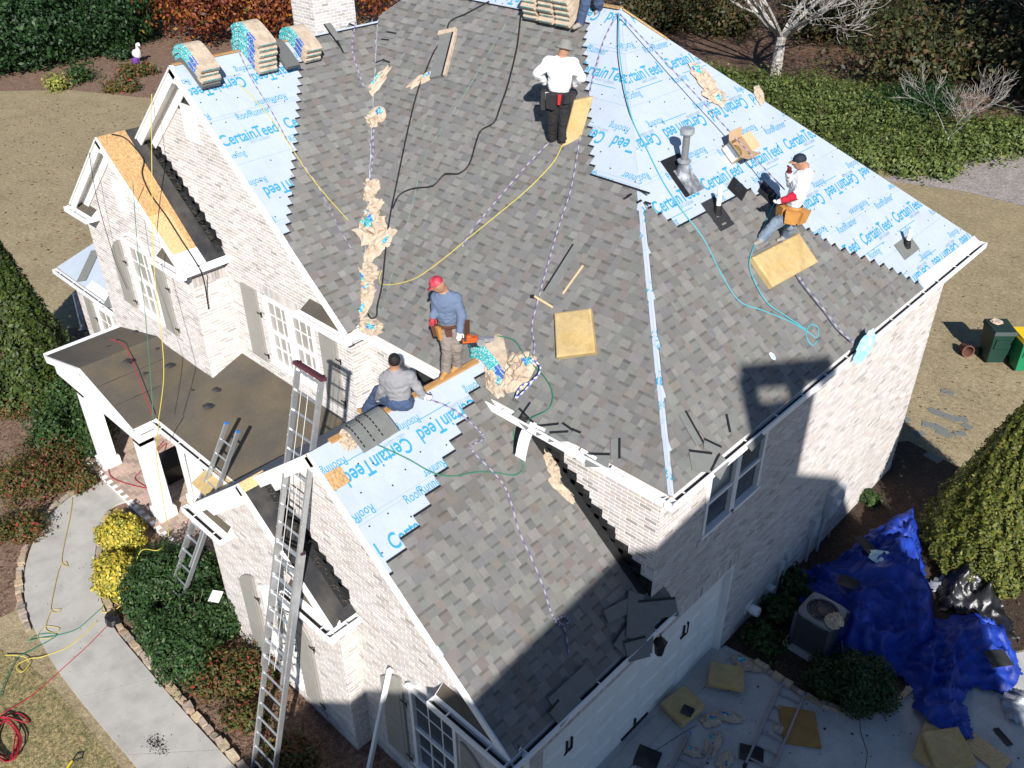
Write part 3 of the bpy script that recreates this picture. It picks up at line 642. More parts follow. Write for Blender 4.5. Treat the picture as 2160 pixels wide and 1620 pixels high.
# ---- porch -----------------------------------------------------------------
def slab(name, top, th, m, parent=HOUSE):
    mb = MB(); n = len(top); B = [Vector(p)-ZV*th for p in top]
    mb.add([Vector(p) for p in top]+B, [tuple(range(n)), tuple(range(2*n-1, n-1, -1))]+[(i, n+i, n+(i+1) % n, (i+1) % n) for i in range(n)]); return mb.build(name, m, parent)
pz = lambda y: 2.8+.36*(y+2.47)
slab('porch_roof', [(-12.75, -2.47, pz(-2.47)), (-7.0, -2.47, pz(-2.47)), (-7.0, -.0, pz(0)), (-12.75, -.0, pz(0))], .10, BROWNROOF)
slab('portico_roof', [(-10.74, -2.98, 2.80), (-10.74, -1.0, 2.80), (-12.78, -1.0, 3.36), (-12.78, -2.98, 3.36)], .08, BROWNROOF)
slab('portico_roof', [(-12.78, -2.98, 3.36), (-12.78, -1.0, 3.36), (-14.82, -1.0, 2.80), (-14.82, -2.98, 2.80)], .08, BROWNROOF)
mb = MB()
for x in (-11.45, -12.1): mb.beam((x, -2.97, 2.80+(-10.74-x)*.2745+.004), (x, -1.17, 2.80+(-10.74-x)*.2745+.004), ZV, .012, .006)
mb.build('membrane_seam', FELT, HOUSE)  # thin dark strips on the right portico slope
mb = MB()                                      # portico gable face, beams, fascia
mb.add([(-14.80, -2.93, 2.74), (-10.76, -2.93, 2.74), (-12.78, -2.93, 3.29)], [(0, 1, 2)])
mb.beam((-10.72, -3.0, 2.70), (-12.78, -3.0, 3.265), ZV, .04, .17); mb.beam((-14.84, -3.0, 2.70), (-12.78, -3.0, 3.265), ZV, .04, .17)
mb.box((-14.75, -2.9, 2.30), (-10.85, -2.62, 2.70)); mb.box((-14.75, -2.62, 2.30), (-14.47, -1.2, 2.70)); mb.box((-11.13, -2.62, 2.30), (-10.85, -2.3, 2.70)); mb.box((-10.85, -2.42, 2.32), (-7.05, -2.2, 2.70))
mb.box((-10.8, -2.475, 2.66), (-7.02, -2.445, 2.79)); mb.box((-14.86, -2.98, 2.66), (-14.825, -1.0, 2.79)); mb.build('porch_beam', WHITE, HOUSE)
gutter((-10.72, -2.48, 2.775), (-7.05, -2.48, 2.775), (0, -1, 0)); gutter((-14.86, -2.98, 2.775), (-14.86, -1.15, 2.775), (-1, 0, 0)); gutter((-10.73, -3.0, 2.775), (-10.73, -2.62, 2.775), (1, 0, 0))
for x, y in ((-13.7, -2.72), (-11.05, -2.72), (-10.85, -1.95), (-8.9, -2.32)):
    mb = MB(); mb.box((x-.16, y-.16, .30), (x+.16, y+.16, 2.30)); mb.box((x-.21, y-.21, .1), (x+.21, y+.21, .34)); mb.box((x-.16, y-.16, 2.18), (x+.16, y+.16, 2.31)); mb.build('porch_column', WHITE, HOUSE)
mb = MB(); PF = None
mb.box((-15.0, -3.1, 0), (-7.1, -.45, .10)); PF = mb.build('porch_floor', MORTAR, HOUSE)
mb = MB()
for i in range(62):
    for j in range(12):
        x = -15.0+i*.127; y = -3.1+j*.222+(.11 if i % 2 else 0)
        mb.box((x+.005, y+.005, .1), (x+.122, min(y+.215, -.46), .108), t=jit((.42, .31, .25), .22), bottom=False)
mb.build('porch_pavers', BRICK, PF, kind='stuff')
mb = MB(); mb.box((-10.6, AYW-.06, .1), (-9.5, AYW-.01, 2.2)); mb.build('front_door', WOOD, HOUSE)
# left bay roof
FBY = Slope((0, -.95, 2.98), (1, 0, 0), (0, 1, .62)); bp = [(-18.75, 0), (-14.9, 0), (-14.9, 4.2), (-16.6, 4.2)]
deck(FBY, bp, .05).build('bay_roof', UNDER, HOUSE); gutter((-18.75, -.96, 2.95), (-15.0, -.96, 2.95), (0, -1, 0))
mb = MB(); mb.box((-18.7, -.93, 2.78), (-14.9, -.73, 2.9)); mb.build('fascia', WHITE, HOUSE)
for x, w_, r_ in ((-17.6, .5, .5), (-16.5, .9, .35), (-15.9, .35, .4)):
    m = MB(); c = FBY.p(x, w_, .03); m.obox(c, (FBY.U*math.cos(r_)+FBY.W*math.sin(r_))*.16, (FBY.W*math.cos(r_)-FBY.U*math.sin(r_))*.5, FBY.N*.005); m.build('starter_shingle', HEADLAP, HOUSE)
m = MB(); m.obox(FBY.p(-16.3, .12, .02), FBY.U*.7, FBY.W*.12, FBY.N*.004); m.build('drip_edge', WHITEM, HOUSE)
# =================================================================== ground
LAWN = mat('dormant_lawn', (.30, .242, .148), .95, .10, .5, .6, 16, col2=(.265, .213, .128), c2s=1.1, c2t=(.4, .62), fine=.34, fs=26, fine2=.26, fs2=7, spec=.1)
LAWN2 = mat('near_lawn', (.25, .20, .10), .95, .2, .8, .6, 40, col2=(.165, .15, .07), c2s=5, c2t=(.46, .62), fine=.5, fs=40, fine2=.6, fs2=15, spec=.1)
MULCH = mat('mulch', (.165, .105, .075), .95, .3, 3, .8, 45, col2=(.25, .17, .125), c2s=9, c2t=(.45, .62), fine=.4, fs=60, spec=.1)
CONC = mat('concrete', (.42, .40, .365), .9, .10, 1.4, .2, 90, col2=(.34, .325, .30), c2s=2.2, c2t=(.45, .68), fine=.10, fs=150)
DRIVE = mat('driveway_concrete', (.45, .445, .43), .9, .10, 1.2, .2, 90, col2=(.36, .355, .34), c2s=1.6, c2t=(.42, .66), fine=.2, fs=70)
STONE = mat('edging_stone', (1, 1, 1), .9, .25, 9, .6, 30, tint=True, fine=.15, fs=60)
GRAVEL = mat('gravel_path', (.25, .215, .20), .95, .25, 2, .8, 18, col2=(.36, .32, .30), c2s=9, c2t=(.45, .6), fine=.4, fs=26)
def sheet(name, pts, z, m, kind='structure', th=0):
    mb = MB(); n = len(pts); P = [Vector((p[0], p[1], z)) for p in pts]
    if th:
        B = [p-ZV*th for p in P]; mb.add(P+B, [tuple(range(n))]+[(i, n+i, n+(i+1) % n, (i+1) % n) for i in range(n)])
    else: mb.add(P, [tuple(range(n))])
    return mb.build(name, m, kind=kind)
mb = MB(); mb.add([(-600, -600, 0), (600, -600, 0), (600, 600, 0), (-600, 600, 0)], [(0, 1, 2, 3)]); mb.build('lawn', LAWN, kind='structure')
def gp(L, z=0): return [G(u, v, z).to_2d() for u, v in L]
def smooth2(L, n=6): return [p.to_2d() for p in catmull([Vector((p[0], p[1], 0)) for p in L], n)]
wl = [(225, 1015), (165, 1042), (108, 1090), (66, 1160), (52, 1235), (62, 1300), (92, 1365), (140, 1440), (225, 1545), (290, 1622), (380, 1740)]
wr = [(285, 1055), (238, 1072), (212, 1105), (203, 1160), (200, 1205), (212, 1260), (240, 1325), (300, 1400), (390, 1505), (500, 1625), (600, 1740)]
WLs, WRs = smooth2(gp(wl)), smooth2(gp(wr))
front_bed = gp([(225, 1020), (165, 1046), (108, 1094), (60, 1160), (30, 1290), (-60, 1330), (-420, 1230), (-420, 880), (-80, 760), (160, 690), (300, 800)])
sheet('front_bed', front_bed, .004, MULCH)
sheet('house_bed', [p for p in WRs]+[Vector((-3, -6.4)), Vector((2.0, -6.0)), Vector((.6, -3.0)), Vector((-3, -2.9)), Vector((-7, -2.9)), Vector((-10.6, -2.9))], .006, MULCH)
sheet('near_lawn', gp([(-300, 1330), (-60, 1340), (60, 1400), (140, 1480), (230, 1590), (330, 1720), (-300, 1720)]), .005, LAWN2)
WALK = MB(); pan = []
cuts = [0, 15, 26, 35, 44, 52, 60]
WALK.add([(p.x, p.y, .012) for p in WLs]+[(p.x, p.y, .012) for p in WRs[::-1]], [tuple(range(len(WLs)+len(WRs)))]); WK = WALK.build('walkway', DIRT_SHADE, kind='structure')
for a, b in zip(cuts[:-1], cuts[1:]):
    L_ = WLs[a:b+1]; R_ = WRs[a:b+1]
    if a > 0: d = (L_[1]-L_[0]).normalized()*.012; L_[0] = L_[0]+d; R_[0] = R_[0]+d
    P = [Vector((p.x, p.y, .05)) for p in L_]+[Vector((p.x, p.y, .05)) for p in R_[::-1]]; n = len(P); m = MB()
    m.add(P+[p-ZV*.05 for p in P], [tuple(range(n))[::-1]]+[(i, (i+1) % n, n+(i+1) % n, n+i) for i in range(n)]); m.build('concrete_panel', CONC, WK)
def edging(name, pts, label, n=None, seed=0):
    t = thing(name, label, 'edging', (pts[0].x, pts[0].y, 0)); d = 0; i = 0
    for a, b in zip(pts[:-1], pts[1:]):
        L = (b-a).length; x = 0
        while x < L:
            l = random.uniform(.14, .3); c = a+(b-a)*min(1, (x+l/2)/L); dr = (b-a).normalized()*(l/2-.012); dr = Vector((dr.x, dr.y, random.uniform(-.01, .01)))
            rot = Matrix.Rotation(random.uniform(-.2, .2), 3, 'Z'); dr = rot @ dr; sd = Vector((-dr.y, dr.x, 0)).normalized()*random.uniform(.05, .085); h = random.uniform(.04, .075)
            m = MB(); cc = Vector((c.x, c.y, h*.8)); k = [random.uniform(.75, 1) for _ in range(8)]
            P = [cc+dr*sx*k[q]+sd*sy*k[q]+ZV*h*sz*(1 if sz < 0 else k[q]) for q, (sx, sy, sz) in enumerate([(-1, -1, -1), (1, -1, -1), (1, 1, -1), (-1, 1, -1), (-1, -1, 1), (1, -1, 1), (1, 1, 1), (-1, 1, 1)])]
            m.hexa(P, 0, jit(random.choice([(.36, .27, .18), (.42, .33, .22), (.30, .25, .20), (.38, .30, .24)]), .2)); m.build('stone', STONE, t); x += l
    return t
def offs(P, d): 
    out = []
    for i, p in enumerate(P):
        t = (P[min(i+1, len(P)-1)]-P[max(i-1, 0)]).normalized(); out.append(p+Vector((-t.y, t.x))*d)
    return out
edging('stone_edging', offs(WRs, .09)[8:58:2], 'row of tan edging stones between walkway and hedge bed')
edging('stone_edging', offs(WLs, -.09)[2:34:2], 'row of stones along the outer curve of the walkway')
# driveway and right bed
drv = gp([(1530, 1362), (1600, 1400), (1680, 1455), (1740, 1488), (1830, 1502), (1890, 1482), (1930, 1440), (2000, 1410), (2180, 1370), (2700, 1300), (3300, 1700), (2900, 2600), (1800, 2600)])
DV = sheet('driveway', [Vector((-.15, 2.66)), Vector((0.02, 2.66))]+drv+[Vector((3, -7)), Vector((.0, -4.2)), Vector((-.0, -2.45)), Vector((-.15, -2.45))], .010, DRIVE)
mb = MB(); mb.box((.0, -2.5, .0105), (.28, 2.66, .03)); mb.build('threshold_slab', CONC, DV)
mb = MB(); crack = gp([(1812, 1500), (1815, 1545), (1830, 1590), (1822, 1640)])
mb.tube([(p.x, p.y, .0105) for p in crack], .006, 4); crack2 = gp([(1320, 1625), (1420, 1560), (1470, 1530)])
mb.tube([(p.x, p.y, .0105) for p in crack2], .006, 4); mb.build('slab_joint', DIRT_SHADE, DV)
side_bed = [Vector((0.0, 2.62))]+gp([(1530, 1362), (1600, 1396), (1680, 1451), (1740, 1484), (1830, 1498), (1890, 1478), (1930, 1436), (2040, 1400), (2180, 1366), (2400, 1250), (2230, 1000), (2020, 985), (1915, 930), (1880, 935)])+[Vector((0.0, 10.1))]
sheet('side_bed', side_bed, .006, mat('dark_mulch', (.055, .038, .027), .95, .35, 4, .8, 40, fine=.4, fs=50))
edging('stone_edging', smooth2(gp([(1590, 1398), (1650, 1440), (1720, 1482), (1800, 1506), (1870, 1496), (1920, 1455)]), 3), 'curved row of dark edging stones beside the driveway')
mb = MB(); rs = np.random.RandomState(3)
for k in range(520):
    x, y = rs.uniform(.05, 5.5), rs.uniform(-5, 6)
    if inpoly((x, y), [(p.x, p.y) for p in drv]+[(3, -7), (0, -4.2), (0, 2.6)]):
        s = abs(rs.normal(0, .011))+.004; a = rs.uniform(0, 6.3); mb.add([(x+s*math.cos(a+q)*rs.uniform(.6, 1.2), y+s*math.sin(a+q), .0125) for q in (0, 1.7, 3.3, 4.8)], [(0, 1, 2, 3)])
mb.build('grit', BLACKST, kind='stuff', label='dark grit scattered over the driveway slab', cat='grit')
mb = MB()
stn = [G(330, 1570).to_2d(), G(345, 1582).to_2d(), G(152, 1405).to_2d(), G(250, 1410).to_2d()]
for k in range(520):
    i = rs.randint(6, 58); f = rs.uniform(.05, .95); p = WLs[i]*(1-f)+WRs[i]*f; s = abs(rs.normal(0, .006))+.003
    if k > 130: p = stn[(k*k) % 4 if k % 3 else 0]+Vector((rs.normal(0, .09), rs.normal(0, .06))); s = abs(rs.normal(0, .007))+.003; a = rs.uniform(0, 6.3)
    mb.add([(p.x+s*math.cos(a+q), p.y+s*math.sin(a+q)*.8, .052) for q in (0, 1.7, 3.3, 4.8)], [(0, 1, 2, 3)])
mb.build('walkway_grit', BLACKST, kind='stuff', label='dark shingle grit scattered on the walkway', cat='grit')
# far beds, path
sheet('back_bed', gp([(-900, 170), (0, 192), (150, 190), (300, 206), (420, 210), (700, 100), (700, 20), (300, -60), (-900, -60)]), .004, MULCH)
sheet('juniper_bed', gp([(1300, 60), (1620, 250), (1760, 275), (1850, 330), (2000, 330), (2160, 330), (2900, 420), (2900, -150), (1200, -150)]), .004, mat('leaf_litter', (.085, .05, .034), .95, .35, 1.2, .8, 20, col2=(.14, .085, .055), c2s=4, fine=.4, fs=16))
sheet('gravel_path', gp([(1860, 380), (1960, 345), (2060, 322), (2160, 330), (2600, 380), (2600, 560), (2160, 435), (2040, 405)]), .008, GRAVEL)
# =================================================================== plants
LEAF = mat('leaf', (1, 1, 1), .55, .08, 3, tint=True, trans=.25, spec=.35)
BARK = mat('bark', (.15, .11, .085), .9, .3, 9, .6, 30)
PALEBARK = mat('pale_bark', (.40, .38, .355), .85, .3, 7, .5, 25, col2=(.22, .19, .17), c2s=8)
RNG = np.random.RandomState(11)
class Leaves:
    def __init__(s): s.c = []; s.n = []; s.a = []; s.t = []
    def blob(s, c, r, n, size, pal, fill=.62, up=.25, flat=0, rough=.25, asp=.55):
        c = np.array(c); r = np.array(r if hasattr(r, '__len__') else (r, r, r), float)
        d = RNG.normal(size=(n, 3)); d /= np.linalg.norm(d, axis=1)[:, None]
        if flat: d[:, 2] = np.abs(d[:, 2])
        ph = RNG.uniform(0, 6, 6)
        bump = 1+rough*(np.sin(d[:, 0]*5+ph[0])*np.sin(d[:, 1]*5+ph[1])+.6*np.sin(d[:, 0]*11+ph[2])*np.sin(d[:, 2]*11+ph[3])+.5*np.sin(d[:, 1]*19+ph[4])*np.sin(d[:, 2]*17+ph[5]))
        k = (fill+(1.04-fill)*RNG.uniform(0, 1, n)**.6)*bump
        s._put(c+d*r*k[:, None], d, size, pal, up, asp)
    def _put(s, P, d, size, pal, up, asp=.55):
        n = len(P); nn = d+RNG.normal(scale=.55, size=(n, 3)); nn[:, 2] += up; nn /= np.linalg.norm(nn, axis=1)[:, None]
        w = np.array([p[1] for p in pal], float); w /= w.sum(); idx = RNG.choice(len(pal), n, p=w)
        col = np.array([p[0] for p in pal])[idx]*RNG.uniform(.7, 1.3, (n, 1))*RNG.uniform(.92, 1.08, (n, 3))
        s.c.append(P); s.n.append(nn); s.t.append(col); a = size*RNG.uniform(.45, 1.55, n); s.a.append(np.stack([a, a*asp], 1))
    def cone(s, c, r, h, n, size, pal, pw=.75, low=.10, rough=.11):
        z = RNG.uniform(0, 1, n)**1.25; a = RNG.uniform(0, 2*np.pi, n)
        prof = np.where(z < low, .75+.25*z/low, (1-(z-low)/(1-low))**pw)
        ph = RNG.uniform(0, 6, 4); k = 1+rough*(np.sin(a*7+ph[0]+z*13)+.9*np.sin(a*13+z*29+ph[1])+.9*np.sin(a*19-z*23+ph[2])+.8*np.sin(a*31+z*41+ph[3]))*.45
        rr = r*prof*k*(.72+.32*RNG.uniform(0, 1, n)**.5)
        P = np.stack([c[0]+rr*np.cos(a), c[1]+rr*np.sin(a), c[2]+h*z], 1); d = np.stack([np.cos(a), np.sin(a), np.full(n, .35)], 1)
        s._put(P, d, size, pal, .3)
    def build(s, name, parent=None, base=None, m=None, **kw):
        P = np.concatenate(s.c); N = np.concatenate(s.n); A = np.concatenate(s.a); T = np.concatenate(s.t); n = len(P)
        off = np.array(HOME.get(parent.name, (0, 0, 0)) if parent is not None else (base or (0, 0, 0)))
        u = np.cross(N, RNG.normal(size=(n, 3))); u /= np.linalg.norm(u, axis=1)[:, None]; v = np.cross(N, u)
        V = np.stack([P+u*A[:, :1], P+v*A[:, 1:], P-u*A[:, :1], P-v*A[:, 1:]], 1).reshape(-1, 3)-off
        me = bpy.data.meshes.new(name); me.vertices.add(4*n); me.vertices.foreach_set('co', V.astype(np.float32).ravel())
        me.loops.add(4*n); me.loops.foreach_set('vertex_index', np.arange(4*n, dtype=np.int32)); me.polygons.add(n)
        me.polygons.foreach_set('loop_start', np.arange(0, 4*n, 4, dtype=np.int32)); me.update(calc_edges=True)
        at = me.attributes.new('tint', 'FLOAT_COLOR', 'POINT'); C = np.ones((n, 4, 4), np.float32); C[:, :, :3] = T[:, None, :]; at.data.foreach_set('color', C.ravel())
        me.materials.append(m or LEAF); o = bpy.data.objects.new(name, me); COL.objects.link(o)
        if parent is not None: o.parent = parent; HOME[o.name] = tuple(off)
        elif base is not None: o.location = base
        tag(o, kw.get('label'), kw.get('cat'), kw.get('group'), kw.get('kind')); return o
def limb(mb, p, d, L, r, depth, spread=.5, n=3, bend=.15, minr=.006):
    p = Vector(p); d = Vector(d).normalized(); pts = [p]; k = 4
    for i in range(k):
        d = (d+Vector((random.uniform(-bend, bend), random.uniform(-bend, bend), random.uniform(-bend*.3, bend*.7)))).normalized(); pts.append(pts[-1]+d*L/k)
    e = max(minr, r*.55); mb.tube(pts, [r+(e-r)*i/k for i in range(k+1)], 5 if r > .04 else 4, 0, cap=False)
    if depth <= 0: return
    for i in range(n):
        q = pts[random.randint(2, k)] if i else pts[-1]; a = random.uniform(0, 6.28); o = d.orthogonal().normalized(); o = Matrix.Rotation(a, 3, d) @ o
        limb(mb, q, d+o*random.uniform(spread*.6, spread*1.5), L*random.uniform(.55, .8), max(minr, e*random.uniform(.6, .85)), depth-1, spread, n, bend*1.2, minr)
def plant(name, label, cat, base, blobs, n, size, pal, group=None, stem=None, flat=0, rough=.25, fill=.62, asp=.55, crown='foliage', bark=None):
    t = thing(name, label, cat, base, group); lv = Leaves(); tot = sum(b[1][0]*b[1][1]+b[1][0]*b[1][2] for b in blobs)
    for c, r in blobs: lv.blob(c, r, int(n*(r[0]*r[1]+r[0]*r[2])/tot), size, pal, fill, flat=flat, rough=rough, asp=asp)
    lv.build(crown, t); mb = MB()
    if stem: stem(mb)
    else:
        b = Vector(base)
        for k in range(5):
            c, r = random.choice(blobs); limb(mb, b+Vector((random.uniform(-.08, .08), random.uniform(-.08, .08), -.02)), (Vector(c)-b).normalized()+Vector((random.uniform(-.4, .4), random.uniform(-.4, .4), .2)), (Vector(c)-b).length*.8+.1, .02, 1)
    mb.build('stem' if not stem else 'trunk', bark or BARK, t); return t
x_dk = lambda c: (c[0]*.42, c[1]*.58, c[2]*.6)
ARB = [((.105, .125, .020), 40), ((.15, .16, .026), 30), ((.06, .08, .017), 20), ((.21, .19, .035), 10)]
HOLLY = [((.026, .062, .016), 45), ((.042, .095, .021), 30), ((.018, .043, .013), 18), ((.11, .16, .06), 7)]
YEL = [((.50, .40, .045), 55), ((.60, .52, .12), 20), ((.28, .27, .035), 15), ((.12, .16, .03), 10)]
NAN = [((.085, .09, .022), 40), ((.16, .10, .03), 24), ((.17, .045, .025), 10), ((.05, .07, .02), 22), ((.34, .03, .035), 4)]
GRN = [((.035, .075, .018), 50), ((.06, .11, .025), 30), ((.02, .045, .014), 20)]
JUN = [((.068, .095, .022), 45), ((.10, .125, .03), 30), ((.045, .065, .018), 20), ((.15, .16, .05), 5)]
DKH = [((.012, .036, .010), 50), ((.022, .06, .015), 35), ((.045, .10, .028), 15)]
MAP = [((.16, .040, .018), 40), ((.26, .075, .018), 28), ((.10, .022, .018), 16), ((.36, .15, .025), 10), ((.07, .09, .02), 6)]
def cone_tree(name, label, base, r, h, n, size, pal, pw):
    t = thing(name, label, 'shrub', base); lv = Leaves(); lv.cone(base, r, h, n, size, pal, pw); lv.build('crown', t); mb = MB(); b = Vector(base); mb.tube([b, b+ZV*h*.5, b+ZV*h*.85], [.09, .06, .015], 6); mb.build('trunk', BARK, t); return t
cone_tree('arborvitae', 'large yellow-green conical arborvitae beside the blue tarps', (2.78, 8.5, 0), 1.32, 4.6, 60000, .036, ARB, .8)
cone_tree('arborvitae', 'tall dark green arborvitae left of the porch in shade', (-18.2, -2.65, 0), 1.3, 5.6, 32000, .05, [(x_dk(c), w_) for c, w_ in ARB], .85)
plant('holly_hedge', 'clipped dark green hedge under the leaning short ladder', 'hedge', (-8.0, -4.1, 0), [((-9.0, -3.75, .45), (.7, .6, .55)), ((-8.4, -3.3, .5), (.7, .42, .6)), ((-7.35, -4.1, .5), (.6, .65, .6)), ((-8.75, -4.45, .3), (.42, .34, .36)), ((-7.85, -4.6, .35), (.45, .35, .42)), ((-8.95, -4.2, .42), (.5, .5, .5)), ((-7.0, -4.5, .45), (.65, .6, .55)), ((-7.3, -3.5, .5), (.6, .5, .55))], 36000, .032, HOLLY, rough=.17, fill=.7)
plant('gold_shrub', 'bright yellow shrub nearest the porch column', 'shrub', (-10.75, -3.85, 0), [((-10.75, -3.82, .42), (.55, .45, .42))], 7000, .035, YEL, 'yellow shrubs by the walkway', rough=.15)
plant('gold_shrub', 'bright yellow shrub at the corner of the dark hedge', 'shrub', (-9.75, -4.45, 0), [((-9.72, -4.42, .40), (.56, .45, .44))], 6500, .035, YEL, 'yellow shrubs by the walkway', rough=.15)
nd = [((470, 1425), .55, 'red and green nandina below the dark hedge'), ((545, 1405), .45, 'red-tipped nandina against the gable wall'), ((520, 1500), .35, 'low reddish nandina beside the stone edging'), ((615, 1590), .42, 'small green and red nandina behind the long ladder foot'),
      ((60, 1000), .75, 'red nandina at the left edge behind the walkway'), ((120, 960), .6, 'mixed green and red nandina left of the porch floor'), ((30, 1110), .5, 'crimson nandina on the outer walkway curve'), ((15, 850), .6, 'dark red nandina below the tall arborvitae'), ((150, 1010), .45, 'orange-green nandina by the stone edging curve')]
for (u, v), r, lab in nd:
    p = G(u, v, r*.6); b = (p.x, p.y, 0); plant('nandina_shrub', lab, 'shrub', b, [((p.x+random.uniform(-.2, .2), p.y+random.uniform(-.2, .2), r*.55), (r, r*.9, r*.65)), ((p.x+r*.5, p.y+r*.3, r*.4), (r*.6, r*.6, r*.5)), ((p.x-r*.4, p.y-r*.5, r*.4), (r*.6, r*.6, r*.5))], int(5200*r/.5), .03, NAN, 'nandina shrubs around the walkway', rough=.5, fill=.3)
for (u, v), r, lab in [((150, 830), .85, 'leafy green shrub left of the porch column'), ((195, 900), .6, 'small leafy shrub behind the left porch column'), ((205, 620), .5, 'green shrub at the foot of the left bay'), ((105, 900), .7, 'green shrub between nandina and arborvitae')]:
    p = G(u, v, r); plant('green_shrub', lab, 'shrub', (p.x, p.y, 0), [((p.x, p.y, r*.8), (r*.8, r*.7, r*.8)), ((p.x+.3, p.y-.3, r*.6), (r*.5, r*.5, r*.6))], int(9000*r), .04, GRN, 'green shrubs left of the porch', rough=.35, fill=.45)
p = G(1815, 1440, .35); plant('boxwood_shrub', 'rounded dark boxwood in front of the blue tarp', 'shrub', (p.x, p.y, 0), [((p.x, p.y, .38), (.62, .6, .42)), ((p.x-.5, p.y-.25, .3), (.4, .4, .33))], 11000, .028, [(tuple(x*.8 for x in c), w_) for c, w_ in HOLLY], rough=.17, fill=.7)
for (u, v), r, lab in [((1820, 1045), .25, 'small bright green weed at the far wall corner'), ((1640, 1290), .4, 'dark leafy plant beside the air conditioner'), ((1600, 1345), .35, 'dark low plant by the garage corner'), ((1665, 1225), .35, 'dark leafy plant under the wall conduit')]:
    p = G(u, v, .1); plant('bed_plant', lab, 'plant', (p.x, p.y, 0), [((p.x+.1, p.y, r*.5), (r, r*.8, r*.6))], int(1600*r/.3), .045, GRN, 'plants along the side wall', rough=.5, fill=.2)
# far hedge, maple, junipers, woods
def far_clump(name, label, cat, spots, n, size, pal, group=None, fill=.6, rough=.3, trunk=None):
    b = spots[0][0]; t = thing(name, label, cat, (b[0], b[1], 0), group); lv = Leaves(); tot = sum(r[0]*r[2] for _, r in spots)
    for c, r in spots: lv.blob(c, r, int(n*r[0]*r[2]/tot), size, pal, fill, rough=rough)
    lv.build('crown', t); mb = MB(); limb(mb, (b[0], b[1], 0), (0, 0, 1), max(.5, b[2]), max(.04, b[2]*.05), 2, .5); mb.build('trunk', BARK, t); return t
for i, (u, v, r, h) in enumerate([(-40, 160, 3.2, 4.6), (60, 150, 3.0, 4.8), (140, 128, 3.0, 4.6), (215, 112, 2.6, 4.4), (262, 92, 2.0, 3.6), (-140, 175, 3.2, 4.6)]):
    p = G(u, v); p = p+Vector((-1.2, .9, 0))*r*.4
    far_clump('evergreen_hedge_bush', ['leftmost glossy dark evergreen at the top edge', 'second glossy dark evergreen from the left edge', 'middle glossy dark evergreen behind the lawn', 'glossy dark evergreen next to the red tree', 'lighter evergreen touching the red foliage', 'glossy dark evergreen beyond the left edge'][i], 'bush', [((p.x, p.y, h*.45), (r, r, h*.55)), ((p.x-1, p.y+1, h*.8), (r*.7, r*.7, h*.35)), ((p.x+.8, p.y-.2, h*.3), (r*.6, r*.6, h*.35))], 14000, .11, DKH, 'evergreen bushes behind the lawn')
for i, (u, v, r, h) in enumerate([(430, 110, 3.4, 5.2), (560, 105, 3.4, 5.2), (690, 85, 3.6, 5.6), (340, 70, 2.6, 5.5), (800, 60, 3.6, 6.)]):
    p = G(u, v); p = p+Vector((-2.5, 2.0, 0)); far_clump('red_maple', ['red-leaved tree behind the left bundle stack', 'red-leaved tree behind the middle bundle stack', 'orange-red tree beside the chimney', 'red tree at the end of the evergreen row', 'rust-coloured tree right of the chimney'][i], 'tree', [((p.x, p.y, h*.6), (r, r, h*.45)), ((p.x+1.5, p.y-1, h*.4), (r*.6, r*.6, h*.3)), ((p.x-1, p.y+1.2, h*.75), (r*.6, r*.6, h*.3))], 9000, .12, MAP, 'red-leaved trees behind the house', fill=.35, rough=.45)
k = 0
for (u, v, r, hh, pal, ds) in [(1500, 175, 2.2, 1.0, 0, 'olive juniper closest to the roof edge'), (1580, 190, 2.3, 1.1, 0, 'spreading juniper left of the pale bare tree'), (1680, 200, 2.6, 1.2, 0, 'broad juniper right of the pale bare trunk'), (1770, 215, 2.6, 1.2, 0, 'broad juniper in the middle of the bank'), (1830, 245, 2.0, 1.0, 0, 'juniper above the bare soil strip'), (1640, 240, 1.7, .9, 0, 'low juniper along the roof edge'), (1720, 255, 1.8, .8, 0, 'low juniper left of the soil strip'),
                               (1900, 235, 1.8, 1.3, 1, 'dark glossy bush between the junipers'), (1940, 215, 1.6, 1.2, 1, 'small dark bush in front of the shaded wood'), (1780, 310, 2.0, .8, 2, 'bright juniper nearest the roof corner'), (1850, 320, 2.0, .8, 2, 'bright green juniper by the lawn edge'), (1920, 305, 2.0, .9, 2, 'bright green juniper behind the bare sapling'), (2000, 300, 2.2, .9, 2, 'bright green juniper right of the sapling'), (2080, 290, 2.0, 1.0, 2, 'bright green juniper near the right edge'), (2150, 285, 2.2, 1.0, 2, 'bright green juniper cut by the right edge'), (1940, 340, 1.4, .6, 2, 'low juniper at the gravel edge')]:
    p = G(u, v, .3); PL = [[(tuple(x*1.25 for x in c), w_) for c, w_ in JUN], DKH, [(tuple(x*1.4 for x in c), w_) for c, w_ in JUN]][pal]
    far_clump('juniper_bush', ds, 'bush', [((p.x, p.y, hh*.35), (r, r*.9, hh*.7)), ((p.x+r*.5, p.y+r*.2, hh*.4), (r*.6, r*.6, hh*.6)), ((p.x-r*.4, p.y-r*.3, hh*.3), (r*.6, r*.6, hh*.6))], 9000, .072, PL, 'junipers and bushes on the bank', fill=.4, rough=.5)
WDS = [((.045, .055, .018), 40), ((.075, .07, .022), 25), ((.10, .055, .025), 20), ((.03, .035, .014), 15)]
ORD = lambda n: ' '.join(x for x in (('', '', 'twenty', 'thirty', 'forty', 'fifty', 'sixty')[n//10] if n > 19 else '', ('', 'first', 'second', 'third', 'fourth', 'fifth', 'sixth', 'seventh', 'eighth', 'ninth', 'tenth', 'eleventh', 'twelfth', 'thirteenth', 'fourteenth', 'fifteenth', 'sixteenth', 'seventeenth', 'eighteenth', 'nineteenth')[n if n < 20 else n % 10]) if x)
UB_ = sorted([(RNG.uniform(1330, 2300), RNG.uniform(0, 1)) for _ in range(64)])
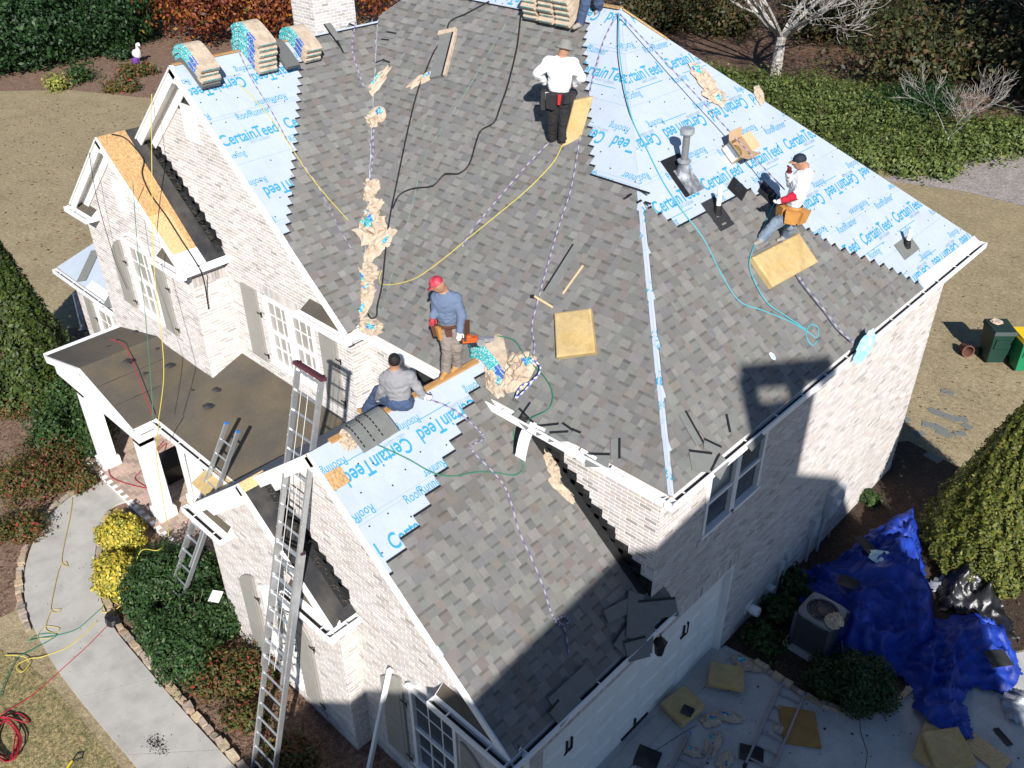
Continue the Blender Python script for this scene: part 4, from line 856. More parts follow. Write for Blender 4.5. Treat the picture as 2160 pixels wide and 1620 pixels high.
for i, (u, f_) in enumerate(UB_):
    v = -60+f_*((250) if u > 1850 else 120+.12*(u-1330)); p = G(u, v); r = RNG.uniform(1.4, 3.0)
    far_clump('understory_bush', f'olive-brown understory bush, {ORD(i+1)} from the left in the wood', 'bush', [((p.x, p.y, r*.5), (r, r, r*.7)), ((p.x+1, p.y, r*.8), (r*.6, r*.6, r*.5))], 2300, .12, WDS, 'understory bushes in the wood', fill=.1, rough=.6)
def bare_tree(name, label, base, h, r, depth, spread, bark, n=4, lean=(0, 0), zup=1., mr=.012):
    mb = MB(); b = Vector(base); mb.tube([b-ZV*.1, b+ZV*h*.12, b+Vector((lean[0], lean[1], h*.25))], [r*1.15, r, r*.85], 9, cap=False)
    for k in range(n):
        a = 6.28*k/n+random.uniform(-.3, .3); limb(mb, b+Vector((lean[0], lean[1], h*.23)), Vector((math.cos(a)*random.uniform(.6, 1.2), math.sin(a)*random.uniform(.6, 1.2), zup)), h*.42, r*.42, depth, spread, 4, .2, mr)
    return mb.build(name, bark, base=base, label=label, cat='tree')
random.seed(21)
p = G(1635, 160); bare_tree('bare_tree', 'pale bare tree with white branches on the juniper bank', (p.x, p.y, 0), 9., .30, 4, .5, PALEBARK, 9, (.1, -.1), .62)
p = G(1990, 330); bare_tree('bare_sapling', 'thin pale leafless sapling among the junipers', (p.x, p.y, 0), 3.6, .035, 3, .5, PALEBARK, 4, mr=.005)
for i, (u, v, h, lab) in enumerate([(1380, 40, 8, 'bare tree behind the roof ridge bundles'), (1310, 20, 9, 'bare tree just right of the roof apex'), (1470, 10, 9, 'grey leafless tree at the top edge left of the pale tree'), (2110, 110, 9, 'bare tree in the shaded wood near the right edge'), (2190, 200, 7, 'bare tree at the right edge of the wood'), (1800, 20, 10, 'grey leafless tree at the top edge right of the pale tree')]):
    p = G(u, v); bare_tree('bare_tree', lab, (p.x, p.y, 0), h, .14, 3, .6, PALEBARK if i < 2 else BARK, 5)
# tall shade trees right of the frame that darken the wood
for i in range(5):
    b = ((2, 40, 0), (-2, 44.5, 0), (-6, 50, 0), (-10, 57, 0), (6, 35, 0))[i]
    far_clump('shade_tree', f'{ORD(i+1)} tall dense tree beyond the right edge, shading the wood', 'tree', [((b[0], b[1], 10), (4., 4., 6)), ((b[0]+1, b[1]+1, 14), (3.5, 3.5, 4)), ((b[0]+2, b[1]-1, 6), (3.5, 3.5, 3.5))], 7000, .4, DKH, 'tall trees right of the frame', fill=.3)
# small bed plants near the far lawn
for (u, v, r, pal, lab) in [(170, 165, .9, GRN, 'small green bush on the mulch behind the lawn'), (260, 118, .8, DKH, 'dark bush beside the white goose statue'), (120, 182, .7, [((.30, .30, .06), 60), ((.18, .22, .05), 40)], 'yellow strappy plant at the far lawn edge'), (240, 185, .5, NAN, 'brown tuft left of the gable peak'), (275, 185, .5, NAN, 'brown tuft next to the gable peak'), (270, 155, .6, NAN, 'wispy brown plant on the far mulch'), (305, 150, .6, NAN, 'brown grass clump by the gable peak')]:
    p = G(u, v, .2); plant('bed_plant', lab, 'plant', (p.x, p.y, 0), [((p.x, p.y, r*.5), (r, r, r*.7))], 900, .08, pal, 'plants in the far bed', fill=.1, rough=.5)
# mulch chips and fallen leaves
def litter(name, poly, n, size, pal, z, label):
    P = np.array([(p[0], p[1]) for p in poly]); lo, hi = P.min(0), P.max(0); pts = []
    pl = [tuple(q) for q in P]
    while len(pts) < n:
        q = RNG.uniform(lo, hi)
        if inpoly(q, pl): pts.append(q)
    pts = np.array(pts); lv = Leaves(); lv._put(np.column_stack([pts, np.full(n, z)+RNG.uniform(0, .03, n)]), np.tile([0, 0, 3.], (n, 1)), size, pal, 1., .5); lv.build(name, kind='stuff', label=label, cat='litter')
CHIP = [((.17, .10, .065), 40), ((.24, .15, .10), 25), ((.09, .055, .04), 25), ((.30, .20, .13), 10)]
litter('mulch_chips', [tuple(q) for q in offs(WRs, .05)[6:]]+[(-3, -6.4), (-1.5, -5), (-3, -3.1), (-7, -3.1), (-10.6, -3.3)], 9000, .022, CHIP, .008, 'brown mulch chips between walkway and house')
litter('mulch_chips', [tuple(p) for p in front_bed], 9000, .026, CHIP, .006, 'brown mulch chips left of the walkway')
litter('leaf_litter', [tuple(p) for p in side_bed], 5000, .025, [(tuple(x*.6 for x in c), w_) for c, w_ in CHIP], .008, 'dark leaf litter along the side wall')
litter('lawn_leaves', [tuple(p) for p in gp([(0, 200), (330, 230), (300, 330), (190, 480), (110, 600), (60, 560), (0, 480)])], 420, .05, [((.12, .075, .035), 50), ((.20, .12, .05), 30), ((.26, .06, .03), 20)], .012, 'dry leaves scattered over the left lawn')
litter('lawn_leaves', [tuple(p) for p in gp([(1900, 480), (2160, 520), (2160, 820), (1950, 980), (1900, 900)])], 260, .03, [((.12, .075, .035), 50), ((.20, .12, .05), 30), ((.08, .06, .03), 20)], .012, 'dry leaves scattered over the right lawn')
litter('fallen_leaves', [tuple(p) for p in gp([(1560, 130), (1900, 260), (2160, 330), (2300, 330), (2300, -40), (1500, -40)])], 5000, .10, [((.20, .09, .04), 50), ((.28, .13, .06), 30), ((.12, .06, .03), 20)], .02, 'reddish fallen leaves on the wood floor')
# =================================================================== neighbouring house (behind the camera, its gable and chimney shade the garage)
a_, t_ = Vector((SUN_AZ.x, SUN_AZ.y, 0)), Vector((-SUN_AZ.y, SUN_AZ.x, 0)); tn = math.tan(SUN_EL)
def nb(s, v, d, d0=15.): q = a_*d+t_*s; return Vector((q.x, q.y, v+d0*tn))
NH = thing('neighbouring_house', 'neighbouring gabled house with brick chimney beyond the driveway', 'house', tuple((a_*15+t_*2).to_2d())+(0,))
pr = [(-7.2, -.05), (2.35, 6.0), (3.55, 4.95), (5.15, 4.42), (6.15, 3.1), (6.8, 1.4)]
mb = MB(); F_ = [nb(s, v, 15) for s, v in pr]; K_ = [nb(s, v, 27) for s, v in pr]
mb.add(F_+K_, [(i, i+1, 7+i, 6+i) for i in range(5)]); mb.build('roof', mat('dark_roof', (.10, .09, .085), .9, .2, 4, .3, 60), NH)
mb = MB(); f0 = [Vector((p.x, p.y, 0)) for p in F_]; k0 = [Vector((p.x, p.y, 0)) for p in K_]; ins = -ZV*.05
fr_ = [f0[0], f0[5]]+[p+ins for p in F_[::-1]]; bk_ = [k0[0], k0[5]]+[p+ins for p in K_[::-1]]; q_ = len(fr_)
mb.add(fr_+bk_, [tuple(range(q_)), tuple(range(2*q_-1, q_-1, -1)), (1, q_+1, q_+2, 2), (q_, 0, q_-1, 2*q_-1)])
mb.build('wall', mat('neighbour_brick', (.40, .30, .25), .9, .2, 6, .3, 30), NH)
mb = MB()
def nbox(s0, s1, v0, v1, d0, d1):
    mb.hexa([Vector((q.x, q.y, z)) for z in (v0+14.2*tn, v1+14.2*tn) for q in (a_*d0+t_*s0, a_*d0+t_*s1, a_*d1+t_*s1, a_*d1+t_*s0)][:8])
nbox(1.42, 3.5, -4, 6.82, 14.2, 14.5); nbox(1.42, 1.75, 6.82, 7.3, 14.2, 14.5); nbox(3.0, 3.4, 6.82, 7.3, 14.2, 14.5); nbox(2.3, 2.7, 6.82, 7.3, 14.2, 14.5); nbox(1.5, 3.35, 7.22, 7.5, 14.2, 14.5)
mb.build('chimney', BRICK, NH)
# =================================================================== things on the roof
KRAFT = mat('kraft_paper', (.49, .395, .30), .8, .16, 9, .6, 22, col2=(.41, .32, .235), c2s=6, fine=.08, fs=60)
TEAL = mat('teal_print', (.02, .36, .38), .6, .5, 60, col2=(.6, .72, .72), c2s=40, c2t=(.54, .58))
BLUEP = mat('blue_label', (.03, .12, .42), .6, .3, 60, col2=(.6, .66, .75), c2s=36, c2t=(.58, .62))
SHSTACK = mat('stacked_shingle', (.13, .13, .128), .95, .25, 30, .5, 80, stretch=(1, 1, 14))
FOAM = mat('yellow_foam', (.50, .365, .175), .95, .10, 4, .4, 70, col2=(.43, .30, .125), c2s=3, fine=.09, fs=50, fine2=.12, fs2=5)
FOAMB = mat('brown_foam', (.30, .17, .055), .95, .2, 4, .4, 70, fine=.1, fs=80)
def bundle(name, label, C, A, D, prof, level, wid=.36, shift=0., opened=False, group=None, back=.32, L=1.0):
    """draped bundle. C crest point, A axis along the ridge, D horizontal direction down the visible side, prof(s)->drop below crest"""
    C, A, D = Vector(C), Vector(A).normalized(), Vector(D).normalized(); th = .068
    t = thing(name, label, 'shingle bundle', tuple(C), group); n = 14; S = [-back+L*i/n for i in range(n+1)]
    tot = MB(); ring = []
    for i, s in enumerate(S):
        hx = s*.80; z = -prof(hx)*(1-.06*level); ss = hx+shift
        p = C+D*ss+ZV*(z+.02+level*(th+.012)*(1.05-.25*abs(hx)))
        dz = -(prof(hx+.02)-prof(hx-.02))/.04; nn = (ZV-D*dz).normalized()
        k = .92 if i in (0, n) else 1
        ring.append((p, nn, k))
    V = []
    for p, nn, k in ring:
        V += [p-A*wid/2*k, p+A*wid/2*k, p+A*wid/2*k*.97+nn*th, p-A*wid/2*k*.97+nn*th]
    F = []; Mi = []
    for i in range(n):
        b = 4*i
        for q in range(4): F.append((b+q, b+4+q, b+4+(q+1) % 4, b+(q+1) % 4))
    F += [(0, 1, 2, 3), (4*n+3, 4*n+2, 4*n+1, 4*n)]
    tot.add(V, F); tot.build('wrapper', SHSTACK if opened else KRAFT, t)
    if not opened:
        for mt, e0, e1, a0, a1, nm in ((TEAL, -.48, -.36, 0, 9, 'label_strip'), (BLUEP, -.46, -.38, 9, 12, 'blue_label')):
            m = MB(); P = []
            for i in range(a0, a1+1):
                p, nn, k = ring[i]; P += [p+A*wid*e0*k+nn*(th+.003), p+A*wid*e1*k+nn*(th+.003)]
            m.add(P, [(2*i, 2*i+2, 2*i+3, 2*i+1) for i in range(a1-a0)])
            P2 = []
            for i in range(a0, a1+1):
                p, nn, k = ring[i]; P2 += [p-A*(wid/2*k+.002)+nn*.004, p-A*(wid/2*k*.97+.003)+nn*th]
            m.add(P2, [(2*i, 2*i+1, 2*i+3, 2*i+2) for i in range(a1-a0)]); m.build(nm, mt, t)
        m = MB(); p, nn, k = ring[n]; dd = (ring[n][0]-ring[n-1][0]).normalized(); m.obox(p+nn*th*.75+dd*.003, A*wid*.33, nn*.012, dd*.002); m.build('end_label', TEAL, t)
    return t
ordl = ['lowest', 'second', 'third', 'fourth', 'fifth', 'topmost']
pA = lambda s: PM*(math.sqrt(s*s+.02)-.14)
def stack(nm, C, A, D, n, desc, sh, wid=.36, back=.32, opened=(), L=1.0):
    for k in range(n):
        w_ = 'topmost' if k == n-1 else ordl[k]+(' from the bottom' if k else '')
        bundle('shingle_bundle', f'{w_} shingle bundle of the {desc}', C+Vector(A)*random.uniform(-.02, .02), A, D, pA, k, wid, sh*k+random.uniform(-.02, .03), k in opened, 'shingle bundles stacked on the ridges', back, L)
stack('a', Vector((AXR, -.28, AZR)), (0, 1, 0), (1, 0, 0), 4, 'left stack at the gable peak', .03, .40, .30, (0,))
stack('b', Vector((AXR, .95, AZR)), (0, 1, 0), (1, 0, 0), 6, 'tall middle stack on the gable ridge', .02, .42)
stack('c', Vector((AXR, 1.95, AZR)), (0, 1, 0), (1, 0, 0), 3, 'small stack beside the chimney', .03, .38)
bundle('shingle_bundle', 'opened dark bundle of bare shingles between two ridge stacks', Vector((AXR, 1.42, AZR)), (0, 1, 0), (1, 0, 0), pA, 0, .3, .1, True)
for i, x in enumerate((-6.62, -6.2, -5.82)):
    stack('d', Vector((x, 5.01, 10.45)), (1, 0, 0), (0, -1, 0), (5, 5, 6)[i], ('left', 'middle', 'right')[i]+' stack at the main ridge', .015, .36, .3)
stack('e', Vector((WXR+.0, .12, WZR+.02)), (0, 1, 0), (1, 0, 0), 3, 'pile on the wing ridge', .02, .52, .25, (), 1.05)
# crumpled wrappers
def crumple(name, label, c, X, Y, N, seed, cat='wrapper', group='crumpled paper wrappers on the roof', n=14, amp=.3, mats=None, patch=.16):
    """a crushed sheet: half axes X, Y, height along N"""
    c, X, Y, N = map(Vector, (c, X, Y, N)); N = N.normalized(); mb = MB(); rs = random.Random(seed); P = {}; hh = min(X.length, Y.length)
    for i in range(n+1):
        for j in range(n+1):
            a, b = 2*i/n-1, 2*j/n-1; r = max(abs(a), abs(b)); ang = math.atan2(b, a); edge = 1+.26*mnoise.noise(Vector((math.cos(ang)*2.2, math.sin(ang)*2.2, seed*3.1)))
            l = math.hypot(a, b) or 1; k = r/l*edge
            q = Vector((a*1.9, b*1.9, seed*1.7)); h = abs(mnoise.noise(q*1.3))*1.1+.5*abs(mnoise.noise(q*3.1))+.12
            h *= (1-.75*r**2); o = Vector((mnoise.noise(q*2+Vector((7, 0, 0))), mnoise.noise(q*2+Vector((0, 9, 0))), 0))*.2
            P[i, j] = c+X*(a*k+o.x)+Y*(b*k+o.y)+N*(max(.0, h)*hh*amp*2.2+.012)
    V = [P[i, j] for i in range(n+1) for j in range(n+1)]; F = []
    for i in range(n):
        for j in range(n):
            a, b, d, e = i*(n+1)+j, (i+1)*(n+1)+j, (i+1)*(n+1)+j+1, i*(n+1)+j+1
            for f in ((a, b, d), (a, d, e)) if (i+j) % 2 else ((a, b, e), (b, d, e)):
                F.append(f)
    mb.v = [tuple(p) for p in V]; mb.t = [(1, 1, 1)]*len(V); mb.f = F
    ci, cj = rs.uniform(.2, .8)*n, rs.uniform(.2, .8)*n
    for f in F:
        i, j = f[0]//(n+1), f[0] % (n+1); d = math.hypot(i-ci, j-cj)/n; mb.m.append((1 if (i+j+seed) % 3 else 2) if d < patch else 0)
    return mb.build(name, mats or [KRAFT, TEAL, BLUEP], base=tuple(c), label=label, cat=cat, group=group)
def crumple_px(f, fr, u, v, lu, lw, rot, seed, label, **k):
    p = f(u, v); c, s = math.cos(rot), math.sin(rot); return crumple('paper_wrapper', label, p, (fr.U*c+fr.W*s)*lu, (fr.W*c-fr.U*s)*lw, fr.N, seed, **k)
for q, (u, v, a, b, r, lab) in enumerate([(785, 190, .13, .42, -.15, 'long kraft wrapper highest in the roof valley'), (790, 250, .2, .18, .3, 'crushed wrapper with blue label below the long one'), (775, 405, .22, .2, .2, 'crushed wrapper with blue label in mid valley'), (788, 445, .14, .2, .1, 'small crushed wrapper between two larger ones'), (775, 490, .3, .3, .4, 'largest crumpled wrapper in the valley'), (800, 520, .14, .3, -.3, 'teal-striped wrapper beside the black hose'), (772, 580, .22, .16, .2, 'crushed wrapper beside the yellow hose loop'), (775, 618, .14, .14, .2, 'small pale wrapper low in the valley'), (768, 650, .1, .25, .1, 'narrow teal-striped wrapper near the gutter corner'), (782, 690, .22, .12, .1, 'flattened wrapper at the valley foot')]):
    crumple_px(MF, FMF, u, v, a*1.4, b*1.35, r, q+1, lab, amp=.3)
crumple_px(MF, FMF, 893, 168, .12, .34, -.75, 21, 'twisted wrapper beside the open shingle bundle'); crumple_px(SW, FSW, 737, 925, .2, .16, .3, 22, 'crushed wrapper beside the curled shingles on the wing')
crumple_px(MF, FMF, 1095, 785, .28, .34, .2, 23, 'crumpled wrappers bound with blue rope on the wing', amp=.4); crumple_px(MF, FMF, 1045, 805, .34, .16, -.5, 24, 'torn wrapper spilling from the wing bundles')
crumple_px(MR, FMR, 1480, 165, .22, .35, .3, 25, 'torn wrapper hanging at the far hip'); crumple_px(MR, FMR, 1505, 205, .3, .2, -.4, 26, 'crushed wrapper with blue label near the far hip'); crumple_px(MR, FMR, 1600, 202, .22, .12, .9, 27, 'wrapper curling over the far hip edge', patch=0)
crumple_px(SW, FSW, 1163, 985, .10, .28, -.2, 28, 'torn paper hanging from the gutter above the wing', amp=.5, patch=0); crumple_px(SW, FSW, 1185, 1035, .09, .3, .3, 29, 'lower end of the torn paper on the wing shingles', amp=.4, patch=0)
crumple_px(MF, FMF, 1695, 498, .01, .01, 0, 30, 'paper scrap') if False else None
# open bundle lying on the slope
t = thing('open_bundle', 'half-empty shingle bundle with black edge on the upper slope', 'shingle bundle', tuple(MF(938, 120)))
p0, p1 = MF(945, 75, .02), MF(922, 165, .02); ax = (p1-p0).normalized(); sd_ = FMF.N.cross(ax)
m = MB(); m.obox((p0+p1)/2+FMF.N*.025, (p1-p0)/2, sd_*.14, FMF.N*.03); m.build('shingles', HEADLAP, t); m = MB(); m.obox((p0+p1)/2+sd_*.14+FMF.N*.03, (p1-p0)/2, sd_*.012, FMF.N*.036); m.build('edge_strip', BLACKST, t)
m = MB(); m.obox((p0+p1)/2+sd_*.19+FMF.N*.03, (p1-p0)*.5, sd_*.03, FMF.N*.028); m.obox(p0-ax*.05+FMF.N*.04, ax*.05, sd_*.2, FMF.N*.035); m.build('torn_wrapper', KRAFT, t)
# ---------------------------------------------------------------- ropes and hoses
ROPE = mat('braided_rope', (1, 1, 1), .85, .1, 30, tint=True); HOSE = mat('hose_rubber', (1, 1, 1), .5, .06, 10, tint=True)
def rope(name, label, pts, r=.013, cols=((.12, .10, .19), (.33, .31, .37)), cat='rope', n=10, group='climbing ropes on the roof', lift=.02):
    P = catmull(pts, n); Q = [P[0]]
    for p in P[1:]:
        d = (p-Q[-1]).length; k = max(1, int(d/.03))
        a = Q[-1]
        for i in range(1, k+1): Q.append(a+(p-a)*i/k)
    mb = MB(); tn_ = [cols[(i//2) % 2] for i in range(len(Q))]; T = []
    for i in range(len(Q)): T.append(jit(tn_[i], .1))
    mb.tube(Q, r, 5, 0, tints=T); b = tuple(Q[0]); return mb.build(name, ROPE, base=b, label=label, cat=cat, group=group)
def hose(name, label, pts, r, col, cat='hose', n=10, group='hoses and cords'):
    mb = MB(); P = catmull(pts, n); mb.tube(P, r, 6, 0, t=col); return mb.build(name, HOSE, base=tuple(P[0]), label=label, cat=cat, group=group, smooth=True)
def on(f, L, h=.02): return [f(u, v, h) for u, v in L]
rope('climbing_rope', 'left purple-white rope running down the valley top', on(SA, [(750, 47), (743, 95), (748, 125), (768, 185)]))
rope('climbing_rope', 'right purple-white rope running down the valley top', on(MF, [(785, 40), (785, 100), (784, 160)], .03))
rope('climbing_rope', 'paired purple rope between two valley wrappers', on(MF, [(791, 268), (772, 340), (763, 385)], .03)); rope('climbing_rope', 'inner purple rope between two valley wrappers', on(MF, [(788, 268), (786, 330), (780, 390)], .03))
rope('climbing_rope', 'purple rope leading from the white-shirted worker downslope', on(MF, [(1161, 298), (1110, 350), (1050, 420), (1000, 480), (975, 520)], .03))
rope('climbing_rope', 'long purple rope hanging beside the roof hip to the wing', on(MF, [(1302, 30), (1272, 90), (1240, 210), (1222, 300), (1205, 395), (1178, 480), (1155, 560), (1133, 640), (1122, 690), (1128, 730), (1122, 762)], .035))
rope('climbing_rope', 'taut rope from the apex to the man on the right slope', [MR(1308, 30, .1), MR(1440, 170, .22), MR(1560, 300, .25), Vector(MR(1655, 400, .45))], .011)
rope('climbing_rope', 'purple rope hanging from the right foam pad', on(MR, [(1648, 508), (1680, 575), (1700, 605), (1740, 655), (1770, 695), (1800, 722)], .10))
rope('climbing_rope', 'dark thin rope over the gable membrane', on(SA, [(500, 100), (530, 165), (570, 230), (620, 320), (660, 375), (690, 430), (720, 490), (745, 530)], .015), .010)
rope('climbing_rope', 'purple rope from the seated worker across the wing', on(SW, [(905, 843), (945, 858), (985, 885), (1012, 910), (1020, 925), (995, 940), (1000, 955), (1035, 990), (1062, 1022), (1078, 1060), (1095, 1120), (1120, 1175), (1145, 1235), (1160, 1285), (1172, 1305), (1190, 1300), (1200, 1312), (1180, 1318), (1168, 1305), (1190, 1325), (1200, 1380)], .03))
rope('climbing_rope', 'white-blue rope binding the wing wrappers', on(MF, [(1120, 755), (1140, 775), (1128, 800), (1100, 815), (1088, 840), (1110, 820), (1130, 795)], .16), .012, ((.08, .12, .4), (.7, .7, .7)))
BK = (.015, .015, .017); YL = (.50, .42, .06); GR = (.03, .17, .10); TQ = (.07, .36, .42); RD = (.38, .02, .04)
hose('power_cable', 'black cable from the ridge down the valley to a hooked end', on(MF, [(1032, 3), (985, 28), (950, 45), (940, 72), (915, 110), (898, 150), (880, 195), (860, 275), (838, 380), (822, 460), (812, 540), (806, 600), (796, 645), (794, 666), (783, 672), (776, 662)], .025), .016, BK)
hose('power_cable', 'black cable winding across the middle of the main slope', on(MF, [(1098, 35), (1090, 100), (1072, 175), (1055, 225), (1042, 258), (1015, 275), (1004, 300), (990, 345), (968, 366), (938, 368), (912, 392), (870, 398), (842, 412), (828, 440)], .025), .016, BK)
hose('air_hose', 'thin yellow hose curving across the main slope', on(MF, [(1186, 306), (1165, 345), (1110, 402), (1050, 452), (985, 505), (930, 550), (880, 585), (840, 598), (808, 600), (800, 588), (806, 570)], .02), .008, YL)
hose('air_hose', 'yellow hose over the gable membrane', on(SA, [(505, 178), (560, 235), (615, 312), (650, 365), (690, 415), (735, 465)], .02), .008, YL)
hose('air_hose', 'faint green hose straight down the main slope', on(MF, [(1070, 45), (985, 190), (900, 325), (868, 440), (835, 550), (806, 655)], .012), .006, (.16, .30, .24))
hose('air_hose', 'dark green hose looping from the wing bundles over the valley', on(MF, [(1045, 708), (1085, 718), (1110, 755), (1150, 797), (1166, 830), (1158, 862), (1120, 882)], .05)+on(SW, [(1092, 893), (1083, 915), (1092, 955), (1103, 985), (1085, 1002), (1040, 996), (1000, 996), (960, 1004), (915, 998), (860, 968), (800, 940), (758, 922)], .02), .010, GR)
hose('air_hose', 'turquoise hose from the apex down the right slope', on(MR, [(1305, 28), (1308, 120), (1330, 240), (1365, 315), (1400, 385), (1440, 445), (1485, 505), (1520, 575), (1560, 635), (1610, 655), (1670, 680), (1708, 703), (1722, 712), (1726, 692), (1710, 685), (1700, 705), (1712, 728), (1724, 718)], .02), .010, TQ)
hose('air_hose', 'turquoise hose from the right worker to the coil', on(MR, [(1640, 412), (1610, 480), (1582, 545), (1590, 590), (1620, 640), (1660, 668), (1700, 695)], .04), .010, TQ)
FBp = lambda u, v, h=0.: hit((u, v), (PM, 0, 1), 5.916+PM*(BXR+BW2)+h*S_M)
hose('power_cable', 'black cable across the small gable roof and down its brick side', on(FBp, [(235, 283), (262, 290), (285, 312), (303, 338), (300, 368), (318, 410), (350, 455), (385, 510), (408, 545)], .04)+[hit(q, (1, 0, 0), -10.36+dx) for q, dx in (((425, 575), .16), ((432, 600), .0), ((436, 625), -.09), ((440, 652), -.1))], .013, BK)
yp = lambda u, v, y: hit((u, v), (0, 1, 0), y)
hose('air_hose', 'green hose hanging from the gable to the porch corner', [yp(280, 380, BY-.1), yp(290, 520, -1.6), yp(305, 650, -2.1), yp(318, 800, -2.7), yp(323, 885, -3.0)], .007, GR)
hose('air_hose', 'yellow hose hanging from the peak to the porch corner', [yp(320, 198, AY-.05), yp(320, 340, -1.0), yp(325, 560, -1.8), yp(342, 720, -2.3), yp(345, 800, -2.6), yp(334, 888, -3.05)], .008, YL)
hose('air_hose', 'red hose over the portico membrane', [G(232, 715, 3.4), G(262, 728, 3.42), G(280, 765, 3.34), G(300, 820, 3.16), G(321, 875, 2.95)], .009, RD)
hose('power_cable', 'thin black cord hanging in front of the gable', [yp(188, 322, BY-.05), yp(205, 420, BY-.05), yp(240, 540, -1.3), yp(268, 610, -1.3)], .007, BK)
hose('air_hose', 'yellow hose falling from the porch corner into the hedge', [yp(336, 890, -3.06), yp(330, 960, -3.15), yp(345, 1060, -3.3), G(355, 1130, .9), G(335, 1160, 1.05), G(295, 1165, .9), G(270, 1250, .35), G(245, 1285, .08), G(215, 1290, .06), G(225, 1265, .06), G(250, 1275, .07)], .009, YL)
hose('air_hose', 'yellow hose snaking along the pale walkway', [G(u, v, .06) for u, v in [(153, 1050), (148, 1090), (135, 1150), (131, 1185), (143, 1195), (138, 1185), (125, 1200), (112, 1255), (108, 1285), (120, 1293), (128, 1285), (108, 1290), (97, 1325), (115, 1335), (125, 1325), (95, 1322), (80, 1345), (110, 1345)]], .009, (.42, .33, .10))
hose('air_hose', 'dark green hose lying across the walkway', [G(u, v, .06) for u, v in [(225, 1272), (200, 1295), (165, 1325), (130, 1338), (90, 1345), (60, 1352), (85, 1338), (120, 1340), (60, 1375), (35, 1390), (10, 1440), (0, 1470)]], .009, GR)
hose('air_hose', 'yellow hose looping over the lawn edge', [G(u, v, .06) for u, v in [(205, 1310), (150, 1360), (90, 1385), (60, 1390), (35, 1405), (45, 1418), (62, 1400), (50, 1385), (10, 1382)]], .009, YL)
hose('air_hose', 'red hose lying from the walkway over the lawn', [G(u, v, .06) for u, v in [(228, 1318), (185, 1362), (130, 1412), (70, 1465), (0, 1508)]], .008, RD)
hose('air_hose', 'coiled red hose at the bottom left corner of the lawn', [G(12+math.cos(k*.9)*(26+6*math.sin(k*2.1))+5*math.sin(k*.7), 1560+math.sin(k*.9)*(42+7*math.cos(k*1.7)), .03+.004*k) for k in range(34)]+[G(60, 1525, .05), G(40, 1505, .03), G(0, 1512, .03)], .012, (.30, .015, .03))
hose('air_hose', 'red hose tangled on the porch floor', [G(u, v, .13) for u, v in [(345, 930), (330, 955), (360, 965), (335, 985), (350, 935), (300, 990), (285, 1010), (310, 1030), (240, 1010), (228, 985)]], .009, RD)
# ---------------------------------------------------------------- foam pads
def pad(label, c, X, Y, N, th, m=None, lean=None, seed=0):
    c, X, Y, N = map(Vector, (c, X, Y, N)); N = N.normalized()*th; k = [Vector((random.uniform(-.02, .02), random.uniform(-.02, .02), random.uniform(-.01, .01))) for _ in range(8)]; mb = MB(); n = 5; V = []
    b = .93
    P = [c+X*sx+Y*sy+k[q] for q, (sx, sy) in enumerate(((-1, -1), (1, -1), (1, 1), (-1, 1)))]; Q = [p+N*.85 for p in P]; T = [c+(p-c)*b+N for p in P]
    mb.add(P+Q+T, [(3, 2, 1, 0)]+[(i, (i+1) % 4, 4+(i+1) % 4, 4+i) for i in range(4)]+[(4+i, 4+(i+1) % 4, 8+(i+1) % 4, 8+i) for i in range(4)]+[(8, 9, 10, 11)])
    return mb.build('foam_pad', m or FOAM, base=tuple(c), label=label, cat='foam pad', group='roofers foam pads')
def pad_px(f, N, quad, label, th=.09, m=None, h=.015):
    a, b, c, d = [f(u, v, h) for u, v in quad]; cc = (a+b+c+d)/4; pad(label, cc, (b-a+c-d)/4, (d-a+c-b)/4, N, th, m)
pad_px(MF, FMF.N, [(1178, 758), (1257, 748), (1250, 655), (1173, 664)], 'yellow foam pad lying alone on the main slope')
pad_px(MR, FMR.N, [(1622, 612), (1716, 556), (1682, 500), (1578, 545)], 'yellow foam pad under the right worker feet', .10)
gz_ = lambda z: (lambda u, v, h=0.: G(u, v, z))
pad_px(gz_(.12), ZV, [(1490, 1448), (1568, 1462), (1570, 1415), (1497, 1402)], 'yellow foam pad with leaf nearest the garage door', .10); pad_px(gz_(.10), ZV, [(1392, 1490), (1440, 1540), (1488, 1495), (1442, 1452)], 'yellow foam pad with dark scrap by the garage', .11)
pad_px(gz_(.02), ZV, [(1655, 1568), (1730, 1582), (1720, 1505), (1638, 1492)], 'thin brown foam pad under the ladder', .05, FOAMB)
pad_px(gz_(.02), ZV, [(1922, 1600), (1990, 1640), (2010, 1560), (1950, 1525)], 'lower pale foam pad of the pair by the tarp', .10); pad_px(gz_(.14), ZV, [(1975, 1635), (2058, 1615), (2020, 1542), (1942, 1548)], 'upper pale foam pad of the pair by the tarp', .11)
p = MF(1215, 300); q = MF(1238, 205)
_n3 = Vector((_fw.x, _fw.y, 0)).normalized(); _b3 = MF(1200, 300); _pp = lambda u, v, dd: hit((u, v), _n3, _n3.dot(_b3)-dd)
pad('yellow foam pad standing upright beside the white-shirted worker', _pp(1217, 255, -.05), (_pp(1236, 250, -.05)-_pp(1198, 258, -.05))/2, (_pp(1228, 205, -.05)-_pp(1203, 302, -.02))/2, -_n3, .08)
pad('yellow foam pad leaning below the short ladder top', Vector((-8.15, -2.62, 2.62)), (.42, 0, 0), (0, .3, .12), (0, -.4, 1), .09); 
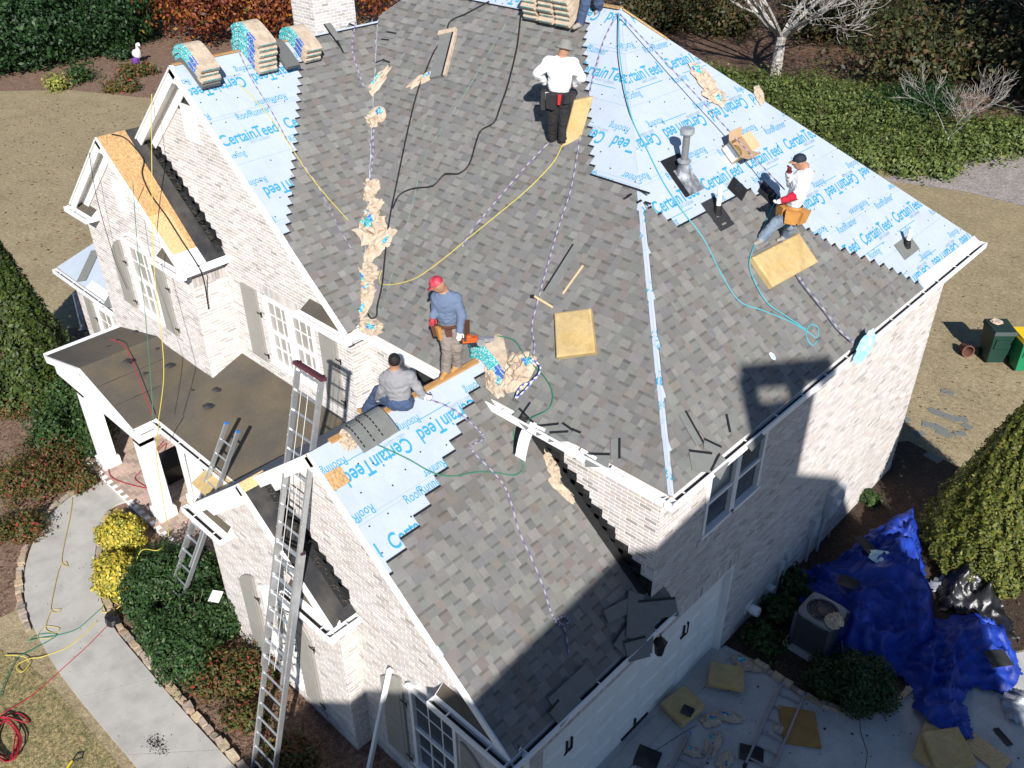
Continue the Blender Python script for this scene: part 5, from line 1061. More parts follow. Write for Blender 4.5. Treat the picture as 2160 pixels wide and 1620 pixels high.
# ---------------------------------------------------------------- roof penetrations and scraps
bz = MR(1440, 372); tz = Vector((bz.x, bz.y, 9.42))
t = thing('flue_pipe', 'weathered metal flue pipe with round cap on blue membrane', 'vent pipe', tuple(bz))
m = MB(); m.obox(bz+FMR.W*.02+FMR.N*.012, FMR.U*.26, FMR.W*.36, FMR.N*.004); m.build('flashing_plate', BLACKST, t)
m = MB(); m.obox(bz-FMR.W*.1+FMR.U*.06+FMR.N*.018, FMR.U*.2, FMR.W*.24, FMR.N*.003); m.lathe(bz, [(.15, -.05), (.11, .12), (.075, .24)], 14); m.build('flashing_cone', mat('old_lead', (.16, .17, .19), .6, .6, 7, .3, 20, col2=(.30, .31, .33), c2s=6), t)
m = MB(); m.lathe(bz, [(.058, .0), (.058, .70)], 14); m.build('pipe', mat('old_flue', (.20, .205, .205), .65, .5, 9, .2, 30, metal=.2, col2=(.13, .13, .13), c2s=9), t); m = MB(); m.lathe(bz+ZV*.24, [(.11, 0), (.115, .03), (.08, .05)], 14); m.build('storm_collar', GALV, t)
m = MB(); m.lathe(bz+ZV*.68, [(.085, 0), (.115, .035), (.115, .105), (.095, .115)], 18); m.build('cap', mat('flue_cap', (.40, .42, .43), .5, .1, 4, metal=.5), t)
def boot(label, u, v, h, plate, pm, f=MR, fr=FMR, rot=0.):
    b = f(u, v); t = thing('pipe_boot', label, 'vent pipe', tuple(b), 'plumbing vents on the right slope'); c, s = math.cos(rot), math.sin(rot)
    m = MB(); m.obox(b+fr.N*.016, (fr.U*c+fr.W*s)*plate[0], (fr.W*c-fr.U*s)*plate[1], fr.N*.004); m.build('flashing_plate', pm, t); m = MB(); m.lathe(b, [(.075, 0), (.06, .10), (.045, .16)], 12); m.build('rubber_collar', BLACKST, t); m = MB(); m.lathe(b, [(.04, .05), (.04, h), (.033, h+.004)], 12); m.build('pipe', WHITE, t)
boot('white vent pipe in black flashing on the shingle edge', 1513, 452, .42, (.2, .28), mat('black_plate', (.03, .03, .033), .6, .2, 8)); boot('white vent pipe in grey flashing near the far eave', 1912, 522, .36, (.32, .17), HEADLAP)
for u, v, lab, a in ((1556, 398, 'loose black pipe flashing lying on the membrane', .2), (1622, 410, 'square black flashing plate beside the right worker', .25)):
    b = MR(u, v, .02); t = thing('flashing_plate', lab, 'flashing', tuple(b)); m = MB(); m.obox(b, FMR.U*.16+FMR.W*.06, FMR.W*a*.8-FMR.U*.05, FMR.N*.004); m.build('plate', BLACKST, t); m = MB(); m.lathe(b, [(.09, 0), (.06, .06), (.045, .1)], 12, axis=FMR.N); m.build('collar', mat('shiny_black', (.02, .02, .022), .25), t)
# cardboard box
CARD = mat('cardboard', (.47, .32, .19), .85, .1, 5, .1, 60); b = MR(1545, 325); t = thing('cardboard_box', 'open cardboard box of nails on blue membrane', 'box', tuple(b))
ux, uy, uz = FMR.U, FMR.W, FMR.N; W_, D_, H_ = .20, .16, .20
for nm, cc, a, bb, c3 in (('side', ux*-W_, ux*.004, uy*D_, uz*H_/2), ('side', ux*W_, ux*.004, uy*D_, uz*H_/2), ('side', uy*-D_, uy*.004, ux*W_, uz*H_/2), ('side', uy*D_, uy*.004, ux*W_, uz*H_/2), ('base', uz*-H_/2, uz*.004, ux*W_, uy*D_)):
    m = MB(); m.obox(b+uz*(H_/2+.02)+cc, a, bb, c3); m.build(nm, CARD, t)
for cc, e in ((ux*W_, ux), (uy*D_, uy), (ux*-W_, -ux), (uy*-D_, -uy)):
    m = MB(); o_ = ux if abs(e.dot(uy)) > .5 else uy; m.obox(b+uz*(H_+.02)+cc+(e*.7+uz*.6)*.09, (e*.7+uz*.6)*.09, o_*(W_ if o_ is ux else D_), (uz*.7-e*.6)*.003); m.build('flap', CARD, t)
m = MB(); m.obox(b+uz*(H_/2+.02)-ux*(W_+.005), ux*.001, uy*D_*.9, uz*H_*.42); m.build('printed_panel', mat('white_card', (.7, .68, .66), .6, .1, 4, col2=(.45, .05, .05), c2s=9, c2t=(.66, .68)), t)
m = MB(); m.lathe(b+uz*.06, [(.13, 0), (.12, .05), (.05, .1)], 9, axis=uz); m.build('nail_coils', mat('brass_nails', (.20, .14, .06), .6, .5, 60, .8, 80), t)
# loose shingle pieces
def loose(label, P, fr, L, W, rot, h=.03, tilt=0., strip=True, group='loose shingle pieces', m=None):
    c, s = math.cos(rot), math.sin(rot); X = (fr.U*c+fr.W*s); Y = (fr.W*c-fr.U*s); N = fr.N; Yt = (Y+N*tilt).normalized(); Nt = X.cross(Yt); b = Vector(P)+N*h
    t = thing('loose_shingle', label, 'shingle', tuple(b), group); mb = MB(); mb.obox(b, X*L/2, Yt*W/2, Nt*.003); mb.build('shingle_sheet', m or HEADLAP, t)
    if strip: mb = MB(); mb.obox(b+Yt*(W/2-.012)+Nt*.0045, X*L/2, Yt*.018, Nt*.0015); mb.build('sealant_line', BLACKST, t)
    return t
LS = [(MF, FMF, 1105, 885, .36, .16, -.25), (MF, FMF, 1115, 872, .3, .16, 1.5), (MF, FMF, 1157, 907, .35, .16, .55), (MF, FMF, 1180, 922, .3, .16, .5), (MF, FMF, 1192, 912, .22, .2, -.1), (MF, FMF, 1212, 922, .16, .2, .1), (MF, FMF, 1262, 972, .35, .2, .45), (MF, FMF, 1300, 948, .3, .14, -1.0), (MF, FMF, 745, 62, .4, .16, -.1), (MF, FMF, 824, 76, .3, .14, .05), (MF, FMF, 812, 90, .22, .12, .1), (MF, FMF, 803, 134, .22, .1, .6), (MF, FMF, 815, 135, .2, .1, -.05), (SA, FSA, 705, 75, .55, .18, 1.6), (SA, FSA, 722, 100, .3, .14, 1.4),
      (MR, FMR, 1455, 905, .5, .16, -1.7), (MR, FMR, 1500, 945, .3, .16, -.9), (MR, FMR, 1540, 895, .28, .14, 1.0), (MR, FMR, 1478, 975, .4, .3, -.6), (MR, FMR, 1515, 985, .35, .2, .3), (MR, FMR, 1590, 930, .4, .14, .1)]
cnt_ = {}; nth_ = ['first', 'second', 'third', 'fourth', 'fifth', 'sixth', 'seventh', 'eighth', 'ninth', 'tenth', 'eleventh', 'twelfth', 'thirteenth', 'fourteenth']
for i, (f, fr, u, v, L, W, r_) in enumerate(sorted(LS, key=lambda q: q[2])):
    pl = 'at the broken gutter over the wing' if (f is MF and v > 800) else 'near the valley top' if f is MF else 'beside the ridge stacks' if f is SA else 'near the right eave corner'
    cnt_[pl] = cnt_.get(pl, 0)+1; loose(f'{nth_[cnt_[pl]-1]} loose black-striped shingle piece from the left {pl}', f(u, v), fr, L, W, r_)
for i, (u, v, L, W, r_) in enumerate([(1335, 1300, .7, .28, .75), (1385, 1285, .7, .28, -.5), (1360, 1325, .7, .28, .7), (1320, 1345, .5, .28, .2), (1300, 1290, .5, .2, -.2), (1340, 1370, .4, .3, -.4), (1205, 1455, .8, .28, .0), (1190, 1490, .5, .28, .1)][::-1]):
    loose(f'{nth_[i]} dark loose shingle from the left in the shaded wing corner', SW(u, v), FSW, L, W, r_, .035+.008*(i % 4), .05, i % 2 == 0)
FG = Slope((0, 0, .01), (1, 0, 0), (0, 1, 0))
for i, (u, v, L, W, r_) in enumerate(sorted([(1998, 828, .32, .2, .2), (1970, 868, .3, .2, -.4), (1995, 878, .5, .25, .1), (2028, 885, .3, .25, .5), (1910, 885, .25, .2, -.2), (1960, 897, .35, .25, .3), (1982, 905, .4, .25, -.2), (1992, 915, .4, .22, .1), (2025, 915, .3, .2, .6), (1940, 915, .25, .2, .9), (2040, 900, .25, .2, -.3), (1968, 965, .4, .25, -.2)])):
    loose(f'{nth_[i]} grey shingle scrap from the left on the side lawn', G(u, v), FG, L, W, r_, .012, .02, False, 'shingle scraps on the lawn')
random.seed(5)
for i, (u, v, s) in enumerate(sorted([(285, 700, .22), (305, 702, .16), (247, 718, .12), (268, 762, .24), (272, 765, .12), (230, 732, .18), (305, 788, .14), (330, 735, .16), (358, 772, .26), (456, 822, .2), (405, 823, .1), (440, 858, .26), (325, 855, .2), (345, 885, .22)])):
    z = 3.36-.2745*abs(G(u, v, 3.1).x+12.78) if u < 320 else pz(G(u, v, 3.0).y)
    p = G(u, v, z+.012); m = MB(); k = 7; m.add([p+Vector((math.cos(6.28*q/k)*s*random.uniform(.25, .6), math.sin(6.28*q/k)*s*random.uniform(.25, .6), (.012 if q % 2 else 0))) for q in range(k)]+[p+ZV*.02], [(q, (q+1) % k, k) for q in range(k)])
    m.build('roofing_scrap', FELT, base=tuple(p), label=f'{nth_[i]} torn black scrap from the left on the brown porch membrane', cat='scrap', group='black scraps on the porch roof')
# hatchet, shims, metal strips
a, b = MF(1122, 622, .04), MF(1165, 648, .04); t = thing('roofing_hammer', 'wooden-handled hammer lying across the ropes', 'hammer', tuple(a)); m = MB(); m.beam(a+(b-a)*.12, b, FMF.N, .035, .03); m.build('handle', mat('pale_wood', (.58, .42, .24), .7, .1, 20), t); m = MB(); m.beam(a-FMF.W*.03, a+(b-a)*.14, FMF.N, .05, .04); m.build('head', BLACKM, t)
a, b = MF(1187, 620, .02), MF(1230, 560, .02); m = MB(); m.beam(a, b, FMF.N, .03, .012); m.build('wood_shim', mat('pale_wood', (.58, .42, .24)), base=tuple(a), label='tapered wooden strip on the main slope', cat='strip')
a, b = MF(1155, 618, .02), MF(1218, 518, .02); t = thing('loose_shingle', 'long shingle strip with thick black edge on the main slope', 'shingle', tuple(a)); m = MB(); m.beam(a, b, FMF.N, .14, .008); m.build('shingle_sheet', HEADLAP, t); m = MB(); m.beam(a-FMF.U*.085, b-FMF.U*.085, FMF.N, .03, .012); m.build('sealant_line', BLACKST, t)
# white bits
CLEAR = mat('plastic_film', (.62, .68, .72), .3, .1, 6, spec=.5); BLUEF = mat('blue_film', (.25, .50, .66), .4, .15, 8, col2=(.45, .62, .72), c2s=9)
b = MR(1628, 752, .02); crumple('plastic_scrap', 'small white plastic ring wrapper on the right slope', b, FMR.U*.05, FMR.W*.07, FMR.N, 41, 'scrap', None, 6, .5, [CLEAR, BLUEF, CLEAR], .3)
b = hit((1822, 732), (1, 0, 0), .52); crumple('blue_film_scrap', 'pale blue film scrap hanging over the right gutter', b, (.0, .34, .1), (-.08, .05, .14), (1, 0, .6), 42, 'scrap', None, 8, .25, [BLUEF, BLUEF, BLUEF], 0)
m = MB(); pp = [MF(1122, 905, .12)+Vector((0, -.1-.03*k, -.02*k-.012*k*k)) for k in range(6)]
for k in range(5):
    p, q = pp[k], pp[k+1]; m.add([p-XV*.1, p+XV*.1, q+XV*.1, q-XV*.1], [(0, 1, 2, 3)])
m.build('metal_flap', WHITEM, base=tuple(pp[0]), label='white metal flap bent down over the wing shingles', cat='flashing')
for a, b in (((1118, 893), (1150, 908)), ((1225, 948), (1258, 968)), ((1290, 985), (1380, 1040))):
    p, q = MF(*a, .03), MF(*b, .03); m = MB(); m.beam(p, q, FMF.N, .045, .012); m.build('drip_edge', WHITEM, HOUSE)
p, q = MR(1948, 602, .014), MR(2066, 512, .014); m = MB(); m.beam(p+FMR.W*.06, q+FMR.W*.06, FMR.N, .22, .006); m.build('drip_edge', WHITEM, HOUSE)
# curled shingles on the wing ridge
for i, dy in enumerate((0, .17, .32)):
    m = MB(); c = Vector((WXR+.02, -2.55+dy, WZR+.02)); P = []
    for k in range(9):
        s = -.12+k*.075; P += [c+Vector((s*.8, -.16, -pA(s*.8)*.9+.05+.012*i)), c+Vector((s*.8, .16, -pA(s*.8)*.9+.06+.012*i))]
    m.add(P, [(2*k, 2*k+2, 2*k+3, 2*k+1) for k in range(8)]); t = m.build('ridge_shingle', HEADLAP, base=tuple(c), label=['nearest curled shingle over the wing ridge', 'middle curled shingle over the wing ridge', 'farthest curled shingle over the wing ridge'][i], cat='shingle')
    d = MB()
    for k in range(1, 8):
        s = -.12+k*.075; d.obox(c+Vector((s*.8, -.10, -pA(s*.8)*.9+.066+.012*i)), Vector((.018, 0, -.012)), (0, .008, 0), (.002, 0, .003))
    d.build('sealant_dots', BLACKST, t)
deck(FSW, [(-3.31, 3.73*S_W-.62), (-3.05, 3.73*S_W-.62), (-3.05, 3.73*S_W-.36), (-3.31, 3.73*S_W-.36)], .012, .02).build('osb_patch', OSB, HOUSE)
# =================================================================== ladders
def ladder(label, foot, top, side, wid, rung=.305, fly=True, r=.018, m=None, cap=True, ropes=False, name='extension_ladder'):
    foot, top, side = Vector(foot), Vector(top), Vector(side).normalized(); d = top-foot; L = d.length; d.normalize(); nrm = d.cross(side).normalized()
    if nrm.z < 0: nrm = -nrm
    m = m or ALU; t = thing(name, label, 'ladder', tuple(foot)); secs = [(0, L*(.62 if fly else 1), wid, 0)]+([(L*.30, L, wid-.03, .05)] if fly else [])
    for a, b, w_, off in secs:
        for s in (-1, 1):
            mb = MB(); p = foot+side*s*w_/2+nrm*off
            q0, q1 = p+d*a, p+d*b; mb.beam(q0, q1, side, .085, .036); mb.build('rail', m, t)
            c = MB(); c.obox(q1+d*.015, side*.02, nrm*.042, d*.02); c.build('rail_cap', mat('cap_blue', (.03, .16, .5), .5) if not ropes else mat('cap_dark', (.05, .02, .03), .6), t)
            if a == 0:
                c = MB(); c.obox(q0+d*.02+nrm*.0, side*.03, nrm*.06, d*.025); c.build('foot', BLACKM, t)
        x = a+.2
        while x < b-.05:
            mb = MB(); mb.tube([foot+d*x-side*w_/2+nrm*off, foot+d*x+side*w_/2+nrm*off], r, 6); mb.build('rung', m, t); x += rung
    if ropes:
        mb = MB()
        for s in (-.3, .25): mb.tube([foot+d*L*.32+side*wid*s*.5+nrm*.09, foot+d*L*.97+side*wid*s*.5+nrm*.09], .006, 5)
        mb.build('hoist_rope', mat('pale_rope', (.5, .48, .43), .8), t)
        mb = MB(); mb.beam(top-side*(wid/2+.05)+nrm*.06, top+side*(wid/2+.05)+nrm*.06, d, .09, .05); mb.build('stand_off_bar', mat('maroon_rubber', (.09, .025, .035), .6), t)
        mb = MB()
        for s in (-1, 1):
            for k in range(int(L/.305)): mb.lathe(foot+side*s*(wid/2+.0)+d*(k*.305+.2)+nrm*(.04 if k*.305 < L*.6 else .09), [(.010, 0), (.008, .006)], 6, axis=nrm)
        mb.build('rivets', mat('rivet', (.75, .75, .75), .3, metal=.6), t, kind='stuff')
    return t
ladder('long aluminium extension ladder leaning on the front wing gable', (-4.0, -4.86, 0.), (-4.0, -2.74, 7.08), (1, 0, 0), .56, ropes=True)
ft = G(378, 1283, .0); tp_ = hit((492, 888), (1, 0, 0), -8.2)
ladder('short aluminium ladder standing in the hedge against the porch roof', (-8.38, -4.12, 0.), (-8.02, -2.12, 3.72), (1, 0, .0), .42)
STEEL = mat('dull_ladder', (.30, .28, .28), .5, .15, 8, metal=.4)
a, b = G(1672, 1457, .05), G(1596, 1630, .05); ladder('ladder lying flat over the brown foam pad', b, a, (a-b).cross(ZV), .42, fly=False, m=STEEL, name='straight_ladder')
a, b = G(1478, 1560, .05), G(1430, 1660, .05); ladder('ladder lying flat at the bottom edge of the driveway', b, a, (a-b).cross(ZV), .42, fly=False, m=STEEL, name='straight_ladder')
p = hit((822, 1412), (0, 1, 0), -3.2); q = G(772, 1650); mb = MB(); mb.beam(q, p, XV, .07, .055); mb.build('gutter_section', WHITEM, base=tuple(q), label='white metal downspout section leaning against the front wall', cat='downspout')
# =================================================================== side yard and driveway
def gnoise(x, y, s, k=0): return mnoise.noise(Vector((x*s, y*s, k)))
TARP = mat('blue_tarp', (.009, .03, .24), .5, .2, 5, .35, 14, spec=.3, col2=(.014, .05, .33), c2s=2.5, c2t=(.45, .65)); BLKT = mat('black_plastic', (.012, .012, .014), .3, .2, 5, .3, 30, spec=.5)
SILV = mat('silver_tarp', (.28, .30, .34), .35, .3, 6, .3, 30, metal=.3)
def tarp(name, label, outline, hgt, seed, m, mounds=(), res=.042, ridge=1., cat='tarp'):
    pl = [tuple(p) for p in outline]; xs = [p[0] for p in pl]; ys = [p[1] for p in pl]; nx = int((max(xs)-min(xs))/res)+1; ny = int((max(ys)-min(ys))/res)+1
    def edge_d(p):
        dm = 9
        for i in range(len(pl)):
            a, b = Vector(pl[i]), Vector(pl[(i+1) % len(pl)]); ab = b-a; t = max(0, min(1, (Vector(p)-a).dot(ab)/ab.dot(ab))); dm = min(dm, (a+ab*t-Vector(p)).length)
        return dm
    idx = {}; V = []; F = []
    for i in range(nx+1):
        for j in range(ny+1):
            x, y = min(xs)+i*res, min(ys)+j*res
            wx, wy = x+.22*gnoise(x, y, 1.3, seed+5), y+.22*gnoise(x, y, 1.3, seed+9)
            if not inpoly((x+.12*gnoise(x, y, 2, seed), y+.12*gnoise(x, y, 2, seed+3)), pl): continue
            d = edge_d((x, y)); f = min(1, d/.35); base = sum(h*math.exp(-((x-mx)**2+(y-my)**2)/(r*r)) for mx, my, r, h in mounds)
            rg = 0
            for q, (ax_, ay_, fq, am) in enumerate(((.94, .34, 5., .30), (-.5, .87, 7.5, .24), (.2, .98, 12., .15), (.8, -.6, 18., .09), (-.9, .4, 26., .05))):
                ph_ = (ax_*wx+ay_*wy)*fq+3.2*gnoise(wx, wy, 1.1, seed+q*3)+1.2*gnoise(wx, wy, 3., seed+q*5); mk = max(0, min(1, .55+1.6*gnoise(x, y, .8, seed+31+q)))
                rg += (1-abs(math.sin(ph_)))**1.7*am*mk
            z = .02+hgt*f*.3+base*f**.5+rg*ridge*(.3+.7*f)
            idx[i, j] = len(V); V.append((x+.05*gnoise(x, y, 6, seed+11), y+.05*gnoise(x, y, 6, seed+17), z))
    for (i, j), a in idx.items():
        if (i+1, j) in idx and (i, j+1) in idx and (i+1, j+1) in idx: F.append((a, idx[i+1, j], idx[i+1, j+1], idx[i, j+1]))
    mb = MB(); mb.v = V; mb.t = [(1, 1, 1)]*len(V); mb.f = F; mb.m = [0]*len(F); b = (sum(xs)/len(xs), sum(ys)/len(ys), 0)
    return mb.build(name, m, base=b, label=label, cat=cat, smooth=True)
g2 = lambda L, z=.15: [G(u, v, z).to_2d() for u, v in L]
def gm(u, v, r, h): p = G(u, v, h*.7); return (p.x, p.y, r, h)
tarp('blue_tarp', 'large crumpled blue tarp heaped against the arborvitae', g2([(1690, 1190), (1760, 1165), (1830, 1110), (1900, 1080), (1945, 1100), (1955, 1180), (1975, 1260), (1985, 1330), (1960, 1380), (1910, 1410), (1800, 1395), (1755, 1385), (1740, 1320), (1690, 1250)], .3), .4, 3, TARP, [gm(1880, 1230, .8, .8), gm(1910, 1120, .55, .55), gm(1800, 1330, .45, .45), gm(1950, 1340, .35, .4)])
tarp('blue_tarp', 'crumpled blue tarp trailing onto the driveway', g2([(1950, 1300), (2060, 1280), (2130, 1330), (2165, 1420), (2150, 1450), (2060, 1450), (2040, 1480), (2055, 1530), (2062, 1565), (2010, 1550), (1940, 1520), (1915, 1490), (1930, 1450), (1890, 1420), (1900, 1370)], .15), .35, 8, TARP, [gm(2060, 1350, .5, .4), gm(1980, 1500, .4, .15), gm(1960, 1400, .4, .2)])
tarp('black_tarp', 'black plastic sheet bunched between the blue tarps and arborvitae', g2([(1965, 1215), (2030, 1195), (2090, 1230), (2140, 1310), (2165, 1350), (2120, 1330), (2060, 1282), (1985, 1290)], .15), .3, 12, BLKT, [gm(2050, 1240, .4, .3)])
tarp('silver_tarp', 'silvery fold of plastic beside the arborvitae', g2([(1960, 1205), (2010, 1190), (2060, 1205), (2030, 1225), (1975, 1225)], .35), .2, 14, SILV, [gm(2010, 1205, .3, .3)])
tarp('silver_tarp', 'clear plastic sheet at the right edge of the driveway', g2([(2110, 1460), (2170, 1440), (2200, 1500), (2150, 1525), (2110, 1505)], .1), .2, 15, SILV, [])
b = G(1862, 1178, .75); crumple('blue_film_scrap', 'pale blue scrap lying on the blue tarp', b, (.26, .1, 0), (-.08, .2, 0), ZV, 51, 'scrap', None, 6, .15, [BLUEF, BLUEF, BLUEF], 0)
# dark shingle sheets lying on the tarps
for u, v, z, L, W, r_, lab in ((1835, 1160, .75, .8, .22, -.5, 'dark shingle strip lying on the blue tarp heap'), (1790, 1230, .6, .4, .3, .2, 'dark felt piece on the blue tarp heap'), (2105, 1390, .45, .4, .35, .9, 'dark felt piece on the trailing blue tarp')):
    loose(lab, G(u, v, z), FG, L, W, r_, .02, .05, False, None, FELT)
# air conditioner
ACG = mat('ac_grey', (.085, .09, .10), .5, .1, 5)  # enamel darkened to carry the shade the unit stands in
c = G(1690, 1372); cx, cy = c.x+.10, c.y+.30; t = thing('air_conditioner', 'grey outdoor air conditioner beside the blue tarp', 'air conditioner', (cx, cy, 0)); hs = .34
m = MB(); m.box((cx-.45, cy-.45, 0), (cx+.45, cy+.45, .06)); m.build('pad', CONC, t)
m = MB(); m.box((cx-hs+.02, cy-hs+.02, .08), (cx+hs-.02, cy+hs-.02, .86)); m.build('coil', mat('ac_coil', (.05, .055, .06), .7, .2, 40), t)
for k in range(14):
    m = MB(); z = .12+k*.053
    for s in (-1, 1): m.box((cx-hs, cy+s*hs-.006, z), (cx+hs, cy+s*hs+.006, z+.016)); m.box((cx+s*hs-.006, cy-hs, z), (cx+s*hs+.006, cy+hs, z+.016))
    m.build('grille_wire', ACG, t)
for sx in (-1, 1):
    for sy in (-1, 1): m = MB(); m.box((cx+sx*hs-.03, cy+sy*hs-.03, .08), (cx+sx*hs+.03, cy+sy*hs+.03, .88)); m.build('corner_post', ACG, t)
m = MB(); n_ = 24; o_ = []; 
for k in range(n_):
    a = 6.2832*k/n_; ca, sa = math.cos(a), math.sin(a); q = (hs+.02)/max(abs(ca), abs(sa)); q = min(q, (hs+.02)*1.28); o_.append((cx+q*ca, cy+q*sa))
I_ = [(cx+.29*math.cos(6.2832*k/n_), cy+.29*math.sin(6.2832*k/n_)) for k in range(n_)]
m.add([(x, y, .87) for x, y in o_]+[(x, y, .92) for x, y in o_]+[(x, y, .935) for x, y in I_], [(k, (k+1) % n_, n_+(k+1) % n_, n_+k) for k in range(n_)]+[(n_+k, n_+(k+1) % n_, 2*n_+(k+1) % n_, 2*n_+k) for k in range(n_)]); m.build('top_cover', mat('ac_top', (.17, .18, .19), .5, .1, 5), t)
m = MB(); m.lathe((cx, cy, .88), [(.1, 0), (.1, .05), (.03, .06)], 14)
for k in range(3):
    a = 2.09*k; m.obox((cx+.18*math.cos(a), cy+.18*math.sin(a), .87), (.10*math.cos(a), .10*math.sin(a), 0), (-.07*math.sin(a), .07*math.cos(a), .03), (0, 0, .003))
m.build('fan', mat('fan_brown', (.10, .07, .065), .6), t)
for rr in (.08, .14, .2, .26):
    m = MB(); m.tube([(cx+rr*math.cos(6.2832*k/24), cy+rr*math.sin(6.2832*k/24), .94) for k in range(25)], .004, 4, cap=False); m.build('fan_guard_ring', mat('ac_top', (.17, .18, .19), .5, .1, 5), t)
crumple('paper_wrapper', 'torn wrapper lying on the air conditioner', (cx+.28, cy-.12, .93), (.16, .05, 0), (-.06, .2, 0), ZV, 61, n=8, amp=.4, patch=0)
# wheelie bins
def bin_(label, u, v, body, lid, hgt=1.08, rot=.2):
    c = G(u, v); t = thing('wheelie_bin', label, 'bin', tuple(c)); Rm = Matrix.Rotation(rot, 3, 'Z'); f = lambda x, y, z: c+Rm @ Vector((x, y, z))
    m = MB(); w0, w1, d0, d1 = .22, .30, .26, .36; m.hexa([f(-w0, -d0, .06), f(w0, -d0, .06), f(w0, d0, .06), f(-w0, d0, .06), f(-w1, -d1, hgt-.1), f(w1, -d1, hgt-.1), f(w1, d1, hgt-.1), f(-w1, d1, hgt-.1)]); m.build('body', body, t)
    m = MB(); m.hexa([f(-.33, -.40, hgt-.1), f(.33, -.40, hgt-.1), f(.33, .38, hgt-.1), f(-.33, .38, hgt-.1), f(-.29, -.35, hgt-.01), f(.29, -.35, hgt-.01), f(.31, .36, hgt+.02), f(-.31, .36, hgt+.02)]); m.build('lid', lid, t)
    m = MB(); m.hexa([f(-.2, -.345, .55), f(.2, -.345, .55), f(.2, -.30, .5), f(-.2, -.30, .5), f(-.2, -.385, .85), f(.2, -.385, .85), f(.2, -.3, .85), f(-.2, -.3, .85)]); m.build('front_panel', body, t)
    m = MB(); m.tube([f(-.28, .42, hgt-.05), f(.28, .42, hgt-.05)], .02, 8); m.build('handle', lid, t)
    for s in (-1, 1):
        m = MB(); m.lathe(f(s*.27, .26, .12), [(.04, -.03), (.12, -.03), (.12, .03), (.04, .03)], 14, axis=Rm @ XV); m.build('wheel', BLACKM, t)
    m = MB(); m.obox(f(0, -.347, .72) , Rm @ Vector((.05, 0, 0)), Rm @ Vector((0, -.004, .12)), Rm @ Vector((0, .004, 0))); m.build('label_plate', mat('pale_print', (.5, .52, .5), .6), t); return t
bin_('dark green wheelie bin with scraps on its lid', 2088, 758, mat('bin_dark_green', (.012, .040, .030), .45, .1, 4), mat('bin_dark_lid', (.018, .035, .032), .5, .1, 4), 1.1, .75)
bin_('bright green wheelie bin with yellow lid', 2148, 775, mat('bin_green', (.015, .19, .085), .4, .1, 4), mat('bin_yellow', (.72, .48, .02), .4, .06, 4), 1.08, .75)
b = G(2102, 680, 1.13); crumple('paper_scrap', 'dry twigs and paper lying on the dark bin lid', b, (.16, .05, 0), (-.05, .16, 0), ZV, 71, 'scrap', None, 6, .3, [KRAFT, KRAFT, KRAFT], 0)
c = G(2036, 738, .14); t = thing('terracotta_pot', 'dark terracotta pot lying beside the dark bin', 'pot', (c.x, c.y, 0)); ax = Vector((.6, -.6, .1)).normalized(); m = MB(); m.lathe((c.x, c.y, .17), [(.10, -.2), (.16, .12), (.18, .12), (.18, .18), (.15, .18), (.13, .1), (.05, -.12)], 14, axis=ax); m.build('pot_body', mat('terracotta', (.13, .055, .04), .8, .2, 6), t)
# goose statue far behind the lawn
c = G(292, 132); sc_ = 1.35; t = thing('goose_statue', 'white goose statue with a purple pot on the far mulch', 'statue', tuple(c)); m = MB(); m.lathe(c+Vector((.2, -.25, 0)), [(.16, 0), (.22, .3), (.2, .32)], 10); m.build('pot', mat('purple_glaze', (.16, .05, .30), .4), t)
m = MB(); m.tube([c+Vector((-.5, .1, .35))*sc_*.8, c+Vector((-.1, .05, .45))*sc_*.8, c+Vector((.2, 0, .5))*sc_*.8, c+Vector((.3, 0, .75))*sc_*.8, c+Vector((.34, 0, 1.0))*sc_*.8, c+Vector((.48, 0, 1.02))*sc_*.8, c+Vector((.62, 0, .97))*sc_*.8], [.06, .27, .26, .11, .10, .11, .02], 10); m.lathe(c, [(.15, 0), (.12, .25)], 8); m.build('goose', WHITE, t, smooth=True)
# rubbish on the driveway
for q, (u, v, a, b_, r_, lab) in enumerate([(1535, 1512, .28, .12, .5, 'long crushed wrapper between two foam pads'), (1500, 1520, .2, .14, 1.2, 'crushed wrapper with blue label beside the foam pad'), (1570, 1400, .26, .16, .2, 'kraft paper heap by the garage corner'), (1590, 1408, .18, .12, .4, 'blue-labelled paper by the garage corner'), (1505, 1570, .3, .12, 1.8, 'crushed wrapper at the bottom ladder'), (1460, 1585, .16, .12, .4, 'small crushed wrapper by the bottom ladder'), (1530, 1605, .12, .2, .2, 'crushed wrapper at the bottom edge'), (1645, 1540, .12, .1, .3, 'paper scrap inside the ladder')]):
    c = G(u, v, .02); crumple('paper_wrapper', lab, c, (math.cos(r_)*a, math.sin(r_)*a, 0), (-math.sin(r_)*b_, math.cos(r_)*b_, 0), ZV, 80+q, group='crushed wrappers on the driveway', n=8)
for u, v, L, W, r_, lab in ((1585, 1590, .4, .3, .5, 'black felt square beside the lying ladder'), (1365, 1600, .4, .4, .3, 'black felt square at the bottom edge of the driveway'), (1450, 1500, .2, .2, .2, 'dark triangle scrap on the foam pad'), (2115, 1555, .35, .12, -.5, 'dark sliver of felt right of the pale pads')):
    loose(lab, G(u, v, .02 if u != 1450 else .22), FG, L, W, r_, .012, .03, False, None, FELT)
c = G(2080, 1590, .02); m = MB(); X = (G(2130, 1620, .02)-G(2050, 1560, .02))/2; Y = Vector((-X.y, X.x, 0)).normalized()*.2; m.obox(c+ZV*.02, X, Y, ZV*.012); m.build('osb_offcut', OSB2, base=tuple(c), label='osb offcut lying right of the pale foam pads', cat='board')
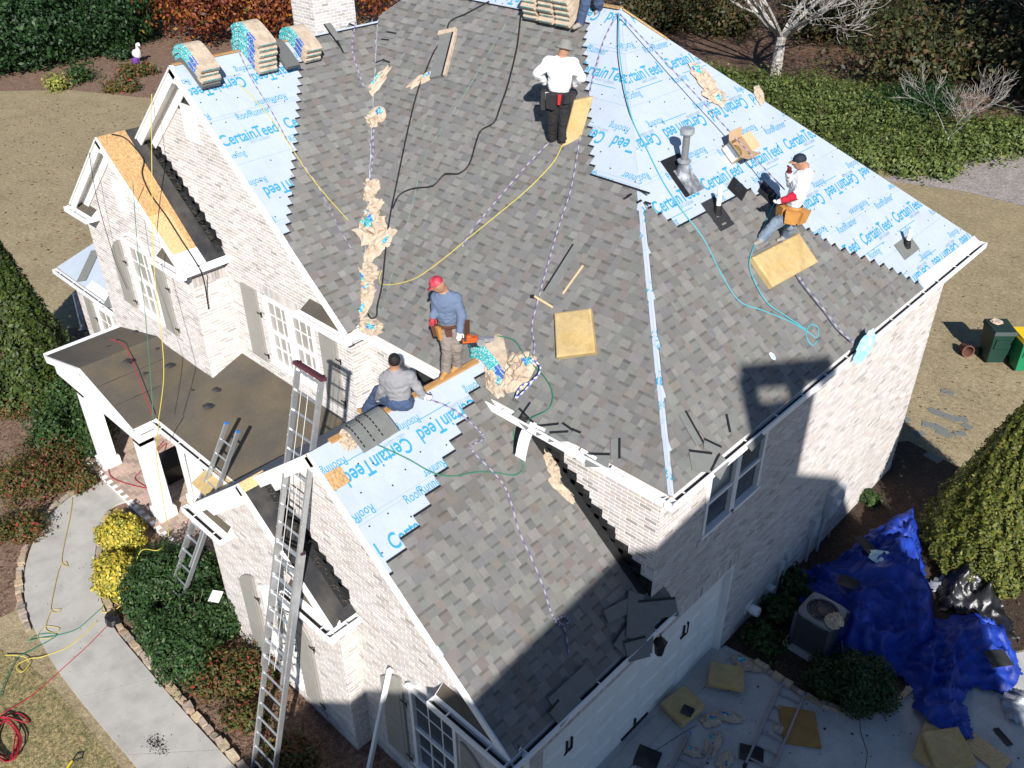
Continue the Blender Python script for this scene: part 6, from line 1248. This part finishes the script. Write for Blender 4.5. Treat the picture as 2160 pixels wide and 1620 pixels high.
c = G(237, 1305, .1); m = MB(); k = 10; m.add([c+Vector((math.cos(.628*q)*.24*random.uniform(.7, 1.1), math.sin(.628*q)*.2*random.uniform(.7, 1.1), -.08)) for q in range(k)]+[c+Vector((math.cos(.628*q)*.16, math.sin(.628*q)*.12, .08+random.uniform(-.03, .03))) for q in range(k)]+[c+ZV*.10], [(q, (q+1) % k, k+(q+1) % k, k+q) for q in range(k)]+[(k+q, k+(q+1) % k, 2*k) for q in range(k)]); m.build('black_bag', BLKT, base=tuple(c), label='small black bag on the walkway edge by the hedge', cat='bag')
c = G(455, 1258, 1.05); m = MB(); m.obox(c, (.11, .05, .02), (-.05, .09, .04), (0, 0, .004)); m.build('paper_sheet', WHITE, base=tuple(c), label='white paper sheet lying on the dark hedge', cat='paper')
c = G(165, 1605, .02); t = thing('garden_shears', 'yellow-handled shears on the lawn at the bottom edge', 'tool', tuple(c)); m = MB(); a, b = G(140, 1622, .03), G(152, 1605, .03); m.tube([a, b], .018, 6); m.build('handle', mat('tool_yellow', (.65, .5, .02), .5), t); m = MB(); q = [G(u, v, .03) for u, v in ((152, 1605), (162, 1590), (176, 1588), (172, 1600), (155, 1606))]; m.tube(q, .012, 5); m.build('blade_loop', BLACKM, t)
for u, v, lab in ((195, 630, 'pale stone urn at the foot of the left bay'),):
    c = G(192, 690); m = MB(); m.lathe((c.x, c.y, 0), [(.14, 0), (.12, .1), (.2, .35), (.22, .55), (.18, .6)], 12); m.build('stone_urn', CONC, base=(c.x, c.y, 0), label=lab, cat='urn')
p = yp(163, 640, -3.2) if False else G(165, 660, .6); m = MB(); m.beam(Vector((p.x, p.y, .02)), Vector((p.x-.25, p.y+.15, 1.1)), XV, .12, .1); m.build('gutter_section', WHITEM, base=(p.x, p.y, 0), label='short white gutter piece standing left of the porch', cat='gutter')
# black barrel on the porch and planters
c = G(362, 990, .3); t = thing('black_crate', 'black plastic crate on the porch floor behind the columns', 'crate', (c.x, c.y, .1)); m = MB(); m.hexa([(c.x-.25, c.y-.25, .11), (c.x+.25, c.y-.25, .11), (c.x+.25, c.y+.25, .11), (c.x-.25, c.y+.25, .11), (c.x-.33, c.y-.33, .6), (c.x+.33, c.y-.33, .6), (c.x+.33, c.y+.33, .6), (c.x-.33, c.y+.33, .6)]); m.build('crate_body', BLKT, t); m = MB(); m.box((c.x-.35, c.y-.35, .58), (c.x+.35, c.y+.35, .62)); m.build('crate_rim', BLKT, t)
# =================================================================== people: smooth union of limb cones, meshed with surface nets
def surface_nets(D, org, h):
    s = D < 0; nx, ny, nz = D.shape; cnt = np.zeros((nx-1, ny-1, nz-1)); acc = np.zeros((nx-1, ny-1, nz-1, 3))
    for ax in range(3):
        for o in [(i, j) for i in (0, 1) for j in (0, 1)]:
            oth = [a for a in range(3) if a != ax]
            def sl(k):
                x = [None]*3; x[ax] = slice(k, D.shape[ax]-1+k); x[oth[0]] = slice(o[0], D.shape[oth[0]]-1+o[0]); x[oth[1]] = slice(o[1], D.shape[oth[1]]-1+o[1]); return tuple(x)
            a, b = D[sl(0)], D[sl(1)]; cr = (a < 0) != (b < 0); t = np.where(cr, a/np.where(cr, a-b, 1), 0)
            cnt += cr; acc[..., ax] += t*cr; acc[..., oth[0]] += o[0]*cr; acc[..., oth[1]] += o[1]*cr
    act = cnt > 0; idx = -np.ones(act.shape, int); ii = np.argwhere(act); idx[act] = np.arange(len(ii))
    V = (ii+acc[act]/cnt[act][:, None])*h+org; F = []
    for ax in range(3):
        o1, o2 = (ax+1) % 3, (ax+2) % 3
        x0 = [slice(None)]*3; x1 = [slice(None)]*3; x0[ax] = slice(0, -1); x1[ax] = slice(1, None)
        cr = s[tuple(x0)] != s[tuple(x1)]; E_ = np.argwhere(cr); E_ = E_[(E_[:, o1] > 0) & (E_[:, o2] > 0) & (E_[:, o1] < D.shape[o1]-1) & (E_[:, o2] < D.shape[o2]-1)]
        fl = s[tuple(x0)][tuple(E_.T)]; u1 = np.zeros(3, int); u1[o1] = 1; u2 = np.zeros(3, int); u2[o2] = 1
        Q = np.stack([idx[tuple((E_-u1-u2).T)], idx[tuple((E_-u2).T)], idx[tuple(E_.T)], idx[tuple((E_-u1).T)]], 1)
        Q[~fl] = Q[~fl][:, ::-1]; F.append(Q)
    return V, np.concatenate(F)
def sdf_mesh(prims, h=.0155, k=.03):
    P = np.array([q for p in prims for q in ((p[1], p[2]) if p[0] == 'c' else (p[1], p[1]))]); lo = P.min(0)-.32; hi = P.max(0)+.32
    n = np.ceil((hi-lo)/h).astype(int)+1; X = np.stack(np.meshgrid(*[lo[i]+h*np.arange(n[i]) for i in range(3)], indexing='ij'), -1)
    def dist(p, X):
        if p[0] == 'c':
            a, b = np.array(p[1]), np.array(p[2]); ab = b-a; t = np.clip(((X-a)@ab)/max(1e-9, ab@ab), 0, 1); return np.linalg.norm(X-a-t[..., None]*ab, axis=-1)-(p[3]+(p[4]-p[3])*t)
        c, r, M = np.array(p[1]), np.array(p[2]), np.array(p[3]); q = (X-c)@M/r; l = np.linalg.norm(q, axis=-1); g = np.linalg.norm(q/r, axis=-1); return l*(l-1)/np.maximum(g, 1e-6)
    D = None
    for p in prims:
        d = dist(p, X)
        if D is None: D = d
        else: m_ = np.maximum(k-np.abs(D-d), 0)/k; D = np.minimum(D, d)-m_*m_*k*.25
    V, F = surface_nets(D, lo, h); C = V[F].mean(1); L = np.stack([dist(p, C) for p in prims], 1).argmin(1)
    return V, F, [prims[i][-1] for i in L]
def nrm_(v): v = np.array(v, float); return v/np.linalg.norm(v)
CLOTH = dict(white=mat('white_shirt', (.72, .72, .72), .85, .05, 6, .6, 14), blue=mat('slate_shirt', (.115, .155, .235), .9, .08, 6, .6, 16), grey=mat('grey_shirt', (.235, .235, .245), .9, .08, 6, .5, 14), black=mat('black_trousers', (.018, .018, .02), .85, .15, 6, .6, 12), khaki=mat('khaki_trousers', (.22, .185, .16), .9, .1, 6, .7, 14), jeans=mat('faded_jeans', (.17, .215, .27), .9, .18, 5, .7, 12, col2=(.10, .135, .19), c2s=4), denim=mat('dark_jeans', (.05, .075, .14), .9, .15, 6, .6, 12),
             skin=mat('skin', (.36, .19, .12), .55, .06, 10), boot=mat('tan_boot', (.38, .21, .07), .7, .12, 10, .3, 30), shoe=mat('grey_shoe', (.28, .25, .22), .8, .15, 12), glove=mat('white_glove', (.66, .62, .60), .85, .06, 10), redglove=mat('red_glove', (.42, .05, .06), .8, .1, 10), red=mat('red_sleeve', (.40, .012, .035), .85, .08, 6, .5, 14), maroon=mat('maroon_glove', (.11, .015, .02), .8, .1, 8), hair=mat('black_hair', (.012, .010, .009), .6, .3, 30, .6, 60), dark=mat('eye', (.01, .01, .01), .4))
def pplane(base, u, v, dd=0.):
    n = Vector((_fw.x, _fw.y, 0)).normalized(); p = hit((u, v), n, n.dot(Vector(base))-dd); return np.array(p)
def person(label, base, J, face, cl, hatfn=None, extra=None, sc=1.0, hands=('glove', 'glove')):
    """J: joint -> (u, v, depth towards camera) or a 3-vector; cl: part -> material key"""
    Q = {k: (pplane(base, *v) if len(v) == 3 and abs(v[0]) > 50 else np.array(v, float)) for k, v in J.items()}
    f = nrm_(face); S = {}; lk = sc
    side = nrm_(Q['ls']-Q['rs']); up = nrm_(Q['neck']-Q['pel']); side = nrm_(side-up*(side@up)); fr_ = np.cross(side, up); M = np.stack([side, fr_, up], 1)
    ch = Q['neck']*.66+Q['pel']*.34; ab = Q['neck']*.34+Q['pel']*.66; P = []
    P += [('e', ch, (.185*sc, .125*sc, .20*sc), M, 'top'), ('e', ab, (.160*sc, .118*sc, .19*sc), M, 'top'), ('e', Q['pel']-up*.03, (.168*sc, .128*sc, .12*sc), M, 'leg')]
    P += [('c', Q['neck']-up*.05, Q['neck']+up*.05, .062, .056, 'skin'), ('c', Q['ls'], Q['rs'], .078, .078, 'top')]
    hf = nrm_(f); hs_ = nrm_(np.cross(hf, (0, 0, 1))); hu = np.cross(hs_, hf); HM = np.stack([hs_, hf, hu], 1); hc = Q['head']
    P += [('e', hc, (.076, .096, .112), HM, 'skin'), ('e', hc+hf*.025-hu*.06, (.056, .065, .06), HM, 'skin'), ('c', hc+hf*.09+hu*.005, hc+hf*.112-hu*.025, .010, .016, 'skin'), ('c', Q['neck']+up*.04, hc-hu*.05, .055, .055, 'skin')]
    for s in (-1, 1): P += [('e', hc+hs_*.078*s-hu*.01, (.012, .02, .032), HM, 'skin')]
    for a, b in (('ls', 'rs'), ('rs', 'ls')):
        x = a[0]; P += [('c', Q[a], Q[x+'e'], .070*lk, .056*lk, 'top'), ('c', Q[x+'e'], Q[x+'w'], .056*lk, .042*lk, 'top' if x+'fore' not in cl else x+'fore')]
        w_ = Q[x+'w']; h_ = Q[x+'h']; P += [('c', w_, w_+(h_-w_)*.75, .034, .036, x+'hand')]
    for x in 'lr':
        hp_ = Q['pel']+side*(.088 if x == 'l' else -.088)-up*.06
        P += [('c', hp_, Q[x+'k'], .100*lk, .076*lk, 'leg'), ('c', Q[x+'k'], Q[x+'a'], .075*lk, .066*lk, 'leg'), ('c', Q[x+'a'], Q[x+'a']-np.array([0, 0, .04]), .05, .05, 'foot'), ('c', Q[x+'a']-np.array([0, 0, .045]), Q[x+'t'], .048, .038, 'foot')]
    keys = {'top': cl['top'], 'leg': cl['leg'], 'foot': cl['foot'], 'skin': 'skin', 'lhand': hands[0], 'rhand': hands[1], 'lfore': cl.get('lfore', cl['top']), 'rfore': cl.get('rfore', cl['top'])}
    V, F, L = sdf_mesh(P); names = sorted(set(keys.values()))+['dark']; mb = MB(); mb.v = [tuple(v) for v in V]; mb.t = [(1, 1, 1)]*len(V); mb.f = [tuple(int(i) for i in q) for q in F]; mb.m = [names.index(keys[l]) for l in L]
    for x, hk in (('l', hands[0]), ('r', hands[1])):
        w_, h_ = Q[x+'w'], Q[x+'h']; d = nrm_(h_-w_); sd_ = nrm_(np.cross(d, fr_)) if abs(d@fr_) < .95 else side; nn = np.cross(sd_, d); pal = w_+d*.075; mi = names.index(hk)
        for i, (o, l) in enumerate(((-.030, .062), (-.010, .074), (.010, .070), (.028, .055))):
            b = pal+sd_*o; cu = np.cross(d, sd_)*.5; mb.tube([b-d*.01, b+d*l*.5, b+d*l*.85+nn*l*.28, b+d*l*.95+nn*l*.6], [.0105, .010, .0095, .008], 6, mi)
        b = w_+d*.035+sd_*-.032; mb.tube([b, b-sd_*.03+d*.03, b-sd_*.035+d*.06+nn*.02], [.012, .011, .009], 6, mi)
    for s in (-1, 1):
        e = hc+hf*.088+hs_*.03*s+hu*.012; mb.lathe(e, [(.004, -.008), (.011, 0), (.006, .006)], 6, names.index('dark'), axis=hf)
    e = hc+hf*.088-hu*.048; mb.tube([e-hs_*.022, e+hf*.006, e+hs_*.022], .005, 5, names.index('dark'))
    t = thing('person', label, 'person', tuple(base)); o = mb.build('body', [CLOTH[q] for q in names], t, smooth=True)
    me = o.data; cloth = {names.index(keys[q]) for q in ('top', 'leg', 'lfore', 'rfore')}; nv = len(me.vertices)
    co = np.empty(nv*3, np.float32); me.vertices.foreach_get('co', co); co = co.reshape(-1, 3); no = np.empty(nv*3, np.float32); me.vertices.foreach_get('normal', no); no = no.reshape(-1, 3)
    vm = {i for f_, q in zip(mb.f, mb.m) if q in cloth for i in f_}
    for i in vm:                                  # folds in the cloth
        p = co[i].tolist(); k_ = 1-abs(mnoise.noise((p[0]*9, p[1]*9, p[2]*15)))*2.2; k2 = 1-abs(mnoise.noise((p[0]*19+5, p[1]*19, p[2]*27)))*2.2; co[i] += no[i]*(.011*k_+.006*k2)
    me.vertices.foreach_set('co', co.ravel())
    me.update()
    if hatfn: hatfn(t, hc, hf, hs_, hu)
    if extra: extra(t, Q, side, fr_, up)
    return t
def cap(col, bill=None, back=False):
    def fn(t, hc, hf, hs_, hu):
        V = []; hc, hf, hs_, hu = map(Vector, (hc, hf, hs_, hu)); m = MB(); pr = [(1.0, .015), (1.02, .05), (.92, .085), (.68, .112), (.35, .128), (.05, .132)]; n = 14; b = 0
        for k, z in pr:
            for i in range(n): a = 6.2832*i/n; V.append(hc+hs_*math.cos(a)*.088*k+hf*math.sin(a)*.106*k+hu*z)
        F = [(j*n+i, j*n+(i+1) % n, (j+1)*n+(i+1) % n, (j+1)*n+i) for j in range(len(pr)-1) for i in range(n)]+[tuple((len(pr)-1)*n+i for i in range(n))]
        m.add(V, F); m.build('cap', col, t, smooth=True)
        m = MB(); d = -hf if back else hf; P = []
        for i in range(9): a = math.pi*(i/8); P += [hc+hs_*math.cos(a)*.075+d*(.06+.035*math.sin(a))+hu*.03, hc+hs_*math.cos(a)*.078+d*(.07+.105*math.sin(a))+hu*(.012)]
        m.add(P, [(2*i, 2*i+1, 2*i+3, 2*i+2) for i in range(8)]); m.build('cap_bill', bill or col, t)
    return fn
def bucket(col):
    def fn(t, hc, hf, hs_, hu):
        hc, hu = Vector(hc), Vector(hu); m = MB(); m.lathe(hc, [(.165, -.005), (.15, .02), (.112, .05), (.10, .12), (.085, .135), (.05, .13)], 18, axis=hu); m.build('bucket_hat', col, t, smooth=True)
    return fn
def hair(t, hc, hf, hs_, hu):
    m = MB(); V, F, L = sdf_mesh([('e', np.array(hc)+np.array(hu)*.028-np.array(hf)*.014, (.086, .100, .100), np.stack([hs_, hf, hu], 1), 'h')], .014); m.v = [tuple(v) for v in V]; m.t = [(1, 1, 1)]*len(V); m.f = [tuple(int(i) for i in q) for q in F]; m.m = [0]*len(m.f); m.build('hair', CLOTH['hair'], t, smooth=True)
def belt(col, pouches, strap=True):
    def fn(t, Q, side, fr_, up):
        c = Vector(Q['pel'])+Vector(up)*.05; s, f, u = Vector(side), Vector(fr_), Vector(up); m = MB(); P = [c+s*math.cos(6.2832*i/20)*.185+f*math.sin(6.2832*i/20)*.142 for i in range(21)]
        m.add([p+u*.03 for p in P]+[p-u*.03 for p in P]+[c+(p-c)*1.05+u*.03 for p in P]+[c+(p-c)*1.05-u*.03 for p in P], [(42+i, 63+i, 63+i+1, 42+i+1) for i in range(20)]+[(i, 42+i, 42+i+1, i+1) for i in range(20)]+[(21+i, 21+i+1, 63+i+1, 63+i) for i in range(20)]); m.build('tool_belt', col, t)
        for a, w_, h_, d_, mt in pouches:
            r_ = s*math.cos(a)*.2+f*math.sin(a)*.16; o = r_.normalized(); tt = u.cross(o); q = c+r_*1.02-u*(h_*.5); m = MB(); m.hexa([q-tt*w_*.42-o*d_*.35-u*h_*.5, q+tt*w_*.42-o*d_*.35-u*h_*.5, q+tt*w_*.42+o*d_*.6-u*h_*.5, q-tt*w_*.42+o*d_*.6-u*h_*.5, q-tt*w_*.5-o*d_*.4+u*h_*.5, q+tt*w_*.5-o*d_*.4+u*h_*.5, q+tt*w_*.55+o*d_*.8+u*h_*.5, q-tt*w_*.55+o*d_*.8+u*h_*.5]); m.build('pouch', mt, t)
    return fn
LEATH = mat('brown_leather', (.10, .045, .028), .6, .2, 8, .2, 40); TANL = mat('tan_leather', (.45, .21, .055), .65, .18, 8, .3, 30); BLKL = mat('black_nylon', (.03, .027, .03), .75, .2, 9, .3, 40)
mean = lambda a, b: (Vector(a)+Vector(b))/2
ft_ = lambda f, u, v, h: tuple(f(u, v)+ZV*h)
# 1 red cap
b1 = SW(950, 790)
person('worker in slate shirt and red cap standing on the wing ridge', tuple(b1), dict(head=(923, 600, .10), neck=(936, 614, .04), ls=(961, 630, .06), rs=(922, 628, .0), pel=(948, 686, 0), le=(974, 664, .12), lw=(970, 697, .2), lh=(968, 712, .22), re=(921, 651, .02), rw=(914, 667, .10), rh=(911, 680, .14), lk=(963, 731, .03), la=ft_(SW, 964, 778, .09), lt=ft_(SW, 955, 787, .04), rk=(944, 728, .08), ra=ft_(SW, 941, 788, .09), rt=ft_(SW, 932, 803, .04)),
       (-.55, -.65, -.55), dict(top='blue', leg='khaki', foot='boot'), cap(mat('red_cap', (.36, .025, .05), .7, .25, 12, col2=(.5, .12, .13), c2s=8)), belt(LEATH, [(0.1, .2, .26, .1, LEATH), (2.9, .12, .2, .08, LEATH), (1.4, .1, .12, .06, LEATH), (2.2, .07, .22, .05, TANL)]), 1.06, ('glove', 'redglove'))
# 2 seated
b2 = G(845, 852, WZR+.05); bx = Vector(b2); o_ = lambda x, y, z: (bx.x+x, bx.y+y, bx.z+z)
person('worker in grey shirt seated with his back turned on the wing ridge', tuple(b2), dict(head=(832, 762, .0), neck=(833, 785, .02), ls=(813, 798, .0), rs=(863, 794, .06), pel=(843, 842, .04), le=(806, 826, -.05), lw=(800, 838, -.25), lh=(797, 842, -.33), re=(881, 817, .08), rw=(891, 834, .1), rh=(903, 838, .1), lk=o_(-.45, -.02, .02), la=o_(-.75, -.06, -.42), lt=o_(-.9, -.1, -.5), rk=o_(-.45, .22, .02), ra=o_(-.75, .22, -.42), rt=o_(-.9, .2, -.5)),
       (-.75, .55, -.1), dict(top='grey', leg='denim', foot='boot'), hair, None, 1.08)
# 3 white shirt from behind
b3 = MF(1175, 302)
person('worker in white shirt and grey bucket hat seen from behind', tuple(b3), dict(head=(1191, 103, -.02), neck=(1185, 122, 0), ls=(1158, 130, 0), rs=(1209, 134, 0), pel=(1178, 200, 0), le=(1134, 156, .0), lw=(1148, 172, -.16), lh=(1158, 176, -.24), re=(1226, 164, .0), rw=(1213, 178, -.14), rh=(1206, 184, -.22), lk=(1165, 250, .0), la=ft_(MF, 1164, 300, .09), lt=ft_(MF, 1172, 290, .04), rk=(1190, 254, .02), ra=ft_(MF, 1187, 304, .09), rt=ft_(MF, 1196, 294, .04)),
       (-.1, .95, -.35), dict(top='white', leg='black', foot='boot'), bucket(mat('grey_hat', (.20, .195, .18), .9, .12, 10)), belt(BLKL, [(3.0, .14, .26, .1, BLKL), (.15, .16, .3, .1, BLKL), (-1.0, .16, .24, .08, BLKL), (-2.2, .14, .14, .06, BLKL), (-1.6, .05, .16, .03, mat('red_plier', (.5, .02, .02), .4)), (-.45, .05, .12, .04, WHITE)]), 1.14, ('skin', 'skin'))
# 4 right man
b4 = MR(1632, 512)
person('worker in white shirt, dark cap and orange tool belt on the right slope', tuple(b4), dict(head=(1687, 341, 0), neck=(1697, 356, 0), ls=(1703, 368, .10), rs=(1694, 366, -.16), pel=(1672, 440, 0), le=(1680, 412, .2), lw=(1652, 422, .2), lh=(1638, 426, .18), re=(1668, 386, -.14), rw=(1664, 366, .02), rh=(1666, 352, .06), lk=(1634, 472, .1), la=ft_(MR, 1607, 512, .09), lt=ft_(MR, 1592, 519, .04), rk=(1668, 474, -.05), ra=ft_(MR, 1655, 507, .09), rt=ft_(MR, 1641, 512, .04)),
       (-.75, -.62, -.2), dict(top='white', leg='jeans', foot='shoe', lfore='red'), cap(mat('navy_cap', (.015, .022, .035), .7, .1, 8), mat('tan_bill', (.38, .25, .14), .7)), belt(TANL, [(.2, .22, .22, .12, TANL), (1.3, .2, .2, .1, TANL), (-.9, .2, .22, .12, TANL), (2.6, .2, .2, .1, TANL)]), 1.12, ('glove', 'maroon'))
# 5 legs at the ridge
b5 = MF(1221, 62)
person('person in dark jeans mostly cut off by the top edge', tuple(b5), dict(head=(1262, -128, 0), neck=(1260, -108, 0), ls=(1240, -98, 0), rs=(1282, -98, 0), pel=(1252, -38, 0), le=(1232, -66, .05), lw=(1238, -40, .1), lh=(1240, -28, .1), re=(1290, -66, 0), rw=(1286, -40, .05), rh=(1284, -28, .05), lk=(1235, 8, .05), la=(1224, 46, .0), lt=(1211, 58, .12), rk=(1262, 6, -.05), ra=(1262, 22, -.2), rt=(1258, 26, -.1)),
       (-.4, -.8, -.3), dict(top='blue', leg='denim', foot='shoe'), hair, None, 1.0, ('skin', 'skin'))
# nail gun on the wing bundles
g_ = Vector(pplane(b1, 992, 716, .1)); t = thing('nail_gun', 'orange and black nail gun on the wing bundles', 'nail gun', tuple(g_)); OR = mat('tool_orange', (.45, .09, .02), .45); X = Vector((.72, .69, .1)).normalized(); Z = ZV; Y = Z.cross(X)
m = MB(); m.obox(g_, X*.11, Y*.035, Z*.04); m.lathe(g_-X*.02, [(.045, -.03), (.05, .06), (.03, .08)], 10); m.build('body', OR, t); m = MB(); m.obox(g_+X*.05-Z*.06, X*.025, Y*.02, Z*.07); m.obox(g_-X*.13-Z*.02, X*.03, Y*.02, Z*.03); m.build('handle', BLACKM, t); m = MB(); m.lathe(g_+X*.16-Y*.06-Z*.03, [(.06, -.03), (.065, .03), (.03, .04)], 12, axis=Y); m.obox(g_+X*.26-Z*.02, X*.09, Y*.04, Z*.03); m.build('magazine', GALV, t)
